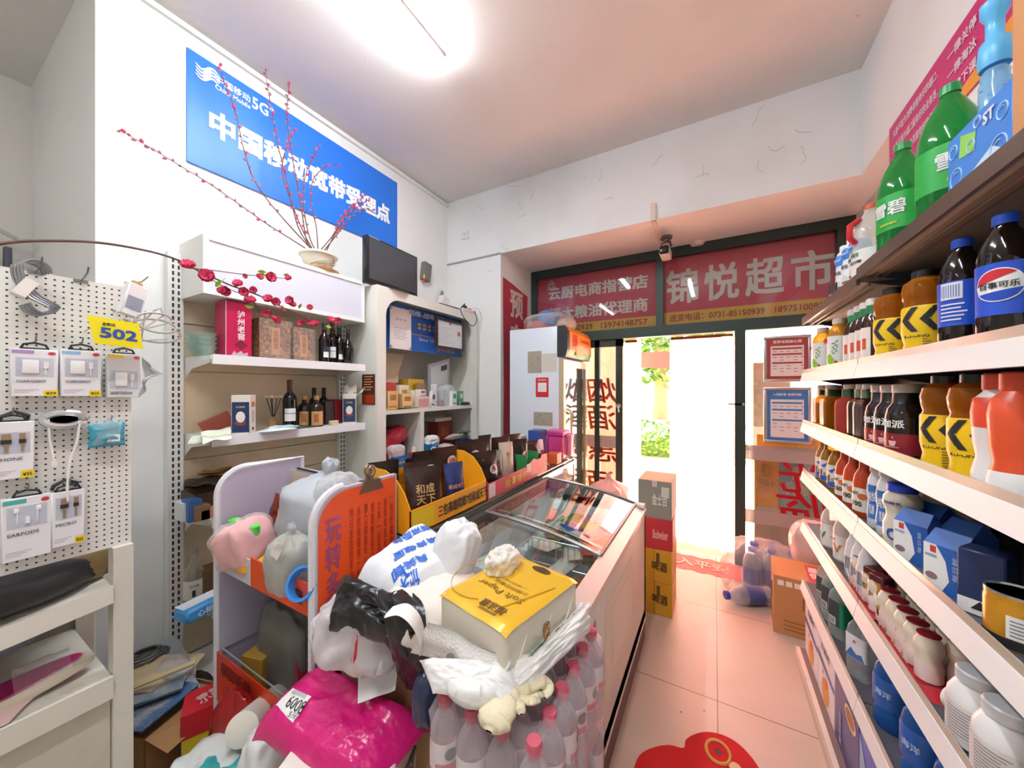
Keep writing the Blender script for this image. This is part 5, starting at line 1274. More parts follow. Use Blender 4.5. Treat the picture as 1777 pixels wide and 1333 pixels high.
for i in range(4):
    r = .028
    pts = [(0, -r + r * cos(a), .03 + r * sin(a)) for a in [R(-20 + k * 20) for k in range(10)]]
    pts = [(0, .03 * cos(R(200 - k * 22)) - .0, .045 + .03 * sin(R(200 - k * 22))) for k in range(10)][::-1][:10]
    S1 = [(0, .026 * cos(R(k * 24)) , .03 + .026 * sin(R(k * 24))) for k in range(0, 9)]
    S2 = [(0, -.026 - (-.026) * 0 + .026 * cos(R(180 - 0)) * 0, 0)] 
    up = [(0, -.001 + .024 * sin(R(a)), .028 + .024 * cos(R(a)) - .0) for a in range(100, -100, -20)]
    dn = [(0, .006 - .026 * sin(R(a)) + .018, -.07 - .026 * cos(R(a)) + .012) for a in range(100, -90, -20)]
    pts = up + [(0, -.02, .0), (0, .0, -.035), (0, .012, -.045)] + [(0, .036 - .024 * (1 - cos(R(k * 22))) - .0, -.06 - .024 * sin(R(k * 22))) for k in range(9)]
    o = MB().tube(smooth_pts([Vector(q) for q in pts], 3), .0028, 7).build('s_hook', HK, loc=(PGX + .035 + i * .008, p.y + .004 * i, p.z + .012 + .002 * i), rot=(0, 0, R(-6 + 4 * i)))
    tag(o, 'chrome S hook in the bundle hanging at the top left of the pegboard', 'hook', 'bundle of S hooks')
o = MB().box(-.012, -.02, -.025, .03, .004, .022).build('tape_wrap', M('e9e4de', .5), loc=(PGX + .045, p.y, p.z - .01), rot=(R(-28), 0, 0)); tag(o, 'white tape wrapped round the bundle of S hooks', 'tape')
def hangbox(label, cs, th, body, win=None, head=None, tagc='f2d41c', extra=None, hdr=None, price='39'):
    """flat blister box hanging in front of the board; cs = picture corners of its face (left, right, top, bottom)"""
    u0, u1, v0, v1 = cs
    X = PGX + .03
    a, b = PX(u0, v0, X), PX(u1, v0, X)
    um = (u0 + u1) / 2
    top, bot = PX(um, v0, X).z, PX(um, v1, X).z
    w_, h = b.y - a.y, top - bot
    t = thing('charger_box', label, 'box', (X, (a.y + b.y) / 2, bot), 0)
    MB().rbox(-th, -w_ / 2, 0, 0, w_ / 2, h, .002, seg=1).build('carton', body, t)
    if win:
        f = MB().rbox(.0, -w_ * .4, h * win[0], .001, w_ * .4, h * win[1], .0004, seg=1); f.build('window_print', M('c3c6d2', .3), t)
        d = MB()
        if win[2] == 'plug':
            d.rbox(.001, -w_ * .28, h * (win[0] + .06), .006, w_ * .08, h * (win[1] - .05), .003).tube([(.003, w_ * .22, h * (win[0] + .04)), (.003, w_ * .22, h * (win[1] - .2))], .0016, 6).box(.001, w_ * .17, h * (win[1] - .22), .005, w_ * .28, h * (win[1] - .08))
            d.build('plug', M('f0f0f0', .3), t)
        elif win[2] == 'pods':
            for s in (-1, 1): d.rbox(.001, s * w_ * .22 - w_ * .06, h * (win[1] - .1), .007, s * w_ * .22 + w_ * .06, h * (win[1] - .02), .003).rbox(.001, s * w_ * .2 - w_ * .02, h * (win[0] + .04), .005, s * w_ * .2 + w_ * .02, h * (win[1] - .08), .002)
            d.box(.001, -w_ * .04, h * (win[0] + .06), .006, w_ * .04, h * (win[0] + .16)).build('earbuds', M('f0f0f0', .3), t)
        else:
            for s, k in ((-.14, 1), (.22, .65)):
                d.box(.001, w_ * s - w_ * .1 * k, h * (win[1] - .13), .006, w_ * s + w_ * .1 * k, h * (win[1] - .03), 1); d.box(.001, w_ * s - w_ * .12 * k, h * (win[1] - .2), .006, w_ * s + w_ * .12 * k, h * (win[1] - .13), 0); d.box(.001, w_ * s - w_ * .04 * k, h * (win[0] + .02), .005, w_ * s + w_ * .04 * k, h * (win[1] - .2), 1)
            d.build('cable_plug', [INK, M('a88a6a', .35, .5)], t)
    if head: MB().text(head, FX((.0006, -w_ * .08, h * (win[0] - .1 if win else .6))), .02, .012, fitw=w_ * .62, fith=h * .055).build('lettering', M('5a5a60', .5), t)
    fp = MB()
    for i in range(3): fp.box(.0, -w_ * .42, h * (.14 - i * .03), .0006, -w_ * .42 + w_ * (.5 - .1 * i), h * (.148 - i * .03))
    fp.build('fine_print', M('a9a9ad', .5), t)
    if hdr: facex(MB(), .0007, -w_ * .48, h * .9, -w_ * .02, h * .97).build('header_stripe', M(hdr, .5), t); MB().add([(.0008, w_ * .36 + w_ * .09 * cos(a * pi / 6), h * .92 + h * .035 * sin(a * pi / 6)) for a in range(12)], [tuple(range(12))]).build('red_badge', M('c03a4a', .5), t)
    if tagc:
        facex(MB(), .001, w_ * .18, .0, w_ * .49, h * .13).build('price_sticker', M(tagc, .5), t)
        MB().text('¥' + price, FX((.0012, w_ * .335, h * .065)), .02, .012, fitw=w_ * .22, fith=h * .06).build('lettering', INK, t)
    MB().tube([(-.004, -.022, h + .002), (-.004, -.018, h + .012), (-.004, 0, h + .017), (-.004, .018, h + .012), (-.004, .022, h + .002)], .0028, 6).box(-.006, -.024, h - .002, -.002, .024, h + .004).build('hanger', INK, t)
    MB().tube([(-.03, 0, h + .02), (-.002, 0, h + .019), (.008, 0, h + .022), (.014, 0, h + .036)], .0018, 6).build('hang_pin', HK, t)
    return t
BW, BG = M('ecebee', .4), M('dedde2', .4)
hangbox('white charger kit box with purple stripe, left of the middle row', (18, 101, 606, 688), .02, BW, (.42, .82, 'plug'), 'CHARGERKIT', hdr='a98cc4')
hangbox('white charger kit box with blue stripe, second of the middle row', (105, 176, 608, 688), .02, BW, (.42, .82, 'plug'), 'CHARGERKIT', hdr='8cbce6', price='35')
hangbox('grey smart charger box with yellow stripe, right of the middle row', (185, 245, 614, 690), .02, BG, (.2, .62, 'plug'), 'SMART CHARGER', hdr='e6d43a', tagc=None)
hangbox('white cable box with yellow price sticker at the left edge', (-20, 60, 732, 832), .02, BW, (.45, .82, 'cable'), 'IPHONE', price='35')
hangbox('large white earphone box in the lowest row', (2, 90, 862, 970), .022, BW, (.52, .86, 'pods'), 'EARPODS', hdr='4fb0a8', tagc=None)
hangbox('white micro cable box with yellow sticker in the lowest row', (90, 147, 852, 946), .022, BW, (.5, .9, 'cable'), 'MICRO', price='25')
X = PGX + .1
c = [PX(u, v, X) for u, v in ((164, 596), (249, 606), (241, 562), (150, 546))]
t = thing('price_card', 'bright yellow numbered card stuck on the pegboard goods', 'card', (X, c[0].y, c[0].z))
o0 = Vector(t.location)
MB().add([c[i] - o0 for i in range(4)] + [c[i] - o0 - Vector((.001, 0, 0)) for i in range(4)], [(0, 1, 2, 3), (7, 6, 5, 4)]).build('card', M('f0e21a', .45), t)
m_ = (c[0] + c[1] + c[2] + c[3]) / 4 - o0
MB().text('502', frame(m_ + Vector((.0006, .004, -.004)), (0, 1, (c[1].z - c[0].z) / (c[1].y - c[0].y) * .9), (0, 0, 1)), .05, .03, fitw=.075, fith=.03).build('lettering', M('2b4fa8', .5), t)
MB().text('金歌达', frame(m_ + Vector((.0006, -.016, .022)), (0, 1, 0), (0, 0, 1)), .02, .02, fitw=.026, fith=.009).build('lettering', INK, t)
MB().tube([(-.1, .0, .04), (-.05, 0, .045), (.0, .01, .03)], .0012, 5).build('card_pin', HK, t)
t = boxthing('earphone_box', 'tilted white box with blue edge hanging behind the yellow card', PGX + .06, PX(222, 520, PGX + .06).y, PX(222, 548, PGX + .06).z, .02, .05, .1, M('e6e6e8', .45))
t.rotation_euler = (R(-14), 0, R(20))
MB().box(.0102, -.02, .02, .0108, .02, .06).build('window_print', M('8f96a8', .4), t)
MB().box(-.01, -.012, .1, .0, .012, .112).tube([(-.055, 0, .115), (.01, 0, .112), (.03, 0, .13)], .0018, 6).build('hang_tab', M('b89a6a', .5), t)
p = PX(268, 575, PGX + .08)
t = thing('wire_stand', 'white coiled wire stand hanging from the edge of the pegboard', 'stand', p)
WW = M('b9b5ac', .35, .3)
pts = []
for k in range(60):
    a = k / 59 * 4.2 * pi
    r = .035 + .02 * k / 59
    pts.append((.0 + .3 * r * sin(a * .5), r * 1.15 * cos(a), .6 * r * sin(a) + .028 - .05 * k / 59 + .012))
MB().tube(pts, .0032, 7).build('wire_coil', WW, t)
for a, b in (((0, -.05, -.01), (0, .03, .03)), ((0, -.06, -.04), (.01, .03, -.02)), ((0, -.02, .06), (.0, -.03, -.04))): MB().tube([a, b], .0022, 6).build('wire_brace', WW, t)
MB().tube([(-.03, -.06, .03), (-.01, -.04, .02), (0, -.035, .01), (0, .0, .065), (0, .015, .075), (0, .02, .05), (0, -.03, .0)], .0026, 7).build('wire_hanger', WW, t)
MB().tube([(-.08, -.07, .06), (-.05, -.06, .055), (-.02, -.05, .05), (-.01, -.05, .07)], .002, 6).build('hang_pin', HK, t)
o = sheet('torn_bag', 'crumpled grey foil bag hanging off the pegboard edge', 'bag', [PX(243, 690, PGX + .07), PX(263, 655, PGX + .09), PX(277, 648, PGX + .09), PX(250, 620, PGX + .05)], M('a9a9ae', .35), .02, 52)
p = PX(112, 728, PGX + .03)
t = thing('cable_roll', 'chrome ring mount with a white charging cord hanging down', 'cable', p)
MB().tube([(.004 * sin(a * .4), .036 * cos(a * pi / 14), .019 * sin(a * pi / 14)) for a in range(28)], .009, 8, closed=True).build('ring', M('d5d6d8', .2, .7), t)
MB().lathe([(0, 0), (.026, 0)], 20, T=Matrix.Translation((-.004, 0, 0)) @ Matrix.Rotation(pi / 2, 4, 'Y') @ Matrix.Diagonal((.55, 1, 1, 1))).build('mirror', M('6a6a6a', .1, .9), t)
q = [PX(u, v, PGX + .035) - p for u, v in ((84, 728), (86, 760), (92, 790), (94, 800))]
MB().tube(smooth_pts(q), .0024, 6).box(q[-1].x - .003, q[-1].y - .005, q[-1].z - .014, q[-1].x + .003, q[-1].y + .005, q[-1].z).build('cord', WHITE, t)
q = [PX(u, v, PGX + .035) - p for u, v in ((138, 730), (134, 765), (122, 800), (117, 845), (118, 870))]
MB().tube(smooth_pts(q), .0028, 6).build('cord', WHITE, t)
MB().tube([(-.03, 0, .01), (0, 0, .012), (.01, 0, .03)], .002, 6).build('hang_pin', HK, t)
p = PX(186, 775, PGX + .03)
t = thing('accessory_packet', 'clear blue bagged accessory hanging at the right of the pegboard', 'packet', p)
pb2 = pouch(.075, .07, .025, 61, .012)
pb2.build('blue_pouch', M('3f9cb4', .25, bump=(40, .6, .01)), t, rot=(0, 0, R(90)))
pouch(.065, .085, .032, 62, .01).build('clear_bag', FILM('e8f0f2', .2, .08, bump=(30, .6, .01)), t, rot=(0, 0, R(90)))
MB().box(.017, -.004, .015, .0185, .022, .036).build('paper_tag', WHITE, t)
MB().tube([(-.03, .008, .08), (0, .008, .08), (.014, .008, .09)], .002, 6).build('hang_pin', HK, t)
for u, v, lab in ((24, 722, 'black hook clip above the cable box at the left edge'), (112, 840, 'black hook clips bunched above the micro cable box')):
    p = PX(u, v, PGX + .012)
    t = thing('hook_clip', lab, 'clip', p)
    for k in range(2): MB().tube([(-.012, -.02, -.012), (.004 + .006 * k, -.02, .0), (.006, .0, .012), (.004 + .006 * k, .022, .0), (-.012, .022, -.012)], .004, 6).build('clip', INK, t)
p = PX(40, 345, -3.5)
t = thing('folded_stand', 'white folded stand leaning in the recess corner', 'stand', (-3.62, .3, 0))
MB().rbox(-.04, -.06, 0, .04, .02, 2.35, .01).build('white_pole', M('d5d5d2', .5), t)
MB().rbox(-.02, .05, 0, .02, .08, 2.3, .006).build('dark_pole', M('4a4a5a', .5), t)
MB().tube([(-.02, -.15, 2.4), (-.02, -.06, 2.42), (0, .02, 2.4), (0, .1, 2.36)], .012, 7).build('top_bracket', M('bdbab2', .5), t)
CX0, CY0, CY1, CFX = -2.375, 1.665, 2.845, -2.0
CW = M('e6e6de', .45, dirt=(4, .55, 'c9c2b2', .5))
CIN = M('cfcabd', .55)
t = thing('wall_cabinet', 'white arched wall cabinet with a blue back panel beside the liquor rack', 'cabinet', (CX0, CY0, 0))
D, Wd, Hh = CFX - CX0, CY1 - CY0, 2.18
MB().box(0, 0, 0, .012, Wd, Hh - .02).build('back_panel', CIN, t)
for y in (0, Wd - .03): MB().box(.012, y, 0, D - .02, y + .03, Hh - .03).build('side_panel', CW, t)
MB().box(0, 0, Hh - .03, D - .02, Wd, Hh).build('top_panel', CW, t)
def arch(y0, y1, z0, z1, r, s):
    pts = []
    for k in range(9):
        a = k / 8 * pi / 2
        pts.append((s * (r - r * cos(a)), r * sin(a) - r))
    return [(0, 0)] + [(s * r, 0)] + [(x, y) for x, y in pts[::-1]]
fr = MB().box(D - .02, 0, 0, D, .075, Hh).box(D - .02, Wd - .08, 0, D, Wd, Hh).box(D - .02, .075, Hh - .07, D, Wd - .08, Hh).box(D - .02, .075, .855, D, Wd - .08, .9)
for s, y in ((1, .075), (-1, Wd - .08)):
    T = frame((D - .02, y, Hh - .07), (0, 1, 0), (0, 0, 1))
    r = .13
    pts = [(0, 0)] + [(s * (r - r * cos(k / 8 * pi / 2)), r * sin(k / 8 * pi / 2) - r) for k in range(9)][::-1]
    if s < 0: pts = pts[::-1]
    fr.prism([(x, z) for x, z in pts], .02, T=T)
fr.build('arched_front', CW, t)
MB().box(.012, .03, 1.285, D - .021, Wd - .03, 1.315).box(D - .021, .076, 1.285, D - .001, Wd - .081, 1.315).build('shelf', CW, t)
MB().box(.012, .03, .86, D - .02, Wd - .03, .89).build('shelf', CW, t)
MB().box(.012, YX(733, CFX) - CY0 - .02, .89, D - .001, YX(733, CFX) - CY0 + .02, 1.285).build('divider', CW, t)
MB().box(.012, .03, .05, D - .025, Wd - .03, .8).build('lower_doors', CW, t)
bl_ = MB().box(.25, .1, 1.77, .262, Wd - .1, 2.12)
bo = bl_.build('advert_panel', M('1f5aa8', .4), t)
L = MB().text('Skyworth 创维-战略合作', FX((.2626, .47, 2.075)), .05, .02, fitw=.74, fith=.055)
L.build('lettering', M('d9dee6', .4), bo)
MB().text('Since 1973', FX((.2626, .62, 1.875)), .04, .015, fitw=.22, fith=.03).text('授权销售店', FX((.2626, .85, 1.81)), .04, .015, fitw=.24, fith=.04).build('lettering', M('c8a0a0', .5), bo)
mb = MB().box(.2622, .35, 1.905, .2628, .78, 1.91)
for k in range(7): mb.box(.2622, .36 + .02 * (k % 2), 1.925 + k * .018, .2628, .4 + .01 * (k % 3), 1.935 + k * .018)
for k in range(8): mb.box(.2622, .5 + .06 * (k % 4), 1.955 + .03 * (k // 4), .2628, .535 + .06 * (k % 4), 1.975 + .03 * (k // 4))
mb.build('gold_print', M('c98f3a', .4), bo)
def pinned(label, us, vs, X, mats, name='certificate'):
    a, b = PX(us[0], vs[1], X), PX(us[1], vs[0], X)
    um = (us[0] + us[1]) / 2
    z0_, z1_ = PX(um, vs[1], X).z, PX(um, vs[0], X).z
    return thing(name, label, name.split('_')[-1], (X, (a.y + b.y) / 2, z0_)), b.y - a.y, z1_ - z0_
q, w_, h = pinned('white bordered certificate sheet on the blue panel', (676, 713), (535, 606), -2.1, None)
MB().box(0, -w_ / 2, 0, .004, w_ / 2, h).build('certificate_sheet', M('ece6e4', .5), q)
mb = MB()
for y in (-1, 1):
    for z in (.04, .96): mb.box(.004, y * w_ * .44 - .012, h * z - .003, .0048, y * w_ * .44 + .012, h * z + .003).box(.004, y * w_ * .46 - .003, h * z - .015, .0048, y * w_ * .46 + .003, h * z + .015)
for k in range(6): mb.box(.004, -w_ * .32, h * (.5 - k * .05), .0046, w_ * (.3 - .08 * (k % 2)), h * (.508 - k * .05))
mb.text('授 权 书', FX((.0042, 0, h * .72)), .03, .01, fitw=w_ * .5, fith=h * .06); mb.build('lettering', M('6a6a7a', .5), q)
q, w_, h = pinned('dark framed business licence hanging at the right of the blue panel', (756, 803), (556, 606), -2.04, None, 'framed_licence')
mb = MB()
for y0, z0, y1, z1 in ((-w_ / 2, 0, w_ / 2, .018), (-w_ / 2, h - .018, w_ / 2, h), (-w_ / 2, .018, -w_ / 2 + .018, h - .018), (w_ / 2 - .018, .018, w_ / 2, h - .018)): mb.box(-.012, y0, z0, .012, y1, z1)
mb.build('frame', M('3a2a26', .4), q)
MB().box(-.006, -w_ / 2 + .01, .01, .004, w_ / 2 - .01, h - .01).build('licence_sheet', M('d5dce0', .25), q)
mb = MB().add([(.0048, .014 * cos(a * pi / 6), h * .88 + .012 * sin(a * pi / 6)) for a in range(12)], [tuple(range(12))], 1)
for k in range(8): mb.box(.004, -w_ * .42, h * (.7 - k * .075), .0046, w_ * (.1 - .1 * (k % 3)), h * (.708 - k * .075))
mb.box(.004, w_ * .28, h * .5, .0046, w_ * .38, h * .66, 1); mb.build('licence_print', [M('8a8f94', .5), M('c05a5a', .5)], q)
c = PY(640, 676, CY0)
q = thing('menu_card', 'brown and red small notice stuck on the cabinet side', 'card', (c.x, CY0 - .001, c.z - .105))
MB().box(-.065, -.003, 0, .065, 0, .21).build('card', M('5c2a1e', .4), q)
MB().box(-.058, -.004, .006, .058, -.003, .07).build('red_band', M('b0401f', .4), q)
mb = MB()
for k in range(6): mb.box(-.045, -.0042, .19 - k * .018, .045 - .02 * (k % 2), -.0032, .197 - k * .018)
mb.build('fine_print', M('d0a070', .5), q)

t = thing('monitor', 'black flat monitor standing on top of the white cabinet', 'monitor', (-2.08, 1.86, 2.18), R(2))
MB().lathe([(.0, 0), (.11, 0), (.11, .008), (.0, .014)], 24, ry=1.3).build('stand_base', M('1a1a1d', .3), t)
MB().box(-.03, -.03, .01, .0, .03, .16).build('stand_neck', M('1a1a1d', .3), t)
MB().rbox(-.02, -.245, .01, .03, .245, .335, .006).build('casing', M('18181b', .25), t)
MB().box(.0295, -.228, .04, .0312, .228, .322).build('screen', M('3c3f45', .12), t)
MB().text('AOC', FX((.0305, 0, .024)), .02, .02, fitw=.03, fith=.008).box(.0302, -.23, .326, .0306, -.14, .331).build('lettering', M('9a9a9e', .4), t)
c = PX(738, 472, XL + .03)
t = thing('network_box', 'dark grey network box hung askew behind the monitor', 'router', (XL, c.y, c.z - .08)); t.rotation_euler = (R(-8), 0, 0)
MB().rbox(0, -.045, 0, .05, .05, .17, .004).build('casing', M('6a6a68', .5), t)
MB().cyl((.03, -.02, -.03), (.03, -.02, .005), .012).build('plug', M('d03a30', .4), t)
MB().box(.045, -.046, .0, .052, -.03, .04).build('yellow_plug', M('d9c24a', .4), t)
c = PX(764, 500, XL + .06)
t = thing('power_box', 'white power adapter box tilted against the corner wall', 'adapter', (XL + .02, c.y, 2.185)); t.rotation_euler = (R(-20), 0, 0)
MB().rbox(0, -.05, .01, .07, .05, .2, .012).build('casing', M('e0deda', .45), t)
MB().box(0, -.03, .2, .004, .005, .27).build('bracket', M('8a8a88', .5), t)
MB().cyl((.05, -.06, .05), (.05, -.045, .05), .014).build('blue_plug', M('2a5ac0', .4), t)
tag(MB().rbox(-.12, -.13, 0, .03, .13, .02, .003).build('set_top_box', M('2a1c1e', .35), loc=(-2.06, 2.47, 2.181), rot=(0, 0, R(-3))), 'flat dark brown box lying on the cabinet top', 'box')
c = Vector((-2.02, 2.72, 2.181))
t = thing('power_strip', 'power strip with tangled black cables on the right of the cabinet top', 'power strip', c)
MB().rbox(-.04, -.1, 0, .02, .1, .03, .006).build('strip_body', M('d9d6d0', .45), t)
MB().rbox(-.03, -.06, .03, .01, -.02, .06, .006).build('plug', M('1d1d20', .4), t)
MB().rbox(-.02, .02, .03, .01, .05, .05, .006).build('plug', M('e07a3a', .4), t)
MB().tube(smooth_pts([Vector(p) for p in ((-.01, -.04, .05), (.04, -.1, .06), (.07, -.2, -.02), (.07, -.12, -.1), (.06, .0, -.13), (.06, .06, -.06), (.02, .08, .03))]), .004, 6).build('cable', M('222226', .4), t)
MB().tube(smooth_pts([Vector(p) for p in ((0, .03, .04), (.05, .1, .05), (.06, .14, -.04), (.05, .08, -.12), (.045, .1, -.28), (.045, .09, -.6), (.045, .08, -.9), (.045, .1, -1.25))]), .003, 6).build('cable', M('c9c7c2', .4), t)

zM, zL = 1.3155, .8905
def cab(name, label, u, X, z, dy, dx, h, col, rz=0, printc=None, rough=.45, met=0):
    t = boxthing(name, label, X, YX(u, X), z, dx, dy, h, M(col, rough, met), R(rz))
    if printc:
        MB().box(dx / 2, -dy * .3, h * .5, dx / 2 + .0006, dy * .3, h * .8).box(dx / 2, -dy * .4, h * .12, dx / 2 + .0006, dy * .4, h * .2).build('print', M(printc, .4), t)
    return t
cab('cigarette_box', 'tan gold carton, left of the two in front on the cabinet shelf', 676, -2.05, zM, .1, .07, .135, 'c9a468', 4, '9a6a3a', .35, .2)
cab('cigarette_box', 'tan gold carton, right of the two in front on the cabinet shelf', 702, -2.05, zM, .1, .07, .115, 'cfae72', -3, '9a6a3a', .35, .2)
cab('red_packet', 'red carton standing on the gold one at the left of the cabinet shelf', 672, -2.16, zM, .11, .07, .2, 'c03a34', 0)
cab('gold_box', 'large yellow gold gift box at the back of the cabinet shelf', 714, -2.2, zM, .17, .12, .23, 'cfa63a', 0, 'a8842a', .3, .3)
cab('pastry_box', 'white and gold carton between the gold boxes', 697, -2.13, zM, .1, .06, .18, 'e6dcc0', 5, 'b08a4a')
cab('white_box', 'plain white carton behind the tan gold ones', 722, -2.1, zM, .1, .05, .14, 'e6e2da', 0)
cab('brown_box', 'small open brown carton on the cabinet shelf', 731, -2.1, zM + .145, .07, .05, .05, '8a7456', 8)
cab('medicine_box', 'white and red medicine carton on top of the striped one', 730, -2.04, zM + .09, .075, .05, .055, 'ece6e2', 4, 'b8343a')
t = cab('striped_box', 'red and white striped tray carton at the shelf front', 731, -2.04, zM, .13, .06, .088, 'e8d2cc', 0)
mb = MB()
for k in range(9): mb.box(.03, -.06 + k * .0135, .004, .0306, -.054 + k * .0135, .07)
mb.build('stripes', M('c8484a', .4), t)
q = cab('slim_box', 'white slim box with dark window leaning at the shelf front', 748, -2.03, zM, .05, .03, .13, 'e9e6e4', 6, '4a4a58'); q.rotation_euler = (R(-12), 0, R(5))
cab('tall_box', 'tall narrow white box behind the leaning slim box', 753, -2.08, zM, .04, .04, .19, 'e6e8ea', 0)
q = thing('clear_case', 'clear plastic case with small packets on the cabinet shelf', 'case', (-2.08, YX(766, -2.08), zM))
MB().rbox(-.05, -.05, 0, .05, .06, .15, .006, seg=1).build('case', FILM('d5dde2', .28, .1), q)
MB().box(-.03, -.03, .005, .03, .0, .05).build('packet', M('b84a4a', .4), q); MB().box(-.03, .01, .005, .03, .045, .09).build('packet', M('d9dce0', .4), q)
cab('green_box', 'white and green medicine carton at the right of the cabinet shelf', 785, -2.03, zM, .07, .05, .13, 'e6ecea', 4, '2f8a62')
cab('green_box', 'green medicine carton next to the white and green one', 797, -2.04, zM, .06, .05, .13, '4a9a7a', 4, 'e0e6e2')
tag(blob(.05, .09, .07, 71, .1, .8).build('clear_bag', FILM('e2e8ec', .3, .1, bump=(30, .6, .01)), loc=(-2.14, YX(775, -2.14), zM + .06)), 'clear plastic bag bulging behind the case on the cabinet shelf', 'bag')
tag(blob(.03, .06, .016, 72, .1).build('cable_bundle', INK, loc=(-2.02, YX(806, -2.02), zM)), 'black cable bundle at the right end of the cabinet shelf', 'cable')
q = boxthing('file_board', 'grey clipboard with paper leaning under the blue panel', -2.24, YX(762, -2.24), zM + .12, .012, .28, .3, M('b4b8c0', .4)); q.rotation_euler = (R(16), R(14), 0)
MB().box(.0062, -.11, .02, .007, .11, .27).build('paper', M('dcdfe2', .6), q); MB().box(.0075, .02, .2, .0082, .1, .25).build('clip_print', M('4a4a50', .5), q)
q = sheet('paper_scroll', 'beige paper drooping at the top left inside the cabinet', 'paper', [PX(668, 668, -2.2), PX(690, 664, -2.2), PX(700, 615, -2.2), PX(668, 612, -2.2)], M('bfae95', .7), .03, 77)
for i, (u, col, nm) in enumerate(((668, 'd9c83a', 'yellow'), (682, 'b06a3a', 'orange'), (696, '2a2a30', 'black'), (712, '4a8a6a', 'green'))):
    tag(MB().cyl((0, -.07, .006), (0, .06, .006), .005, n=8).cyl((0, .06, .006), (0, .075, .006), .005, .001, n=8, mi=1).build('pen', [M(col, .4), M('d9b98a', .5)], loc=(-2.005 - .006 * (i % 2), YX(u, -2.0) + .04, zM), rot=(0, 0, R(-4 + 3 * i))), nm + ' pen lying along the front of the cabinet shelf', 'pen')
def openbox(name, label, u, X, z, dy, dx, h, col, pr=None, ptxt=None, rz=0, fill=None):
    t = thing(name, label, 'box', (X, YX(u, X), z), R(rz))
    mb = MB()
    mb.box(-dx / 2, -dy / 2, 0, dx / 2, dy / 2, .004)
    mb.box(dx / 2 - .003, -dy / 2, 0, dx / 2, dy / 2, h).box(-dx / 2, -dy / 2, 0, -dx / 2 + .003, dy / 2, h * 1.1).box(-dx / 2, -dy / 2, 0, dx / 2, -dy / 2 + .003, h).box(-dx / 2, dy / 2 - .003, 0, dx / 2, dy / 2, h)
    mb.build('tray', M(col, .4), t)
    if pr:
        e = MB().add([(dx / 2 + .0006, .36 * dy * cos(a * pi / 10), h * .5 + h * .34 * sin(a * pi / 10)) for a in range(20)], [tuple(range(20))])
        e.build('oval_print', M(pr, .4), t)
    if ptxt: MB().text(ptxt, FX((dx / 2 + .0008, 0, h * .45)), .03, .02, fitw=dy * .6, fith=h * .22).build('lettering', M('e8e2c0', .4), t)
    return t
openbox('blue_tray', 'blue snack tray with white bags in the left compartment', 690, -2.04, zL, .15, .1, .085, '2a62a0', '3a78b4', '白沙')
tag(blob(.045, .07, .05, 81, .14).build('snack_bag', FILM('eedfe0', .6, .2, bump=(40, .6, .01)), loc=(-2.05, YX(686, -2.05), zL + .07)), 'pinkish clear bag heaped in the blue snack tray', 'bag')
openbox('red_tray', 'small red and white open carton in the left compartment', 718, -2.03, zL, .075, .07, .075, 'b8322f', None, '好日')
for k in range(2): tag(MB().rbox(-.012, -.012, 0, .012, .012, .12 + .02 * k, .003).build('stick_pack', M('e6dcd8', .4), loc=(-2.03 + .014 * k, YX(716 + 8 * k, -2.03), zL + .006), rot=(R(-8), 0, 0)), ['white stick pack upright in the small red carton, left one', 'white stick pack upright in the small red carton, right one'][k], 'packet')
tag(blob(.07, .13, .06, 82, .15).build('red_bag', M('a82436', .3, bump=(30, .5, .01)), loc=(-2.13, YX(680, -2.13), zL + .16), rot=(R(20), 0, 0)), 'crumpled red bag on top of the left compartment pile', 'bag')
tag(blob(.06, .09, .07, 83, .12).build('red_bag', M('8e1f2c', .3, bump=(30, .5, .01)), loc=(-2.1, YX(663, -2.1) + .03, zL)), 'dark red bag at the far left of the compartment', 'bag')
q = boxthing('speaker_box', 'black loudspeaker box at the back of the left compartment', -2.25, YX(686, -2.25), zL, .14, .16, .27, M('1c1c1e', .5))
MB().cyl((.07, 0, .19), (.074, 0, .19), .035, n=20).cyl((.07, 0, .09), (.074, 0, .09), .055, n=20).build('cone', M('3a3a3c', .5), q)
cab('maroon_box', 'maroon carton beneath the red bags in the left compartment', 668, -2.2, zL, .12, .1, .2, '6a1a24', 0)
q = openbox('blue_tray', 'blue tissue box with round emblem in the right compartment', 745, -2.03, zL, .115, .09, .13, '1f78b8', 'd6e4ee')
tag(blob(.04, .065, .04, 84, .25, .8, freq=1.8).build('white_ribbon', M('e6e6e6', .6), loc=(-2.03, YX(748, -2.03), zL + .115)), 'white shredded ribbon heap on the blue tissue box', 'ribbon')
cab('gift_carton', 'dark red gift carton at the back of the right compartment', 764, -2.24, zL, .2, .12, .28, '8a2a24', 0, 'a8503a')
cab('paper_carton', 'pale flat carton on top of the dark red gift carton', 760, -2.22, zL + .2805, .22, .14, .03, 'cfc6b4', 0)
tag(blob(.06, .12, .05, 85, .12).build('white_bundle', M('d9d3c9', .5), loc=(-2.07, YX(768, -2.07), zL)), 'white wrapped bundle in the right compartment', 'bundle')
q = pouch(.2, .1, .03, 86, .01).build('snack_packet', M('d8c8c4', .3), loc=(-2.08, YX(780, -2.08), zL + .135), rot=(R(75), 0, R(95))); tag(q, 'pale pink packet lying across the right compartment', 'packet')
q = pouch(.18, .1, .03, 87, .01).build('snack_packet', M('6a7a5a', .3), loc=(-2.12, YX(795, -2.12), zL + .155), rot=(R(80), 0, R(80))); tag(q, 'greenish packet lying on the right compartment pile', 'packet')
openbox('blue_tray', 'navy snack tray with yellow characters at the right of the right compartment', 805, -2.02, zL, .16, .1, .1, '27488e', None, '大前门')
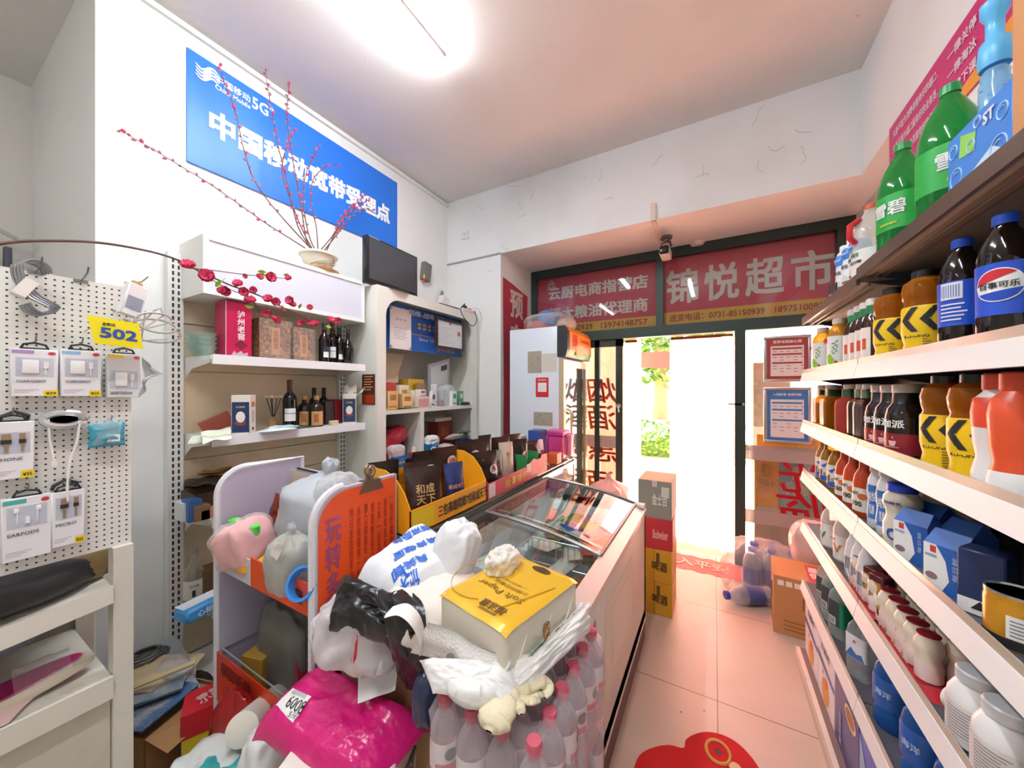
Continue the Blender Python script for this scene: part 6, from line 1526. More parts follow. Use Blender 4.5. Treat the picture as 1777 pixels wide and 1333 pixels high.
tag(blob(.08, .1, .05, 88, .1).build('dark_bundle', M('5a3a34', .5), loc=(-2.14, YX(800, -2.14), zL)), 'dark bundle at the back right of the right compartment', 'bundle')

FY0, FY1, FX0, FXF = 2.83, 3.47, -1.63, -1.117
FRW = M('dfe8f2', .3, dirt=(3, .6, 'b9c0c6', .35))
t = thing('display_fridge', 'tall white display fridge with an orange header in the alcove', 'fridge', (FX0, FY0, 0))
D, Wd, Hh = FXF - FX0, FY1 - FY0, 2.0
MB().rbox(0, 0, .06, D - .03, Wd, Hh, .008).build('cabinet_body', FRW, t)
MB().rbox(0, .01, .0, D - .05, Wd - .01, .07, .004).build('plinth', M('3a3a3e', .5), t)
hb_ = MB().prism([(D - .045, 1.735), (D + .03, 1.735), (D + .05, 1.8), (D + .05, 1.95), (D + .02, 2.0), (D - .045, 2.0)], Wd + .01, T=Matrix(((1, 0, 0, 0), (0, 0, 1, -.005), (0, 1, 0, 0), (0, 0, 0, 1)))).build('header_box', M('25282c', .4), t)
sg = MB().add([(D + .033, .03, 1.745), (D + .033, Wd - .02, 1.745), (D + .053, Wd - .02, 1.8), (D + .053, .03, 1.8)], [(0, 1, 2, 3)], 1)
sg.add([(D + .053, .03, 1.8), (D + .053, Wd - .02, 1.8), (D + .053, Wd - .02, 1.95), (D + .053, .03, 1.95)], [(0, 1, 2, 3)], 0).add([(D + .053, .03, 1.95), (D + .053, Wd - .02, 1.95), (D + .023, Wd - .02, 1.998), (D + .023, .03, 1.998)], [(0, 1, 2, 3)], 0)
so = sg.build('header_sign', [M('f08a24', .35), M('3f8a3a', .4)], hb_)
MB().text('招商', FX((D + .0535, .17, 1.89)), .1, .03, fitw=.13, fith=.11).text('zhaoshang', FX((D + .0535, .44, 1.9)), .05, .015, fitw=.24, fith=.05).build('lettering', M('c8201f', .4), hb_)
MB().box(D + .053, .2, 1.76, D + .0545, .42, 1.86).build('pasted_note', M('e9b070', .5), hb_)
fd = MB()
for y0, z0, y1, z1 in ((0, .08, .05, 1.715), (Wd - .05, .08, Wd, 1.715), (.05, .08, Wd - .05, .14), (.05, 1.655, Wd - .05, 1.715)): fd.box(D - .03, y0, z0, D + .012, y1, z1)
dr = fd.build('door', M('d9c7a8', .3, .5), t)
MB().box(D - .01, .05, .14, D - .002, Wd - .05, 1.655).build('door_pane', GLASS('dfe8e4', .16), dr)
MB().tube(smooth_pts([Vector(p) for p in ((D + .012, .07, .93), (D + .05, .07, .95), (D + .055, .07, 1.05), (D + .055, .07, 1.17), (D + .05, .07, 1.27), (D + .012, .07, 1.29))]), .01, 8).build('handle', M('cdb89a', .3, .7), dr)
st = MB()
for u0, v0, u1, v1, mi in ((916, 609, 940, 648, 0), (941, 613, 966, 646, 1), (926, 716, 959, 738, 0)):
    a, b = PY(u0, v1, FY0), PY(u1, v0, FY0); st.add([(a.x - FX0, -.001, a.z), (b.x - FX0, -.001, a.z), (b.x - FX0, -.001, b.z), (a.x - FX0, -.001, b.z)], [(0, 1, 2, 3)], mi)
st.build('glue_residue', [M('a8a090', .7, dirt=(20, .5, '77705f', .8)), M('d3d2c8', .7)], t)
a, b = PY(930, 689, FY0), PY(952, 655, FY0)
q = thing('pay_sticker', 'red payment sticker with a white square on the fridge side', 'sticker', (a.x, FY0 - .0015, a.z))
MB().box(0, -.001, 0, b.x - a.x, 0, b.z - a.z).build('sticker', M('d02a36', .4), q)
MB().box(.02, -.0016, .045, b.x - a.x - .018, -.001, .125).build('white_square', M('f0ecea', .5), q)
MB().text('推荐使用', FY(((b.x - a.x) / 2, -.001, b.z - a.z - .022)), .02, .015, fitw=.075, fith=.016).build('lettering', M('f0d9d6', .5), q)
for i, (dx, dy, sx, sy, sz, col, lab) in enumerate(((.3, .22, .12, .14, .05, 'b04a34', 'rust red bundle in the plastic wrap on the fridge'), (.4, .2, .08, .1, .075, '4a78b4', 'blue wrapped bundle lying on the fridge top'), (.52, .3, .07, .1, .06, 'd9c2a8', 'beige wrapped bundle at the front of the fridge top'))):
    tag(blob(sx, sy, sz, 90 + i, .12, .75).build('bundle', M(col, .5), loc=(FX0 + dx - .1, FY0 + dy, 2.0 + (.045 if i == 1 else 0))), lab, 'bundle')
tag(blob(.21, .2, .085, 95, .1, .75).build('clear_wrap', FILM('e8dedc', .2, .1, bump=(18, .8, .02)), loc=(FX0 + .3, FY0 + .23, 2.0)), 'clear plastic wrap around the bundles on the fridge', 'wrap')
t = thing('cloth_banner', 'tall red cloth banner with pale characters on the alcove side wall', 'banner', (-1.75, 3.16, 1.0))
zt = PX(880, 484, -1.745).z
MB().grid(lambda u, v: Vector((.006 + .004 * sin(u * 8 + v * 5), (u - .5) * .5, v * (zt - 1.0) * (1 - .05 * u))), 12, 16).build('cloth', M('b03a4a', .6), t)
L = MB()
for k, ch in enumerate('预定烟酒'): L.text(ch, FX((.0115, 0, zt - 1.22 - k * .33)), .3, .03, fitw=.27, fith=.27)
L.build('lettering', M('d9cfc9', .6), t)

KX0, KX1, KY0, KY1, KZ = -1.46, -.995, .985, 2.8, .9
ALU = M('c9c6be', .3, .7)
t = thing('glass_counter', 'glass shop counter between the cabinet and the chest freezer', 'counter', (KX0, KY0, 0))
D, Wd = KX1 - KX0, KY1 - KY0
mb = MB()
for x in (0, D - .02):
    for y in (0, Wd - .02): mb.box(x, y, 0, x + .02, y + .02, KZ)
for z in (.02, .36, KZ - .02):
    mb.box(.02, 0, z - .02, D - .02, .02, z).box(.02, Wd - .02, z - .02, D - .02, Wd, z).box(0, .02, z - .02, .02, Wd - .02, z).box(D - .02, .02, z - .02, D, Wd - .02, z)
mb.build('counter_frame', ALU, t)
MB().box(.0, .0, KZ, D, Wd, KZ + .006).build('glass_top', GLASS('dfe9e6', .18), t)
MB().box(D - .008, .02, .02, D - .004, Wd - .02, KZ - .02).box(.02, Wd - .012, .02, D - .02, Wd - .008, KZ - .02).build('glass_front', GLASS('e6efec', .22), t)
MB().box(.02, .02, .36, D - .02, Wd - .02, .368).build('counter_shelf', M('e6e4da', .5), t)
MB().box(.004, .02, .02, .008, Wd - .02, KZ - .02).build('back_door', M('e8e2d0', .5), t)
MB().box(.03, .03, .0, D - .03, Wd - .03, .02).build('base_board', M('d8d2c4', .5), t)
rnd = random.Random(5)
for i in range(9):
    y = 1.9 + .1 * i
    cat_col = rnd.choice(['c8483a', 'd9b24a', 'e2ded6', '6a8ab4', '9a3a44'])
    boxthing('cigarette_packet', ordn[i % 7] + ' packet ' + ('in the far part of' if i < 7 else 'at the window end of') + ' the glass counter row', KX1 - .13, y, .3685, .1, .075, .16 + .04 * rnd.random(), M(cat_col, .4))
kz = KZ + .0065
t = thing('display_tray', 'bright yellow cardboard display tray on the counter', 'display tray', (-1.12, 1.245, kz))
YEL = M('f2a81e', .45)
y0, y1 = -.265, .25
xb, xf = -.13, .125
mb = MB().box(xb, y0, 0, xf, y1, .006).box(xf - .004, y0, 0, xf, y1, .1).box(xb, y0, 0, xb + .004, y1, .2)
for y in (y0, y1 - .004):
    T = Matrix(((1, 0, 0, 0), (0, 0, 1, y), (0, 1, 0, 0), (0, 0, 0, 1)))
    mb.prism([(xb, 0), (xf, 0), (xf, .1), (xf - .03, .16), (xf - .08, .215), (xf - .14, .24), (xb, .245)], .004, T=T)
mb.build('tray', YEL, t)
MB().text('三包高端槟榔7包和成天下', FX((xf + .001, .07, .052)), .06, .02, fitw=.36, fith=.05).build('lettering', INK, t)
MB().box(xf, y0 + .01, .012, xf + .0012, y0 + .13, .09).build('side_label', M('e2c61e', .5), t)
MB().text('和成天下', FX((xb + .0046, -.05, .15)), .05, .015, fitw=.25, fith=.05).build('lettering', M('c98a1e', .4), t)
FOIL = {c: M(c, .28, .15, bump=(22, .35, .01), dirt=(13, .62, 'b8682a' if c != '28386e' else 'a83a5a', .75)) for c in ('231612', '2f1c16', '3a2018', '28386e', '1c1412', 'c9b9a4', '8a8580', '4a3020')}
def foil(label, p, w_, h, d, col, rz, seed, text=None, tcol='c9a26a', badge=None, tilt=-10, tz=.5, th=.3, brick=None):
    t = thing('snack_pouch', label, 'pouch', p, 0)
    t.rotation_euler = Euler((R(tilt), 0, R(rz)), 'XYZ')
    pm = pouch(w_, h, d, seed, .006)
    pm.build('foil_body', FOIL[col], t)
    bv = pm.bvh()
    if brick:
        MB().text('■', FY((brick[0] * w_, 0, tz * h)), .1, 0, fitw=brick[1] * w_, fith=brick[2] * h, on=bv, lift=.0008).build('label_block', M('d08a2a', .4), t)
    if text: MB().text(text, FY(((brick[0] * w_ if brick else 0), 0, tz * h)), .06, .015, fith=th * h, on=bv, lift=.002).build('lettering', M(tcol, .35, .2), t)
    if badge:
        T = FY((badge[0] * w_, 0, badge[1] * h))
        mb = MB().text('●', T, .1, 0, fitw=.062, fith=.05, on=bv, lift=.0025); mb.build('badge', M('e6ddd8', .4), t)
        MB().text('50¥', T, .05, .02, fitw=.046, fith=.027, on=bv, lift=.004).build('lettering', M('a82a4a', .4), t)
    return t
foil('large brown foil pouch with gold brush characters leaning in the yellow tray', (-1.035, 1.11, kz + .012), .16, 0.225, .03, '2f1c16', 62, 1, '和成\n天下', tilt=-14, tz=.5, th=.36)
foil('brown foil pouch behind the large gold lettered one in the yellow tray', (-1.1, 1.16, kz + .012), .16, 0.235, .035, '2f1c16', 68, 2, '和成', 'c9a26a', (.25, .8), tilt=-6, tz=.8, th=.12)
foil('blue and purple foil pouch leaning at the right end of the yellow tray', (-1.055, 1.335, kz + .012), .105, 0.2, .03, '28386e', 70, 3, '和成天下', 'd9a08a', tilt=-10, tz=.45, th=.1)
foil('dark foil pouch with gold figures at the back of the yellow tray', (-1.17, 1.24, kz + .012), .2, 0.238, .035, '1c1412', 78, 4, '口味王', 'b88a4a', tilt=0, tz=.72, th=.1)
foil('dark foil pouch standing half hidden behind the orange board', (-1.19, 1.03, kz), .13, 0.26, .035, '231612', 70, 5, tilt=-3)
foil('maroon foil pouch with a badge behind the yellow tray', (-1.2, 1.42, kz + .01), .15, 0.254, .035, '3a2018', 74, 6, badge=(.22, .72), tilt=0)
foil('dark foil pouch standing upright between the yellow and the pink tray', (-1.24, 1.33, kz + .01), .16, 0.246, .03, '2f1c16', 74, 7, '口味王', 'c9a26a', (-.2, .7), tilt=0, tz=.45, th=.1)
t = thing('display_tray', 'pink cardboard display tray with gold characters on the counter', 'display tray', (-1.12, 1.86, kz))
y0, y1 = -.355, .375
PK = M('c8485e', .5)
fr = [(y0, 0), (y1, 0), (y1, .12), (y1 - .08, .125), (y1 - .1, .105), (y1 - .16, .105), (y1 - .2, .12), (y1 - .3, .085), (0, .085), (y0 + .16, .08), (y0, .08)]
MB().prism(fr, .004, T=frame((xf - .002, 0, 0), (0, 1, 0), (0, 0, 1))).box(xb, y0, 0, xf - .002, y1, .005).box(xb, y0, 0, xb + .004, y1, .12).box(xb, y0, 0, xf, y0 + .004, .09).box(xb, y1 - .004, 0, xf, y1, .12).build('tray', PK, t)
MB().text('湘潭铺子', FX((xf + .003, -.06, .042)), .06, .03, fitw=.27, fith=.05).build('lettering', M('e0b24a', .4), t)
MB().text('槟榔高质好货人人一包一包十全十美', FX((xf + .003, .24, .03)), .03, .01, fitw=.24, fith=.018).build('lettering', M('ecd0cc', .4), t)
MB().box(xf + .002, y0 + .01, .006, xf + .0035, y0 + .07, .075).build('price_ticket', M('e9d9d9', .5), t)
MB().box(xf + .002, .07, .05, xf + .0038, .13, .1).build('clear_ticket', M('b0a39c', .4), t)
for y in (.1, .26): MB().box(xb + .01, y, .005, xf - .01, y + .003, .15).build('green_divider', M('2f8a4a', .45), t)
foil('dark foil pouch with orange label block and badge, front of the pink tray', (-1.045, 1.575, kz + .01), .165, 0.22, .035, '231612', 68, 11, '枸\n杞', '231612', (.28, .55), -8, .5, .42, brick=(-.2, .22, .6))
foil('dark foil pouch with orange label and two badges at the back of the pink tray', (-1.2, 1.66, kz + .01), .24, 0.262, .04, '231612', 72, 12, '枸杞', 'd08a2a', (.02, .68), 0, .68, .12)
foil('silver grey foil pouch with dark characters in the pink tray', (-1.07, 1.73, kz + .01), .075, 0.2, .03, '8a8580', 66, 13, '枸\n杞\n槟', '3a2a24', tilt=-8, tz=.5, th=.45)
foil('cream foil pouch with orange flame in the pink tray', (-1.06, 1.82, kz + .01), .1, 0.235, .04, 'c9b9a4', 64, 14, '枸', 'd07a3a', tilt=-6, tz=.7, th=.12)
foil('dark foil pouch with gold band and badge, right part of the pink tray', (-1.07, 2.0, kz + .01), .14, 0.23, .04, '1c1412', 66, 15, '金', 'e0b23a', (.25, .55), -6, .4, .25)
foil('brown foil pouch leaning behind the gold band one in the pink tray', (-1.14, 2.08, kz + .01), .17, 0.25, .04, '3a2018', 75, 16, tilt=-12)
foil('dark foil pouch lying slanted at the right end of the pink tray', (-1.06, 2.17, kz + .06), .17, 0.16, .05, '2f1c16', 60, 17, tilt=-30)
foil('dark foil pouch standing at the back right of the pink tray', (-1.2, 1.95, kz + .01), .15, 0.246, .04, '2f1c16', 70, 18, '枸杞', 'd08a2a', (.2, .7), tilt=4, tz=.75, th=.1)
foil('black foil pouch upright beside the label pouch at the back', (-1.21, 1.8, kz + .01), .1, 0.271, .03, '1c1412', 74, 19, tilt=0)
foil('crumpled brown foil pouch lying beyond the pink tray', (-1.07, 2.33, kz), .16, 0.13, .06, '4a3020', 70, 20, tilt=-35)
boxthing('blue_gift_box', 'blue carton in clear wrap at the far end of the counter', -1.2, 2.52, kz, .1, .13, .24, M('2f4f94', .3))
q = boxthing('pale_box', 'pale lilac slim box leaning before the blue carton', -1.13, 2.44, kz, .03, .07, .18, M('c8c6d8', .4)); q.rotation_euler = (R(12), 0, 0)
boxthing('open_carton', 'white open carton at the back of the counter end', -1.33, 2.4, kz, .12, .14, .2, M('d9d9d4', .5))
q = thing('pink_container', 'translucent pink plastic container at the far end of the counter', 'container', (-1.08, 2.66, kz))
MB().rbox(-.08, -.07, 0, .06, .08, .19, .02).build('container_body', FILM('d0509a', .6, .15, 'f0a0cc'), q)
MB().rbox(-.085, -.075, .19, .065, .085, .23, .01).build('container_lid', M('c23a8e', .3), q)
MB().rbox(.06, .0, .03, .1, .09, .2, .012).build('side_pack', FILM('e07aa8', .7, .15), q)
boxthing('orange_carton', 'orange red carton under the pink container edge', -1.05, 2.5, kz, .08, .09, .08, M('d8623a', .45))
boxthing('red_carton', 'flat red carton behind the dark pouches at the counter end', -1.22, 2.3, kz, .1, .12, .1, M('c02a34', .4))
SX0, SX1, SY0, SY1, STOP = -1.69, -1.05, .643, .968, 1.15
LZ = .785
LAV, TRIMW, ORG = M('b7afc4', .5), M('dcdce2', .35), M('e2511c', .4)
t = thing('display_stand', 'white snack display stand with orange printed side panel in front of the rack', 'display stand', (0, 0, 0))
def side_outline(d=0):
    r = .1
    pts = [(SY0 + d, 0), (SY1 - d, 0), (SY1 - d, STOP - d)]
    for k in range(9):
        a = pi / 2 + k / 8 * pi / 2
        pts.append((SY0 + d + r + (r) * cos(a), STOP - d - r + r * sin(a)))
    return pts
T0 = lambda x: Matrix(((0, 0, 1, x), (1, 0, 0, 0), (0, 1, 0, 0), (0, 0, 0, 1)))
for x, nm in ((SX0, 'side_panel'), (SX1 - .018, 'side_panel')):
    o = MB().prism(side_outline(.004), .018, T=T0(x)).build(nm, LAV, t)
    ol = side_outline()
    MB().tube([(x + .009, y, z) for y, z in [(SY0, 0)] + ol[::-1][:9 if x > -1.2 else 12]], .0125, 8).build('edge_trim', TRIMW, o)
    if x == SX1 - .018:
        po_ = MB().prism(side_outline(.012), .0015, T=T0(SX1 + .0005)).build('poster', ORG, o)
        def col(s, y, zt, h, wd, m, b=.015): MB().text('\n'.join(s), FX((SX1 + .0022, y, zt - h / 2)), .05, b, fitw=wd, fith=h, lift=.0005).build('lettering', m, po_)
        PUR, DOR = M('9a4a78', .5), M('b23a1a', .5)
        col('玩转多种', SY0 + .06, 1.06, .34, .055, PUR, .02)
        lines = ['明日放在信里小猫送我回家门', '小时候和你一起赶集买糖果', '那口甜我今天还记得清楚', '想跟你说不怕小小的困难', '大声一起笑真好不怕下雨', '新鲜味道自由自在有你陪', '一包好槟榔开心一整天呀']
        for k, s_ in enumerate(lines): col(s_, SY0 + .125 + k * .028, 1.07, .44 - .02 * (k % 3), .015, DOR)
        mb = MB().box(SX1 + .001, SY0 + .02, .52, SX1 + .0026, SY1 - .02, .59)
        mb.build('dark_band', M('3a1418', .4), po_)
        MB().box(SX1 + .002, SY0 + .035, .55, SX1 + .0034, SY0 + .07, .559).box(SX1 + .002, SY0 + .048, .537, SX1 + .0034, SY0 + .057, .572).build('cross_print', M('d9b48a', .4), po_)
MB().box(SX0 + .018, SY1 - .012, .05, SX1 - .018, SY1, STOP - .05).build('back_panel', LAV, t)
MB().box(SX0 + .018, SY0 + .006, .79, SX1 - .018, SY1 - .012, .803).build('shelf', LAV, t)
MB().box(SX0 + .018, SY0 + .01, .25, SX1 - .018, SY1 - .012, .262).build('shelf', LAV, t)
lw_ = SX1 - SX0 - .036
lp = MB().box(SX0 + .018, SY0 - .004, .775, SX0 + .018 + lw_ * .42, SY0, .865).box(SX0 + .018 + lw_ * .42, SY0 - .004, .775, SX1 - .018, SY0, .875, 1)
lo_ = lp.build('front_lip', [M('cfd0d6', .4), ORG], t)
MB().text('槟榔新發', FY((SX1 - .16, SY0 - .0045, .825)), .05, .03, fitw=.22, fith=.048).build('lettering', M('54141a', .5), lo_)
MB().box(SX1 - .275, SY0 - .0062, .83, SX1 - .25, SY0 - .0045, .848).box(SX1 - .22, SY0 - .0062, .83, SX1 - .2, SY0 - .0045, .848).build('white_print', WHITE, lo_)
l2 = MB().box(SX0 + .018, SY0 - .006, .27, SX1 - .018, SY0 - .002, .455).build('lower_lip', M('d2401f', .35), t)
MB().text('槟榔新發', FY((SX0 + .17, SY0 - .007, .41)), .05, .02, fitw=.22, fith=.05).build('lettering', M('8a2418', .5), l2)
MB().text('限時特惠\n开袋有奖', FY((SX0 + .42, SY0 - .007, .38)), .05, .02, fitw=.17, fith=.09).build('lettering', M('e6c8b8', .5), l2)
wb = MB()
SWB = .79
for k in range(17): wb.tube([(SX0 + .03 + k * (lw_ - .03) / 16, SWB, .26), (SX0 + .03 + k * (lw_ - .03) / 16, SWB, .45)], .002, 5)
for z in (.3, .38, .45): wb.tube([(SX0 + .025, SWB, z), (SX1 - .025, SWB, z)], .0028, 6)
for z in (.46,): wb.tube([(SX0 + .025, SY0 + .01, z), (SX0 + .025, SWB, .45)], .0028, 6).tube([(SX0 + .025, SY0 + .01, z), (SX1 - .025, SY0 + .01, z)], .0028, 6)
wb.build('wire_basket', M('cfcfcf', .3, .6), t)
t = thing('bulldog_clip', 'bronze bulldog clip gripping the top of the orange panel', 'clip', (SX1 - .002, YX(640, SX1) + .01, STOP))
BRZ = M('8a7466', .3, .8)
MB().add([(.008, -.05, -.04), (.008, .05, -.04), (.012, .03, .0), (.012, -.03, 0), (-.026, -.05, -.04), (-.026, .05, -.04), (-.022, .03, 0), (-.022, -.03, 0)], [(0, 1, 2, 3), (7, 6, 5, 4), (3, 2, 6, 7), (0, 3, 7, 4), (1, 5, 6, 2)]).build('jaw', BRZ, t)
for s in (-1, 1):
    MB().tube([(s * .009 - .004, .014 * cos(a * pi / 6), .03 + .018 * sin(a * pi / 6)) for a in range(12)], .0045, 7, closed=True).tube([(s * .009 - .004, 0, .012), (s * .01 - .004, 0, -.01)], .008, 7).build('handle', BRZ, t)
zs = .8035
def at(u, v, Y): return PY(u, v, Y)
def pile(name, label, cat, u, v, Y, s, seed, mats, amp=.1, e=.75, zfix=None, rot=None, knot=0, freq=1.0, tie=.25):
    p = PY(u, v, Y)
    o = blob(*s, seed, amp, e, knot=knot, freq=freq, tie=tie).build(name, mats, loc=(p.x, p.y, zfix if zfix is not None else p.z), rot=rot)
    return tag(o, label, cat)
q = thing('paper_folder', 'brown paper folder in a clear sleeve standing at the back of the stand', 'folder', (-1.58, .885, zs)); q.rotation_euler = (R(-10), R(6), R(12))
MB().box(-.105, -.004, 0, .105, .004, .29).build('folder_sheet', M('b08e68', .6), q)
MB().box(-.112, -.008, 0, .11, -.006, .3).build('clear_sleeve', FILM('ece6e0', .12, .06), q)
MB().box(-.09, .006, 0, .11, .014, .305).build('dark_board', M('2a2a2e', .4), q)
pile('grey_bag', 'big grey plastic bag with a peaked knot on top of the stand', 'bag', 545, 880, 0.813, (0.129, 0.100, 0.141), 101, M('b7bdc4', .35, bump=(12, .5, .02)), .1, .7, zs + .1, (0, R(14), R(20)), knot=.35, tie=.4)
pile('clear_bag', 'clear crinkled bag squeezed behind the top of the orange panel', 'bag', 588, 850, 0.830, (0.065, 0.070, 0.085), 102, FILM('e6e4e4', .28, .1, bump=(30, .8, .01)), .12, .75, zs + .2)
pile('pink_towels', 'pink folded towels in clear plastic hanging over the stand lip', 'towels', 436, 965, 0.690, (0.072, 0.075, 0.075), 103, M('e3aaa8', .75, bump=(10, .3, .02)), .13, .6, zs + .03, (R(10), R(-16), R(15)))
pile('orange_cloth', 'orange yellow cloth under the pink towels', 'cloth', 440, 975, 0.690, (0.080, 0.060, 0.025), 104, M('e0a040', .8), .12, .7, zs + .003)
pile('towel_wrap', 'clear plastic wrap around the pink towels', 'wrap', 436, 962, 0.690, (0.077, 0.081, 0.081), 103, FILM('f4e4e4', .08, .05, bump=(25, .8, .01)), .13, .6, zs + .029, (R(10), R(-16), R(15)))
for k, (u, v) in enumerate(((408, 912), (424, 900), (440, 896))):
    p = PY(u, v, .68)
    q = thing('green_bottle', [ 'first', 'second', 'third'][k] + ' small bottle with bright green cap at the left of the stand', 'bottle', (p.x, p.y, zs))
    MB().lathe([(.02, 0), (.023, .005), (.023, .09), (.01, .11), (.01, .125)], 18).build('bottle_body', FILM('b8c8b8', .4, .1), q)
    MB().lathe([(.02, .12), (.022, .125), (.02, .155), (.01, .16)], 18).build('cap', M('3fd03a', .35), q)
q = pouch(.1, .165, .04, 105, .012).build('jerky_packet', M('6a2418', .2, bump=(26, .6, .01)), loc=tuple(PY(472, 930, .79)[:2]) + (zs + .06,), rot=(R(-8), R(14), R(10))); tag(q, 'shiny dark red snack packet in the middle of the stand', 'packet')
pile('herb_bag', 'clear bag of greyish dried herbs at the front of the stand', 'bag', 503, 990, 0.681, (0.075, 0.060, 0.090), 106, M('8f8a72', .6, bump=(60, .8, .01)), .1, .75, zs + .002)
pile('herb_wrap', 'clear crinkled plastic around the dried herbs', 'wrap', 506, 990, 0.681, (0.080, 0.066, 0.098), 107, FILM('e6e8ea', .22, .06, bump=(30, .9, .01)), .1, .75, zs, knot=.3, tie=.3)
sheet('receipt', 'white receipt slip tucked in the herb bag', 'receipt', [PY(469, 962, .61), PY(481, 975, .61), PY(491, 945, .61), PY(476, 940, .61)], M('e9e6dd', .7), .006, 108)
p = PY(520, 990, .63)
q = thing('tape_roll', 'bright blue tape ring at the front corner of the stand', 'tape', (p.x, .655, .862)); q.rotation_euler = (R(62), 0, R(18))
MB().lathe([(.042, 0), (.05, 0), (.05, .032), (.042, .032), (.042, 0)], 36, caps=False).build('tape_ring', M('2f86d8', .35), q)
pile('brown_bag', 'tan paper bag between the grey bag and the orange panel', 'bag', 548, 925, 0.813, (0.066, 0.058, 0.108), 109, M('b88a58', .7), .1, .7, zs)
pile('grey_bag', 'dull grey plastic bag slumped at the back of the lower basket', 'bag', 500, 1100, 0.805, (0.141, 0.066, 0.191), 110, M('77756e', .35, bump=(16, .7, .02)), .13, .75, .263)
p = PY(480, 1170, .72)
q = thing('paper_roll', 'white paper roll with blue print in the lower basket', 'paper roll', (p.x, .72, .32)); q.rotation_euler = (R(66), 0, R(40))
MB().lathe([(.042, 0), (.046, .002), (.046, .25), (.042, .252)], 24).build('roll', M('e2ddd0', .6), q)
mb = MB().text('特惠', FY((0, -.046, .05)), .06, .03, fitw=.06, fith=.05, wrap=.046); mb.build('lettering', M('2a4a9a', .5), q)
boxthing('yellow_carton', 'mustard yellow carton at the left of the lower basket', -1.56, .74, .263, .1, .08, .17, M('b8923a', .5), R(15))
q = boxthing('red_tube', 'red slim carton leaning behind the paper roll', -1.3, .76, .28, .04, .04, .24, M('a8303a', .4), R(10)); q.rotation_euler = (R(-6), R(-24), 0)
boxthing('dark_carton', 'dark green carton in the right back of the lower basket', -1.16, .89, .263, .17, .1, .38, M('2f3a34', .5))

ZX0, ZX1, ZY0, ZY1 = -.985, -.35, .965, 2.2
FZW = M('e6ded2', .4, dirt=(3, .6, 'cbb9a4', .4))
t = thing('chest_freezer', 'white chest freezer with sliding curved glass lids along the aisle', 'freezer', (0, 0, 0))
def ztop(x):
    k = (x - ZX0) / (ZX1 - ZX0)
    return .872 - .095 * k + .05 * 4 * k * (1 - k) * .45
wl = .05
b_ = MB().rbox(ZX0, ZY0, .14, ZX1, ZY0 + wl, .8, .006).rbox(ZX0, ZY1 - wl, .14, ZX1, ZY1, .8, .006).rbox(ZX0, ZY0, .14, ZX0 + wl, ZY1, .82, .006).rbox(ZX1 - wl, ZY0, .14, ZX1, ZY1, .745, .006)
b_.box(ZX0, ZY0, .12, ZX1, ZY1, .2)
b_.build('cabinet_body', FZW, t)
def cap_end(y0, y1):
    n = 14
    xs = [ZX0 + (ZX1 - ZX0) * i / n for i in range(n + 1)]
    return [(x, ztop(x)) for x in xs] + [(ZX1, .735), (ZX0, .76)]
for y, th_ in ((ZY0, .05), (ZY1 - .05, .05)):
    MB().prism(cap_end(0, 0)[::-1], th_, T=Matrix(((1, 0, 0, 0), (0, 0, 1, y), (0, 1, 0, 0), (0, 0, 0, 1)))).build('end_frame', M('8f918f', .35, .3), t)
MB().box(ZX0, ZY0, .76, ZX0 + .045, ZY1, ztop(ZX0) + .004).build('rear_rail', M('4a4642', .4, .2), t)
MB().add([(ZX1 - .055, ZY0, .75), (ZX1 + .004, ZY0, .735), (ZX1 + .004, ZY1, .735), (ZX1 - .055, ZY1, .75), (ZX1 - .055, ZY0, ztop(ZX1 - .055) + .002), (ZX1 + .004, ZY0, .768), (ZX1 + .004, ZY1, .768), (ZX1 - .055, ZY1, ztop(ZX1 - .055) + .002)],
         [(0, 3, 2, 1), (4, 5, 6, 7), (0, 1, 5, 4), (1, 2, 6, 5), (2, 3, 7, 6), (3, 0, 4, 7)]).build('front_rail', M('d5cdc4', .3, .3), t)
MB().box(ZX0 + .02, ZY0 + .02, 0, ZX1 - .012, ZY1 - .02, .125).box(ZX1 - .014, ZY0 + .01, .02, ZX1 - .002, ZY1 - .01, .125).build('kick_plate', M('5a3a34', .5), t)
ln = MB().box(ZX0 + wl, ZY0 + wl, .2, ZX1 - wl, ZY1 - wl, .206)
for a in ((ZX0 + wl, ZY0 + wl, ZX0 + wl + .004, ZY1 - wl), (ZX1 - wl - .004, ZY0 + wl, ZX1 - wl, ZY1 - wl), (ZX0 + wl, ZY0 + wl, ZX1 - wl, ZY0 + wl + .004), (ZX0 + wl, ZY1 - wl - .004, ZX1 - wl, ZY1 - wl)): ln.box(a[0], a[1], .2, a[2], a[3], .735)
ln.build('liner', M('e2e8ea', .4), t)
pn = MB().box(ZX1, ZY0 + .35, .3, ZX1 + .002, ZY1 - .4, .66).box(ZX1, ZY0 + .45, .36, ZX1 + .003, ZY1 - .5, .6, 1)
pn.build('side_decal', [M('eadcc6', .4), M('f0e6d6', .4)], t)
MB().text('冰\n淇\n淋', FX((ZX1 + .0022, ZY0 + .2, .6)), .05, .02, fith=.2, fitw=.05).build('lettering', M('7a5a44', .5), t)
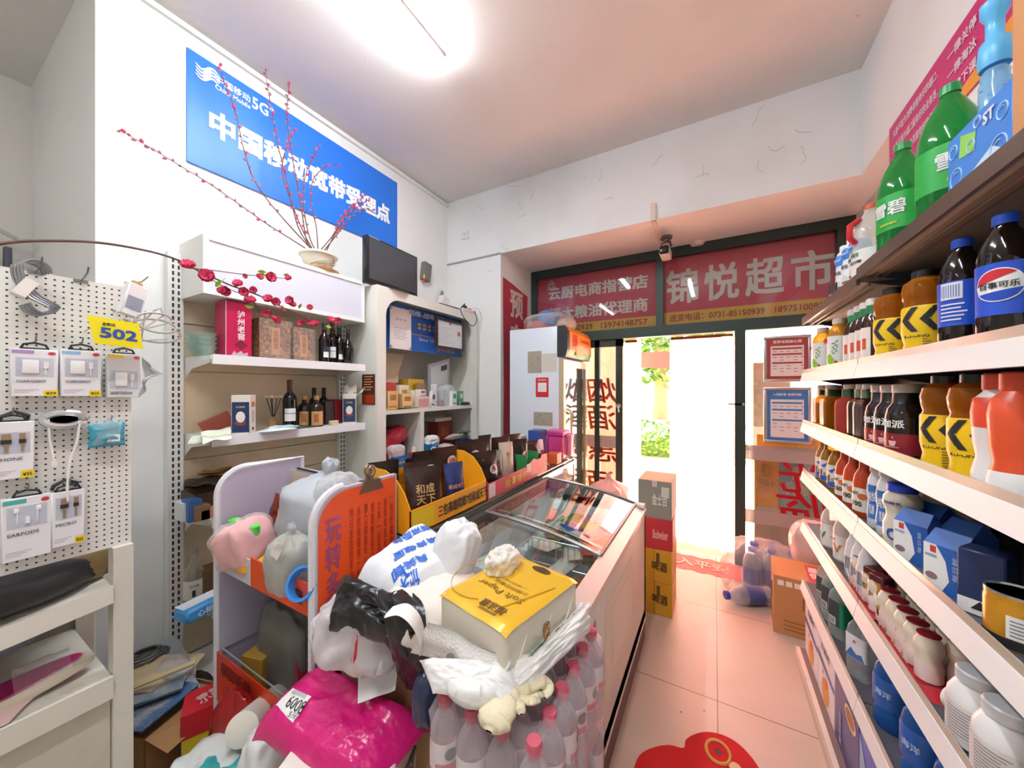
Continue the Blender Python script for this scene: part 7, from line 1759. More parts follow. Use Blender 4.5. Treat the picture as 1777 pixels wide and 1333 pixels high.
def lid(y0, y1, dz, nm):
    mb = MB().grid(lambda u, v: Vector((ZX0 + .03 + (ZX1 - .05 - ZX0 - .03) * u, y0 + (y1 - y0) * v, ztop(ZX0 + .03 + (ZX1 - .05 - ZX0 - .03) * u) + dz)), 16, 2)
    o = mb.build('glass_lid', GLASS('e9f1ee', .1), t)
    f = MB()
    for y in (y0, y1):
        f.tube([(x, y, ztop(x) + dz) for x in [ZX0 + .03 + (ZX1 - .05 - ZX0 - .03) * i / 14 for i in range(15)]], .009, 6)
    for x in (ZX0 + .03, ZX1 - .05): f.tube([(x, y0, ztop(x) + dz), (x, y1, ztop(x) + dz)], .008, 6)
    f.build('lid_frame', M('77746e', .3, .5), o)
    return o
lid(ZY0 + .05, 1.52, -.012, 0)
o = lid(1.43, ZY1 - .03, .006, 1)
MB().tube([(-.86, 1.05, ztop(-.86)), (-.86, 1.05, ztop(-.86) + .02), (-.76, 1.05, ztop(-.76) + .02), (-.76, 1.05, ztop(-.76))], .006, 6).build('lid_handle', M('b9b9b4', .3, .5), t)
bk = MB()
bx0, bx1, by0, by1, bz = -.80, -.42, 1.25, 1.62, .72
for k in range(13):
    x = bx0 + (bx1 - bx0) * k / 12
    bk.tube([(x, by0, bz), (x, by0, .52), (x, by1, .52), (x, by1, bz)], .0022, 5)
for k in range(9):
    y = by0 + (by1 - by0) * k / 8
    bk.tube([(bx0, y, bz), (bx0, y, .52)], .0022, 5).tube([(bx1, y, bz), (bx1, y, .52)], .0022, 5)
for z in (.6, bz): bk.tube([(bx0, by0, z), (bx1, by0, z), (bx1, by1, z), (bx0, by1, z)], .0035, 6, closed=True)
tag(bk.build('wire_basket', M('d5d5d2', .3, .5)), 'white wire basket hanging in the middle of the chest freezer', 'basket')
rnd = random.Random(9)
cols = ['3f8a4a', '2f62b0', 'd9d0c0', 'c8a44a', '6aa0c8', 'b84a44', 'e2e0da', '8a5a3a', 'd98aa0']
spots = [(x, y, .5225 + .03 * k) for k, (x, y) in enumerate([(-.74, 1.33), (-.64, 1.31), (-.54, 1.34), (-.48, 1.45), (-.6, 1.45), (-.72, 1.47), (-.66, 1.55), (-.52, 1.55)])]
adj = ['green', 'blue', 'cream', 'gold', 'pale blue', 'red', 'white', 'brown', 'pink']
for k, (x, y, z) in enumerate(spots):
    o = pouch(.1, .16, .035, 200 + k, .008).build('ice_cream_packet', M(cols[k], .3, bump=(30, .4, .006)), loc=(x, y, .56 + .018 * (k % 4)), rot=(R(80), 0, R(rnd.uniform(0, 180))))
    tag(o, adj[k] + ' ice cream packet in the wire basket of the freezer', 'ice cream')
for k in range(16):
    x, y = rnd.uniform(-.86, -.45), 1.68 + .028 * k
    o = pouch(.11, .17, .035, 230 + k, .008).build('ice_cream_packet', M(cols[(k * 4 + 2) % 9], .3, bump=(30, .4, .006)), loc=(x, y, .64 + .012 * (k % 4)), rot=(R(82), 0, R(rnd.uniform(0, 180))))
    tag(o, adj[(k * 4 + 2) % 9] + ' ice cream packet on the heap in the far half of the freezer', 'ice cream', 'packets heaped in the far half of the freezer')
tag(MB().box(-.92, 1.66, .2066, -.42, 2.13, .62).build('ice_block', M('c8d2d8', .4)), 'pale frozen trays under the packet heap in the far half of the freezer', 'trays')
tag(blob(.13, .24, .1, 211, .12, .75).build('frost_bag', M('dfe6ea', .5, bump=(30, .6, .02)), loc=(-.80, 1.24, .55)), 'frosted white bag bulging at the near end of the freezer', 'bag')
tag(blob(.15, .15, .12, 212, .1, .75).build('frozen_bag', M('b8bcc4', .4, bump=(30, .6, .02)), loc=(-.6, 1.12, .5)), 'grey frozen food bag below the tissue pack end of the freezer', 'bag')
tag(MB().box(-.92, 1.05, .2065, -.42, 1.24, .5).box(-.9, 1.24, .2065, -.43, 1.62, .515).build('ice_block', M('c8d2d8', .4)), 'pale stacked frozen trays at the bottom of the freezer', 'trays')
t = boxthing('support_carton', 'plain brown carton supporting the bags between stand and freezer', -.80, .83, 0, .44, .24, .84, M('b08c66', .6))
t = thing('white_carton', 'white carton with dark brushed characters under the magenta mailer', 'box', (-.80, .60, 0), R(22))
MB().rbox(-.135, -.115, 0, .135, .115, .585, .004, seg=1).build('carton', M('ded8cf', .5), t)
L = MB().text('洁', FnX((0, 0, 0)), .1) if False else MB()
L.text('茶礼', frame((.1355, .0, .47), (0, 1, 0), (0, 0, 1)), .1, .02, fitw=.12, fith=.07)
L.text('吉祥如意', frame((.0, -.1155, .5), (1, 0, 0), (0, 0, 1)), .1, .02, fitw=.22, fith=.05)
L.build('lettering', M('9a4440', .5), t)
MB().tube([(.137, -.03, .5), (.146, -.03, .54), (.146, .03, .54), (.137, .03, .5)], .004, 6).build('carry_handle', M('6a5a54', .5), t)
def pillow(name, label, cat, c4, th, seed, amp, mats, n=40, parent=None, droop=.03):
    a, b, c, d = [Vector(p) for p in c4]
    o0 = (a + b + c + d) / 4
    mb = MB(); nn = (b - a).cross(d - a).normalized()
    if nn.z < 0: nn = -nn
    for sg in (1, -1):
        def fn(u, v):
            x, y = 2 * u - 1, 2 * v - 1
            p = (a * (1 - u) + b * u) * (1 - v) + (d * (1 - u) + c * u) * v
            k = max(0, (1 - x ** 4) * (1 - y ** 4)) ** .6
            wv = ridge((u * 1.6, v * 1.6, 0), 1.3, seed) * .9 + ridge((u * 3, v * 3, 2), 1.3, seed + 1) * .5 + ridge((u * 7, v * 7, 5), 1.2, seed + 2) * .22
            return p - o0 + nn * (sg * th * k + amp * wv * (.5 + .5 * k)) + Vector((0, 0, -droop * (max(0, abs(x) - .7) + max(0, abs(y) - .7)) / .3))
        mb.grid(fn if sg > 0 else (lambda u, v: fn(1 - u, v)), n, n)
    if parent:
        o = mb.build(name, mats, parent)
    else:
        o = tag(mb.build(name, mats, loc=o0), label, cat)
    return o, mb, o0
MAG = M('cf1f74', .22, bump=(7.9, .6, .025))
c4 = [PZ(438, 1250, .585), PZ(620, 1400, .58), PZ(752, 1232, .625), PZ(548, 1140, .65)]
t = thing('mailer_bag', 'glossy magenta plastic mailer bag lying on the white carton', 'bag', sum((Vector(p) for p in c4), Vector()) / 4)
_, mbp, o0 = pillow('plastic_film', None, None, c4, .028, 301, .012, MAG, 56, parent=t)
bv = mbp.bvh()
def on_top(u, v, z, right, up, s_, w_, h, m, name='lettering', bold=.01, parent=t, b=bv, org=o0, lift=.002):
    p = PZ(u, v, z) - org
    mb = MB().text(s_, frame(p, right, up), .05, bold, fitw=w_, fith=h, on=b, lift=lift)
    return mb.build(name, m, parent)
def patch(cs, z, m, name, parent, b, org, lift=.0025, n=12):
    P4 = [PZ(u, v, z) - org for u, v in cs]
    def fn(u, v):
        p = (P4[0] * (1 - u) + P4[1] * u) * (1 - v) + (P4[3] * (1 - u) + P4[2] * u) * v
        h = b.ray_cast(Vector((p.x, p.y, p.z + .4)), Vector((0, 0, -1)))
        return (h[0] if h[0] else p) + Vector((0, 0, lift))
    return MB().grid(fn, n, n).build(name, m, parent)
patch([(478, 1222), (508, 1254), (541, 1222), (508, 1206)], .63, M('e9e7e4', .4), 'address_label', t, bv, o0)
rt = (PZ(541, 1238, .63) - PZ(490, 1212, .63)); rt = Vector((rt.x, rt.y, 0)).normalized(); upv = Vector((-rt.y, rt.x, 0))
on_top(514, 1231, .63, rt, upv, '6008', .06, .024, INK, lift=.005)
on_top(519, 1217, .63, rt, upv, '|||||||||||', .05, .01, M('5a5a5a'), bold=0, lift=.005)
on_top(508, 1244, .63, rt, upv, '5元', .03, .012, INK, lift=.005)
p4 = [PZ(621, 1222, .68), PZ(686, 1198, .685), PZ(692, 1146, .72), PZ(622, 1128, .735)]
q = sheet('receipt', 'white receipt sheet lying across the magenta mailer', 'receipt', p4, M('ecebe8', .6), .006, 303)
t_ = MB()
for k in range(5):
    pa = Vector(p4[3]).lerp(Vector(p4[0]), .15 + .15 * k) - q.location + Vector((.012, 0, .034)); pb_2 = Vector(p4[2]).lerp(Vector(p4[1]), .15 + .15 * k) - q.location + Vector((-.03, 0, .034))
    t_.tube([pa, pa.lerp(pb_2, .35 + .1 * (k % 2))], .0012, 4)
t_.build('faint_print', M('a9a9ae', .6), q)
TB = Vector((-.82, .75, .82))
def heap(name, label, cat, u, v, z, s, seed, mats, amp=.1, e=.75, rot=None, knot=0, dz=0, freq=1.0, tie=.25, sub=None, n=56, m=40, flat=.75):
    p = PZ(u, v, z)
    mb = blob(*s, seed, amp, e, n=n, m=m, knot=knot, freq=freq, tie=tie, flat=flat)
    t = thing(name, label, cat, (p.x, p.y, z - s[2] + dz), 0, None, rot)
    mb.build('plastic_film', mats, t)
    return t, mb
def print_on(t, mb, s_, off, w_, h, m, turn=0, up=(0, 1, 0), bold=.02, name='lettering'):
    """lettering pressed onto the top of a bag"""
    T = Matrix.Translation(Vector((off[0], off[1], 0))) @ Matrix.Rotation(turn, 4, 'Z')
    return MB().text(s_, T, .05, bold, fitw=w_, fith=h, on=mb.bvh(), lift=.003).build(name, m, t)
WBAG = FILM('eef0f4', .86, .3, bump=(9, .6, .03))
t = thing('carrier_bag', 'white carrier bag with bright blue characters on the pile by the yellow tray', 'bag', PZ(715, 978, .95))
cc = [PZ(604, 1005, .915), PZ(705, 1050, .92), PZ(828, 972, .955), PZ(740, 902, 1.0)]
t.location = sum(cc, Vector()) / 4
_, mb, o0 = pillow('plastic_film', None, None, cc, .035, 311, .011, WBAG, 44, parent=t)
rt = PZ(640, 985, .95) - PZ(785, 945, .95); rt.z = 0; rt.normalize(); upv = Vector((-rt.y, rt.x, 0))
for k, (s_, u, v, w_) in enumerate((('标营南勵除', 722, 950, .15), ('果肯傲厦', 722, 970, .14), ('典美御', 712, 991, .1), ('加术下', 700, 1010, .085))):
    p = PZ(u, v, .96) - o0; p.z = .1
    MB().text(s_, frame(p, rt, upv), .05, .03, fitw=w_, fith=.034, on=mb.bvh(), lift=.003).build('lettering', M('2a66c8', .5), t)
t, mb = heap('carrier_bag', 'twisted end of white carrier bag with a red corner standing by the yellow tray', 'bag', 775, 945, 1.0, (.06, .055, .09), 312, WBAG, .14, .75, (R(-10), R(18), 0))
MB().tube([(-.03, -.01, .135), (.0, -.01, .15), (.03, 0, .135)], .01, 7).build('red_corner', M('d04a5a', .5), t)
t, mb = heap('paper_bag', 'cream paper bag flattened between the carrier bag and the tissue pack', 'bag', 752, 1035, .9, (.12, .13, .06), 313, M('e2d9cf', .7), .09, .8, (0, R(6), 0))
BLK = M('1a1a1c', .28, bump=(14, .7, .02))
pillow('black_bag', 'glossy black plastic bag draped over the middle of the pile', 'bag', [PZ(566, 1078, .85), PZ(690, 1100, .86), PZ(748, 1050, .91), PZ(600, 978, .96)], .03, 314, .016, BLK, 44)
def hang(name, label, cat, pts, wid, mats, seed, amp=.012, n=30, parent=None, th=.004, flare=None):
    """strip of film following a path, with a width direction and folds"""
    sp = smooth_pts([Vector(p) for p in pts], 8); m = len(sp)
    o0 = sp[0]
    mb = MB()
    wv = [Vector(w) for w in wid]
    for sg in (1, -1):
        def fn(u, v):
            i = min(m - 1, int(v * (m - 1)))
            k = v * (len(wv) - 1); a = int(min(k, len(wv) - 2)); ww = wv[a].lerp(wv[a + 1], k - a)
            d = (sp[min(m - 1, i + 1)] - sp[max(0, i - 1)]).normalized()
            nn = d.cross(ww).normalized()
            return sp[i] - o0 + ww * (2 * u - 1) + nn * (amp * (ridge((u * 2.5, v * 2, 0), 1.5, seed) + .5 * ridge((u * 5, v * 4, 1), 1.5, seed + 1)) + sg * th * (1 - (2 * u - 1) ** 6))
        mb.grid(fn if sg > 0 else (lambda u, v: fn(1 - u, v)), 16, n)
    o = mb.build(name, mats, parent)
    if parent: o.location = o0
    else: o.location = o0; tag(o, label, cat)
    return o, mb, o0
hang('black_strip', 'long black plastic flap hanging down over the magenta mailer', 'bag', [PZ(668, 1035, .93), PZ(702, 1068, .93), PZ(712, 1120, .85), PZ(716, 1165, .76), PZ(722, 1190, .71)], [(.06, .035, 0), (.055, .02, 0), (.045, .01, 0), (.045, .0, 0), (.04, .0, 0)], M('1c1c1e', .3, bump=(14, .7, .02)), 321, .012)
t, mb = heap('clear_carrier_bag', 'translucent white bag with red print beside the orange panel', 'bag', 626, 1098, .80, (.11, .08, .085), 315, FILM('eae4e6', .42, .12, bump=(16, .9, .02)), .2, .75, (R(-10), 0, R(15)), dz=.02)
RP = M('c02a3a', .5)
print_on(t, mb, '人', (.0, -.055), .06, .06, RP, pi - .3, bold=.03); print_on(t, mb, '热卖', (.02, -.075), .06, .03, RP, pi - .2)
t, mb = heap('clear_carrier_bag', 'gathered neck of the translucent bag lying over the receipt', 'bag', 664, 1142, .765, (.032, .035, .022), 316, FILM('ebe6e8', .35, .12, bump=(20, .9, .02)), .16, .75)
t, mb = heap('white_bag', 'white plastic bag end sticking out left of the translucent bag', 'bag', 575, 1090, .75, (.045, .05, .06), 317, FILM('e9e9ec', .75, .25, bump=(16, .8, .02)), .16, .75)
t, mb = heap('navy_pouch', 'dark navy pouch wedged between the mailer and the water bottles', 'pouch', 748, 1195, .78, (.03, .045, .06), 318, M('27304e', .3, bump=(20, .5, .01)), .06, .75)
hang('bag_handle', 'flat white handle loop of a box bent over the black bag', 'handle', [PZ(676, 1062, .99), PZ(700, 1058, 1.0), PZ(722, 1078, .98), PZ(732, 1108, .93), PZ(730, 1128, .88)], [(-.006, .02, 0), (-.007, .02, 0), (-.008, .019, 0), (-.01, .018, 0), (-.012, .016, 0)], M('ebe7e2', .5), 322, .0, th=.003)

PB = [(.026, 0), (.0305, .005), (.0305, .06), (.028, .07), (.0305, .08), (.0305, .14), (.029, .155), (.018, .178), (.012, .188), (.0118, .195)]
PINKC = M('bd5468', .35)
capm = MB().lathe([(.0142, .192), (.0147, .194), (.0147, .209), (.0128, .214)], 22).mesh('cap', PINKC)
kind('spring', [('bottle_body', MB().lathe(PB, 18).mesh('bottle_body', FILM('e2d6da', .2, .05, 'f6eef2')), []), ('cap', capm, []),
                ('label', band(PB, .082, .138, 18).mesh('label', M('e6dfe0', .4)), [('label_print', mark(lambda mb: [wrapq(mb, .0305, -.02, .085, .02, .1, 0, 5), wrappoly(mb, .0305, [(.01 + .012 * cos(a * pi / 6), .118 + .012 * sin(a * pi / 6)) for a in range(12)], 1)]).mesh('label_print', [M('c8485e', .4), M('3a5a5e', .4)]))])])
pitch, zt = .0655, .2155
wx = [-.272 - pitch * i for i in range(4)]; wy = [.557 + pitch * j for j in range(6)]
lv = ['lowest', 'second lowest', 'second highest', 'top']
for L_ in range(4):
    for i, x in enumerate(wx):
        for j, y in enumerate(wy):
            if L_ < 3 and i > 0: continue
            if L_ == 0 and j < 3: continue
            if L_ == 3 and i == 0: lab = 'pink capped bottle on the aisle side of the top pack, ' + ['nearest', 'second nearest', 'third nearest', 'third farthest', 'second farthest', 'farthest'][j] + ' in its row'; grp = 'water bottles of the top pack'
            else: lab = ('pink capped water bottle inside the ' + lv[L_] + ' shrink wrapped pack' if L_ < 3 else 'pink capped water bottle in the hidden inner rows of the top pack'); grp = 'water bottles of the ' + lv[L_] + ' pack' + (' inner rows' if L_ == 3 else '')
            put('spring', 'water_bottle', lab, 'bottle', (x, y, L_ * zt + .001), R(40 + 25 * ((i + j) % 3)), grp)
def wrapbox(z0, lab, first):
    x0, x1, y0, y1 = wx[-1] - .034, wx[0] + .034, wy[0] - .034, wy[-1] + .034
    mb = MB()
    h = zt - .006
    def fn(u, v):
        a = 2 * pi * u
        q = (abs(cos(a)) ** 10 + abs(sin(a)) ** 10) ** (-.1)
        cx_, cy_ = (x0 + x1) / 2, (y0 + y1) / 2
        k = min(1, v / .82) if v < .82 else 1
        z = .004 + (h - .03) * k
        s_ = 1
        if v > .82:
            w_ = (v - .82) / .18; s_ = 1 - .14 * w_ - (.3 * max(0, w_ - .6)); z += .03 * w_ ** .7
        ripple = .003 * sin(a * 20 + 1) * (1 - abs(2 * k - 1)) + .002 * nz((cos(a) * 6, sin(a) * 6, v * 9), 1, z0)
        return Vector((cx_ + ((x1 - x0) / 2 + ripple) * q * s_ * cos(a), cy_ + ((y1 - y0) / 2 + ripple) * q * s_ * sin(a), z0 + z))
    mb.grid(fn, 72, 22, wrap=True)
    if not first: pass
    return tag(mb.build('shrink_wrap', FILM('ead9de', .1, .08, bump=(14, .5, .02))), lab, 'wrap')
for L_ in range(4): wrapbox(L_ * zt, 'clear shrink wrap around the ' + lv[L_] + ' pack of water bottles', L_ == 0)

A_, B_, C_, D_ = [PZ(u, v, 1.0) for u, v in ((880, 1102), (765, 1030), (890, 960), (1000, 1005))]
cen = (A_ + B_ + C_ + D_) / 4
ex = ((A_ - B_) + (D_ - C_)).normalized(); ang = math.atan2(ex.y, ex.x)
w_, l_ = ((A_ - B_).length + (D_ - C_).length) / 2, ((D_ - A_).length + (C_ - B_).length) / 2
t = thing('tissue_pack', 'gold topped pack of toilet rolls on the water bottles', 'tissue pack', (cen.x, cen.y, .872), ang)
TG = M('e0b02c', .25, .15, bump=(9, .35, .02))
TWH = FILM('ded6c4', .9, .2, bump=(10, .6, .02))
mb = MB()
mb.rbox(-w_ / 2, -l_ / 2, 0, w_ / 2, l_ / 2, .128, .012, seg=3)
mb.build('pack_body', TWH, t)
def topfn(u, v):
    x, y = 2 * u - 1, 2 * v - 1
    return Vector((x * (w_ / 2 + .001) * (1 - .0 * y), y * (l_ / 2 + .001), .1305 - .006 * (max(0, abs(x) - .85) + max(0, abs(y) - .85)) / .15 + .0015 * ridge((u * 2, v * 2, 0), 1.3, 7)))
tm = MB().grid(topfn, 30, 36)
to = tm.build('gold_top', TG, t)
bv = tm.bvh()
BRN = M('6a4a1a', .4)
def tt(s_, x, y, wd, ht, bold=.0, m=BRN): MB().text(s_, frame((x, y, .13), (-1, 0, 0), (0, -1, 0)), .05, bold, fitw=wd, fith=ht, on=bv, lift=.0012).build('lettering', m, to)
tt('Soft Paper', .0, -.035, .14, .026, .008); tt('小熊印花卷纸', .01, -.01, .1, .013); tt('——— 精选原生木浆 ———', .0, .008, .11, .008)
tt('福洁雅', .03, -.09, .07, .026, .02); tt('═══', .03, -.108, .05, .006)
MB().add([(.028 * cos(a * pi / 10) + .015, .1 + .012 * sin(a * pi / 10), .1335) for a in range(20)], [tuple(range(20))]).build('dark_oval', M('4a3418', .4), to)
tt('清新', .015, .1, .03, .009, .01, M('e0c060', .4)); tt('· 10卷装 ·', .015, .118, .04, .006)
mb = MB()
for s_ in (-1, 1):
    mb.tube([(-.06 + .085 * cos(a * pi / 20 + 2), -.01 + .1 * sin(a * pi / 20 + 2), .1335) for a in range(22)] if s_ < 0 else [(.075 - .03 * cos(a * pi / 20), .02 + .1 * sin(a * pi / 20 + 4.6), .1335) for a in range(14)], .0012, 4)
mb.build('leaf_print', M('c2962a', .3, .2), to)
MB().text('熊', frame((w_ / 2 + .001, .0, .06), (0, 1, 0), (0, 0, 1)), .1, .02, fitw=.025, fith=.06).build('lettering', M('a8763a', .5), t)
for y in (-.085, -.0, .085):
    MB().tube([(w_ / 2 - .004, y - .04, .01), (w_ / 2 + .0005, y, .065), (w_ / 2 - .004, y + .04, .12)], .003, 5).build('roll_crease', TWH, t)
tag(blob(.03, .045, .026, 331, .28, .8, freq=2).build('plastic_knot', FILM('fbf8f2', .5, .08, bump=(60, .8, .006)), loc=PZ(872, 988, 1.0) + Vector((0, 0, .001))), 'crinkled clear plastic knot on the gold tissue pack', 'plastic')
EMB = M('e9e6e2', .35, bump=(95, .9, .006, 'voronoi'))
fl = [PZ(742, 1082, .97), PZ(886, 1150, .945), PZ(868, 1192, .885), PZ(716, 1128, .885)]
q = sheet('carry_strap', 'embossed white carry strap hanging over the side of the tissue pack', 'strap', fl, EMB, .012, 333, th=.0012, n=16)
hm = MB()
for f in (.42, .68):
    p = (Vector(fl[0]).lerp(Vector(fl[1]), f)).lerp(Vector(fl[3]).lerp(Vector(fl[2]), f), .5) - Vector(q.location)
    rr = (Vector(fl[1]) - Vector(fl[0])).normalized(); uu = (Vector(fl[0]) - Vector(fl[3])).normalized(); nn = rr.cross(uu).normalized()
    if nn.y > 0: nn = -nn
    hm.add([p + nn * .011 + rr * .009 * cos(a * pi / 7) + uu * .011 * sin(a * pi / 7) for a in range(14)], [tuple(range(14))])
hm.build('finger_hole', M('8a8272', .6), q)
def ringbag(name, label, path, seed, mats, r=.04, h=.075):
    sp = smooth_pts([Vector(p) for p in path], 8); m = len(sp); o0 = sp[m // 2].copy()
    mb = MB()
    def fn(u, v):
        i = min(m - 1, int(u * (m - 1) + .5)); d = (sp[min(m - 1, i + 1)] - sp[max(0, i - 1)]).normalized(); side = Vector((d.y, -d.x, 0)).normalized()
        a = 2 * pi * v; fade = min(1, 6 * min(u, 1 - u) + .15) ** .6
        wr = 1 + .24 * ridge((u * 4, cos(a) * .8, sin(a) * .8), 1.2, seed) + .07 * ridge((u * 11, cos(a) * 2, sin(a) * 2), 1.2, seed + 1)
        return sp[i] - o0 + side * (r * wr * fade * cos(a)) + Vector((0, 0, max(-.028, h * .5 * wr * fade * sin(a))))
    mb.grid(fn, 70, 20)
    o = mb.build('plastic_film', mats)
    t = thing(name, label, 'bag', o0); o.parent = t
    return t, mb
WB2 = FILM('efedea', .88, .3, bump=(10, .7, .03))
zb = .9
t, mb = ringbag('white_carrier_bag', 'crumpled white carrier bag with green print spilling round the tissue pack', [PZ(770, 1170, zb - .005), PZ(800, 1200, zb), PZ(845, 1205, zb), PZ(895, 1168, zb), PZ(940, 1130, zb + .005), PZ(985, 1085, zb + .01), PZ(1010, 1050, zb + .02)], 341, WB2, .014, .035)
for k, (cc, sd_, am) in enumerate((([PZ(728, 1140, .9), PZ(752, 1200, .885), PZ(890, 1238, .885), PZ(900, 1160, .915)], 344, .013), ([PZ(800, 1170, .905), PZ(830, 1222, .885), PZ(945, 1190, .885), PZ(925, 1130, .92)], 349, .014), ([PZ(885, 1165, .92), PZ(905, 1205, .89), PZ(1022, 1092, .9), PZ(1020, 1040, .945)], 347, .012))):
    o, mq, oq = pillow('plastic_film', None, None, cc, .014, sd_, am, WB2, 36, parent=t, droop=.004); o.location = oq - Vector(t.location)
    if k == 2: mb = mq; oo_2 = oq
GRP = M('2f7a4a', .5)
mbv = mb.bvh(); o0 = oo_2
p1_, p2_ = PZ(905, 1180, zb) - o0, PZ(1000, 1085, zb) - o0
rt = (p2_ - p1_).normalized(); upv = Vector((-rt.y, rt.x, 0))
for f, s_, ww in ((.22, '一次购物袋', .07), (.62, '超市', .03), (.95, '／', .03)):
    MB().text(s_, frame(p1_.lerp(p2_, f), rt, upv), .05, .015, fitw=ww, fith=.014, on=mbv, lift=.003).build('lettering', GRP, t, loc=o0 - Vector(t.location))
t = thing('cotton_glove', 'soiled cream cotton work glove on the water bottle pack', 'glove', PZ(890, 1235, .88))
o0 = Vector(t.location)
COT = M('ddd2b2', .9, bump=(70, .6, .004), dirt=(22, .55, 'b9a46a', .6))
def cloth_tube(pts, rs, seed):
    sp = smooth_pts([Vector(p) for p in pts], 6); m = len(sp); mb = MB()
    def fn(u, v):
        i = min(m - 1, int(v * (m - 1) + .5)); d = (sp[min(m - 1, i + 1)] - sp[max(0, i - 1)]).normalized()
        s_ = Vector((d.y, -d.x, 0)).normalized(); n_ = s_.cross(d)
        k = v * (len(rs) - 1); a_ = int(min(k, len(rs) - 2)); r = rs[a_] + (rs[a_ + 1] - rs[a_]) * (k - a_)
        a = 2 * pi * u
        wr = 1 + .13 * ridge((cos(a), sin(a), v * 3), 1.3, seed)
        return sp[i] - o0 + s_ * (r * wr * cos(a)) + n_ * (r * .55 * wr * sin(a))
    mb.grid(fn, 22, 30, wrap=True)
    return mb
zg = .885
cloth_tube([PZ(848, 1270, zg - .004), PZ(858, 1248, zg), PZ(872, 1222, zg + .003), PZ(888, 1200, zg + .006), PZ(905, 1185, zg + .008)], [.006, .03, .03, .026, .021, .014], 351).build('cuff', COT, t)
cloth_tube([PZ(896, 1190, zg + .008), PZ(915, 1188, zg + .012), PZ(935, 1182, zg + .01), PZ(950, 1192, zg), PZ(945, 1212, zg)], [.016, .02, .017, .016, .012, .004], 352).build('palm', COT, t)
for k, pts in enumerate(([(905, 1200), (925, 1206), (945, 1206)], [(900, 1206), (918, 1215), (938, 1216)], [(892, 1212), (902, 1228), (905, 1240)], [(900, 1184), (920, 1176), (942, 1176)])):
    cloth_tube([PZ(u, v, zg + .004) for u, v in pts], [.011, .0105, .009, .003], 355 + k).build('finger', COT, t)

t = thing('open_carton', 'open brown carton holding old blue magazines on the floor by the pegboard', 'box', (-2.02, .53, 0), R(18))
KRA = M('a67a4e', .7)
mb = MB().box(-.2, -.13, 0, .2, .13, .006)
for a in ((-.2, -.13, .2, -.126), (-.2, .126, .2, .13), (-.2, -.13, -.196, .13), (.196, -.13, .2, .13)): mb.box(a[0], a[1], 0, a[2], a[3], .2)
mb.build('carton', KRA, t)
MB().add([(.2, -.13, .2), (.2, .13, .2), (.29, .12, .17), (.29, -.12, .16)], [(0, 1, 2, 3), (3, 2, 1, 0)]).build('flap', KRA, t)
MB().box(-.19, -.12, .006, .19, .12, .19).build('packing', M('8a6a4a', .8), t)
mcol = ['4a6f9a', '8a9ab0', '3f5f86', 'b8a888', '6a7a8a']
for k in range(5):
    p = Vector((-2.03 + .05 * (k % 3) - .03, .5 + .05 * (k % 2), .203 + .014 * k))
    o = MB().grid(lambda u, v, k=k: Vector(((u - .5) * .3, (v - .5) * .21, .012 + .02 * sin(pi * u) * (k % 2) + .006 * nz((u * 3, v * 3, k)))), 10, 8).box(-.145, -.1, 0, .145, .1, .011).build('magazine', [M(mcol[k], .5, dirt=(16, .5, 'c9b89a', .6))], loc=p, rot=(0, 0, R(18 + 22 * k - 40)))
    tag(o, ['lowest blue magazine', 'second magazine from the bottom, greyish blue', 'middle magazine, darker blue', 'tan magazine second from the top', 'topmost grey blue magazine'][k] + ' of the pile in the open carton', 'magazine')
t = boxthing('grey_device', 'grey metal box with coiled cord on top beside the rack foot', -2.19, .575, .16, .2, .24, .11, M('8f959a', .5), R(-6))
MB().tube([(.06 * cos(a * .5) * (1 - a / 90), .08 * sin(a * .5) * (1 - a / 90), .115 + a * .0007) for a in range(50)], .005, 6).build('coiled_cord', M('4a4846', .5), t)
boxthing('dark_crate', 'dark flat crate under the grey metal box', -2.2, .6, 0, .22, .24, .158, M('3f3f42', .6), R(-6))
tag(blob(.1, .07, .1, 371, .12).build('black_sack', M('1d1c1e', .4, bump=(16, .6, .02)), loc=(-2.0, .68, .0)), 'black sack on the floor at the foot of the wall rack', 'sack')
tag(blob(.08, .05, .05, 372, .2).build('clear_bundle', FILM('c8c0bc', .5, .15, bump=(24, .8, .01)), loc=(-2.02, .62, .2)), 'crumpled clear bundle on top of the magazines', 'bundle')
tag(MB().rbox(-.012, -.15, 0, .012, .15, .01, .004).build('wooden_strip', M('b8a878', .6), loc=(-1.96, .52, .3), rot=(R(8), R(6), R(-28))), 'pale wooden strip lying across the magazines', 'strip')
t = boxthing('snack_carton', 'red and yellow snack carton on the floor before the display stand', -1.76, .65, 0, .13, .16, .24, M('d8c02a', .4), R(-24))
MB().add([(-.066, -.081, .24), (.066, -.081, .24), (.066, .081, .242), (-.066, .081, .242)], [(0, 1, 2, 3)]).box(.0655, -.081, .15, .067, .081, .241).build('red_panel', M('c41f2a', .4), t)
MB().text('香辣\n小吃', frame((.0, .0, .2425), (-.4, .9, 0), (-.9, -.4, 0)), .05, .02, fitw=.08, fith=.06).build('lettering', M('e8c8c0', .4), t)
MB().box(-.0665, -.0815, 0, .0665, -.0805, .15).build('navy_panel', M('28306a', .4), t)
tag(blob(.11, .045, .24, 374, .13).build('red_bag', FILM('9a1418', .85, .15, bump=(14, .8, .02)), loc=(-1.40, .585, .0)), 'crumpled red plastic bag in front of the lower basket', 'bag')
t = thing('teal_bag', 'white and teal plastic bag on the floor at the bottom of the picture', 'bag', (-1.29, .5, .0))
mb = blob(.2, .12, .19, 375, .12, n=60, m=44); mb.build('plastic_film', FILM('dfe3e2', .85, .2, bump=(12, .8, .03)), t)
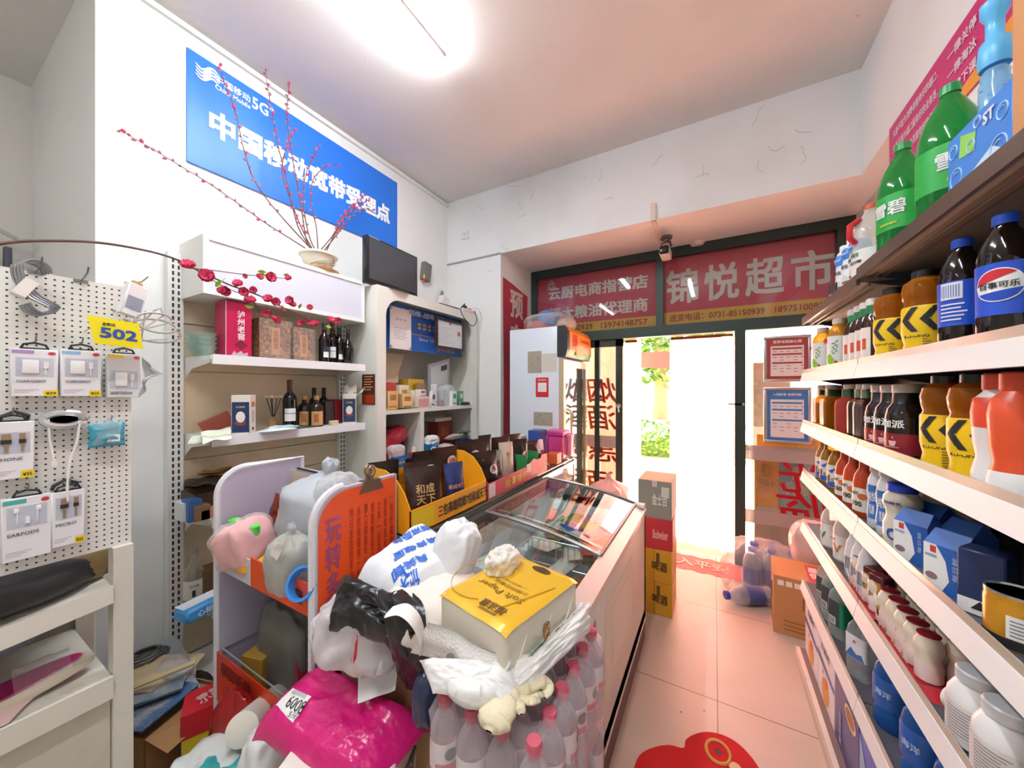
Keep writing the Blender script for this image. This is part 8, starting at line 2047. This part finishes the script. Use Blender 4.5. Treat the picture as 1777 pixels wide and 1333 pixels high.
mb2 = blob(.15, .115, .17, 376, .12, n=50, m=40); mb2.build('teal_panel', M('2fa3a6', .3, bump=(12, .7, .03)), t, loc=(.05, -.03, .05))
tag(blob(.06, .06, .1, 377, .16).build('white_bag', FILM('efefef', .75, .2, bump=(16, .8, .02)), loc=(-1.12, .55, .3)), 'white plastic bag end beside the left corner of the magenta mailer', 'bag')
boxthing('low_carton', 'low brown carton under the white bag beside the white carton', -1.12, .56, 0, .12, .12, .3, M('a88a68', .6))
q = sheet('printed_paper', 'white printed paper slip at the bottom between teal bag and mailer', 'paper', [PZ(430, 1345, .4), PZ(480, 1345, .4), PZ(476, 1282, .45), PZ(440, 1310, .45)], M('e6eaf0', .6), .006, 378)
sheet('floor_paper', 'white paper scrap on the floor by the magazines carton', 'paper', [PZ(330, 1215, .004), PZ(372, 1215, .004), PZ(380, 1180, .004), PZ(340, 1190, .004)], M('d9d9d9', .7), .002, 379)

def stack(label, z, h, col, txtc, txts, x0=-.44, x1=-.235, y0=2.48, y1=2.76, extra=None):
    t = thing('drink_carton', label, 'box', ((x0 + x1) / 2, (y0 + y1) / 2, z), R(random.uniform(-1.5, 1.5)))
    hx, hy = (x1 - x0) / 2, (y1 - y0) / 2
    MB().rbox(-hx, -hy, 0, hx, hy, h - .001, .003, seg=1).build('carton', M(col, .5), t)
    MB().text(txts, FY((0.03, -hy - .0005, h * .5)), .05, .03, fitw=hx * .9, fith=h * .3).build('lettering', M(txtc, .5), t)
    if extra: extra(t, hx, hy, h)
    return t
def seam(t, hx, hy, h): MB().box(-.004, -hy - .001, 0, .0, -hy, h).box(hx * .1, -hy - .001, h * .6, hx * .3, -hy, h * .9, 1).box(-.012, -hy, h - .0008, .012, hy, h + .0002, 1).build('tape_print', [M('8a6a1e', .5), M('5a4a1a', .5)], t)
stack('lowest mustard yellow drink carton of the stack at the freezer end', 0, .212, 'c89a2a', '5a4416', '啤酒', extra=seam)
stack('second mustard yellow drink carton of the stack at the freezer end', .212, .212, 'c89a2a', '5a4416', '啤酒', extra=seam)
stack('red beer carton third up in the stack at the freezer end', .424, .2, 'b8303a', 'e6a8a0', 'Budweiser')
def greytop(t, hx, hy, h): MB().box(-hx + .001, -hy + .001, h - .001, hx - .001, hy - .001, h + .0006).box(-.015, -hy - .0008, h - .04, .015, -hy, h + .001, 1).build('top_flap', [M('d9a27a', .6), M('c9c2b8', .4)], t); MB().box(hx * .4, -hy - .001, h * .58, hx * .85, -hy, h * .85).build('white_label', M('cfcfc8', .5), t)
stack('grey green drink carton on top of the stack at the freezer end', .624, .245, '8a8f84', 'd5d8d0', '金士百', extra=greytop)
t = thing('brown_carton', 'brown carton with red and white print on the floor by the right rack end', 'box', (.47, 2.80, 0), R(-4))
MB().rbox(-.15, -.15, 0, .15, .15, .345, .003, seg=1).build('carton', M('c08a58', .6), t)
MB().box(-.155, -.02, .15, -.149, -.018, .25).box(-.13, -.1508, .29, -.1, -.15, .32, 1).box(-.09, -.1508, .29, -.06, -.15, .32, 1).box(-.05, -.1508, .29, -.02, -.15, .32, 1).box(-.01, -.1506, .17, -.006, -.15, .24).build('carton_print', [M('4a3424', .5), WHITE], t)
MB().box(.02, -.13, .3455, .13, .1, .346).build('red_label', M('c8424a', .5), t)
MB().text('顺丰\n快运', frame((.075, -.01, .346), (1, 0, 0), (0, 1, 0)), .05, .03, fitw=.09, fith=.16).build('lettering', WHITE, t)
mb = MB()
for k in range(3): mb.box(-.1, -.1508, .03 + k * .025, .1 - .03 * k, -.15, .04 + k * .025)
mb.build('fine_print', M('9a6c42', .6), t)
bottle_kind('barrel', [(.05, 0), (.058, .01), (.058, .2), (.05, .24), (.026, .27), (.024, .285)], FILM('cfd6e2', .3, .08, 'e6eef6'), (.028, .28, .305, M('3a4ab8', .4)), [(.06, .17, M('4a5a9a', .4))])
for k, (x, y) in enumerate(((.26, 3.26), (.38, 3.3), (.24, 3.14), (.36, 3.17), (.48, 3.2))):
    put('barrel', 'water_jug', ['blue capped water jug, rear left of the wrapped five', 'blue capped water jug, rear right of the wrapped five', 'blue capped water jug, front left of the wrapped five', 'blue capped water jug, front middle of the wrapped five', 'blue capped water jug, front right of the wrapped five'][k] + ' by the door', 'bottle', (x, y, 0), R(20 * k), None)
put('barrel', 'water_jug', 'blue capped water jug lying on its side in the clear bag by the door', 'bottle', (.33, 2.98, .06), 0, None, 1, (R(90), 0, R(-62)))
tag(blob(.24, .2, .2, 391, .12, .8).build('clear_bag', FILM('f0ebe8', .14, .1, bump=(14, .9, .02)), loc=(.3, 3.12, .0)), 'clear plastic bag around the water jugs by the door', 'bag')
boxthing('white_crate', 'pale crate under the pinkish bag beyond the brown carton', .66, 3.12, 0, .32, .3, .3, M('d5cabc', .6))
t, mb = heap('pinkish_bag', 'pinkish translucent bag piled beyond the brown carton by the door', 'bag', 1390, 975, .36, (.14, .12, .15), 392, FILM('e6c6c0', .75, .2, bump=(14, .8, .02)), .1)
t.location = (.6, 3.08, .3)
MB().lathe([(0, .22), (.05, .215), (.07, .19)], 14).build('pink_cap', M('d8508a', .5), t, loc=(.05, .02, 0))
boxthing('pale_carton', 'pale carton under the pink bag between counter and door', -.8, 3.12, 0, .3, .28, .4, M('d9c2b4', .6))
tag(blob(.15, .13, .15, 393, .12, knot=.3, tie=.3).build('pink_bag', FILM('ecc4bc', .75, .2, bump=(14, .8, .02)), loc=(-.8, 3.12, .4)), 'pink translucent bag standing between counter and doorway', 'bag')
t = thing('door_mat', 'thin red door mat with cut out characters at the threshold', 'mat', (-.15, 3.36, .0))
mb = MB().grid(lambda u, v: Vector(((u - .5) * .66, (v - .5) * .28 + .012 * sin(u * 30), .002 + .002 * nz((u * 5, v * 5, 0)))), 20, 8)
mb.build('mat_sheet', M('d8514e', .6), t)
MB().text('出入平安', frame((0, 0, .003), (1, 0, 0), (0, 1, 0)), .1, .02, fitw=.5, fith=.14, lift=.003).build('lettering', M('e9b0a4', .6), t)
t = thing('lucky_mat', 'red cloud shaped plush mat with gold coin motif in the aisle', 'mat', (-.05, 1.4, 0))
ol = [PZ(u, v, .0) for u, v in ((1085, 1400), (1096, 1352), (1110, 1316), (1135, 1302), (1162, 1298), (1186, 1303), (1190, 1289), (1206, 1279), (1226, 1275), (1250, 1279), (1275, 1291), (1298, 1312), (1318, 1340), (1330, 1372), (1330, 1410), (1290, 1450), (1180, 1460), (1110, 1445))]
sm = smooth_pts(ol + [ol[0]], 4)[:-1]
o0 = Vector(t.location)
MB().prism([(p.x - o0.x, p.y - o0.y) for p in sm][::-1], .012).build('plush', M('c4161c', .9, bump=(160, .8, .004)), t)
c = PZ(1246, 1305, .012) - o0
mb = MB().tube([(c.x + .042 * cos(a * pi / 14), c.y + .05 * sin(a * pi / 14), .013) for a in range(28)], .006, 6, closed=True)
mb.add([(c.x + .018 * cos(a * pi / 2), c.y + .022 * sin(a * pi / 2), .0135) for a in range(4)], [(0, 1, 2, 3)], 1)
mb.build('coin_motif', [M('d09a4a', .6), M('7a2a1a', .7)], t)
c = PZ(1276, 1332, .012) - o0
MB().lathe([(0, .016), (.022, .012)], 14).build('gold_dot', M('d9b48a', .5), t, loc=(c.x, c.y, 0))
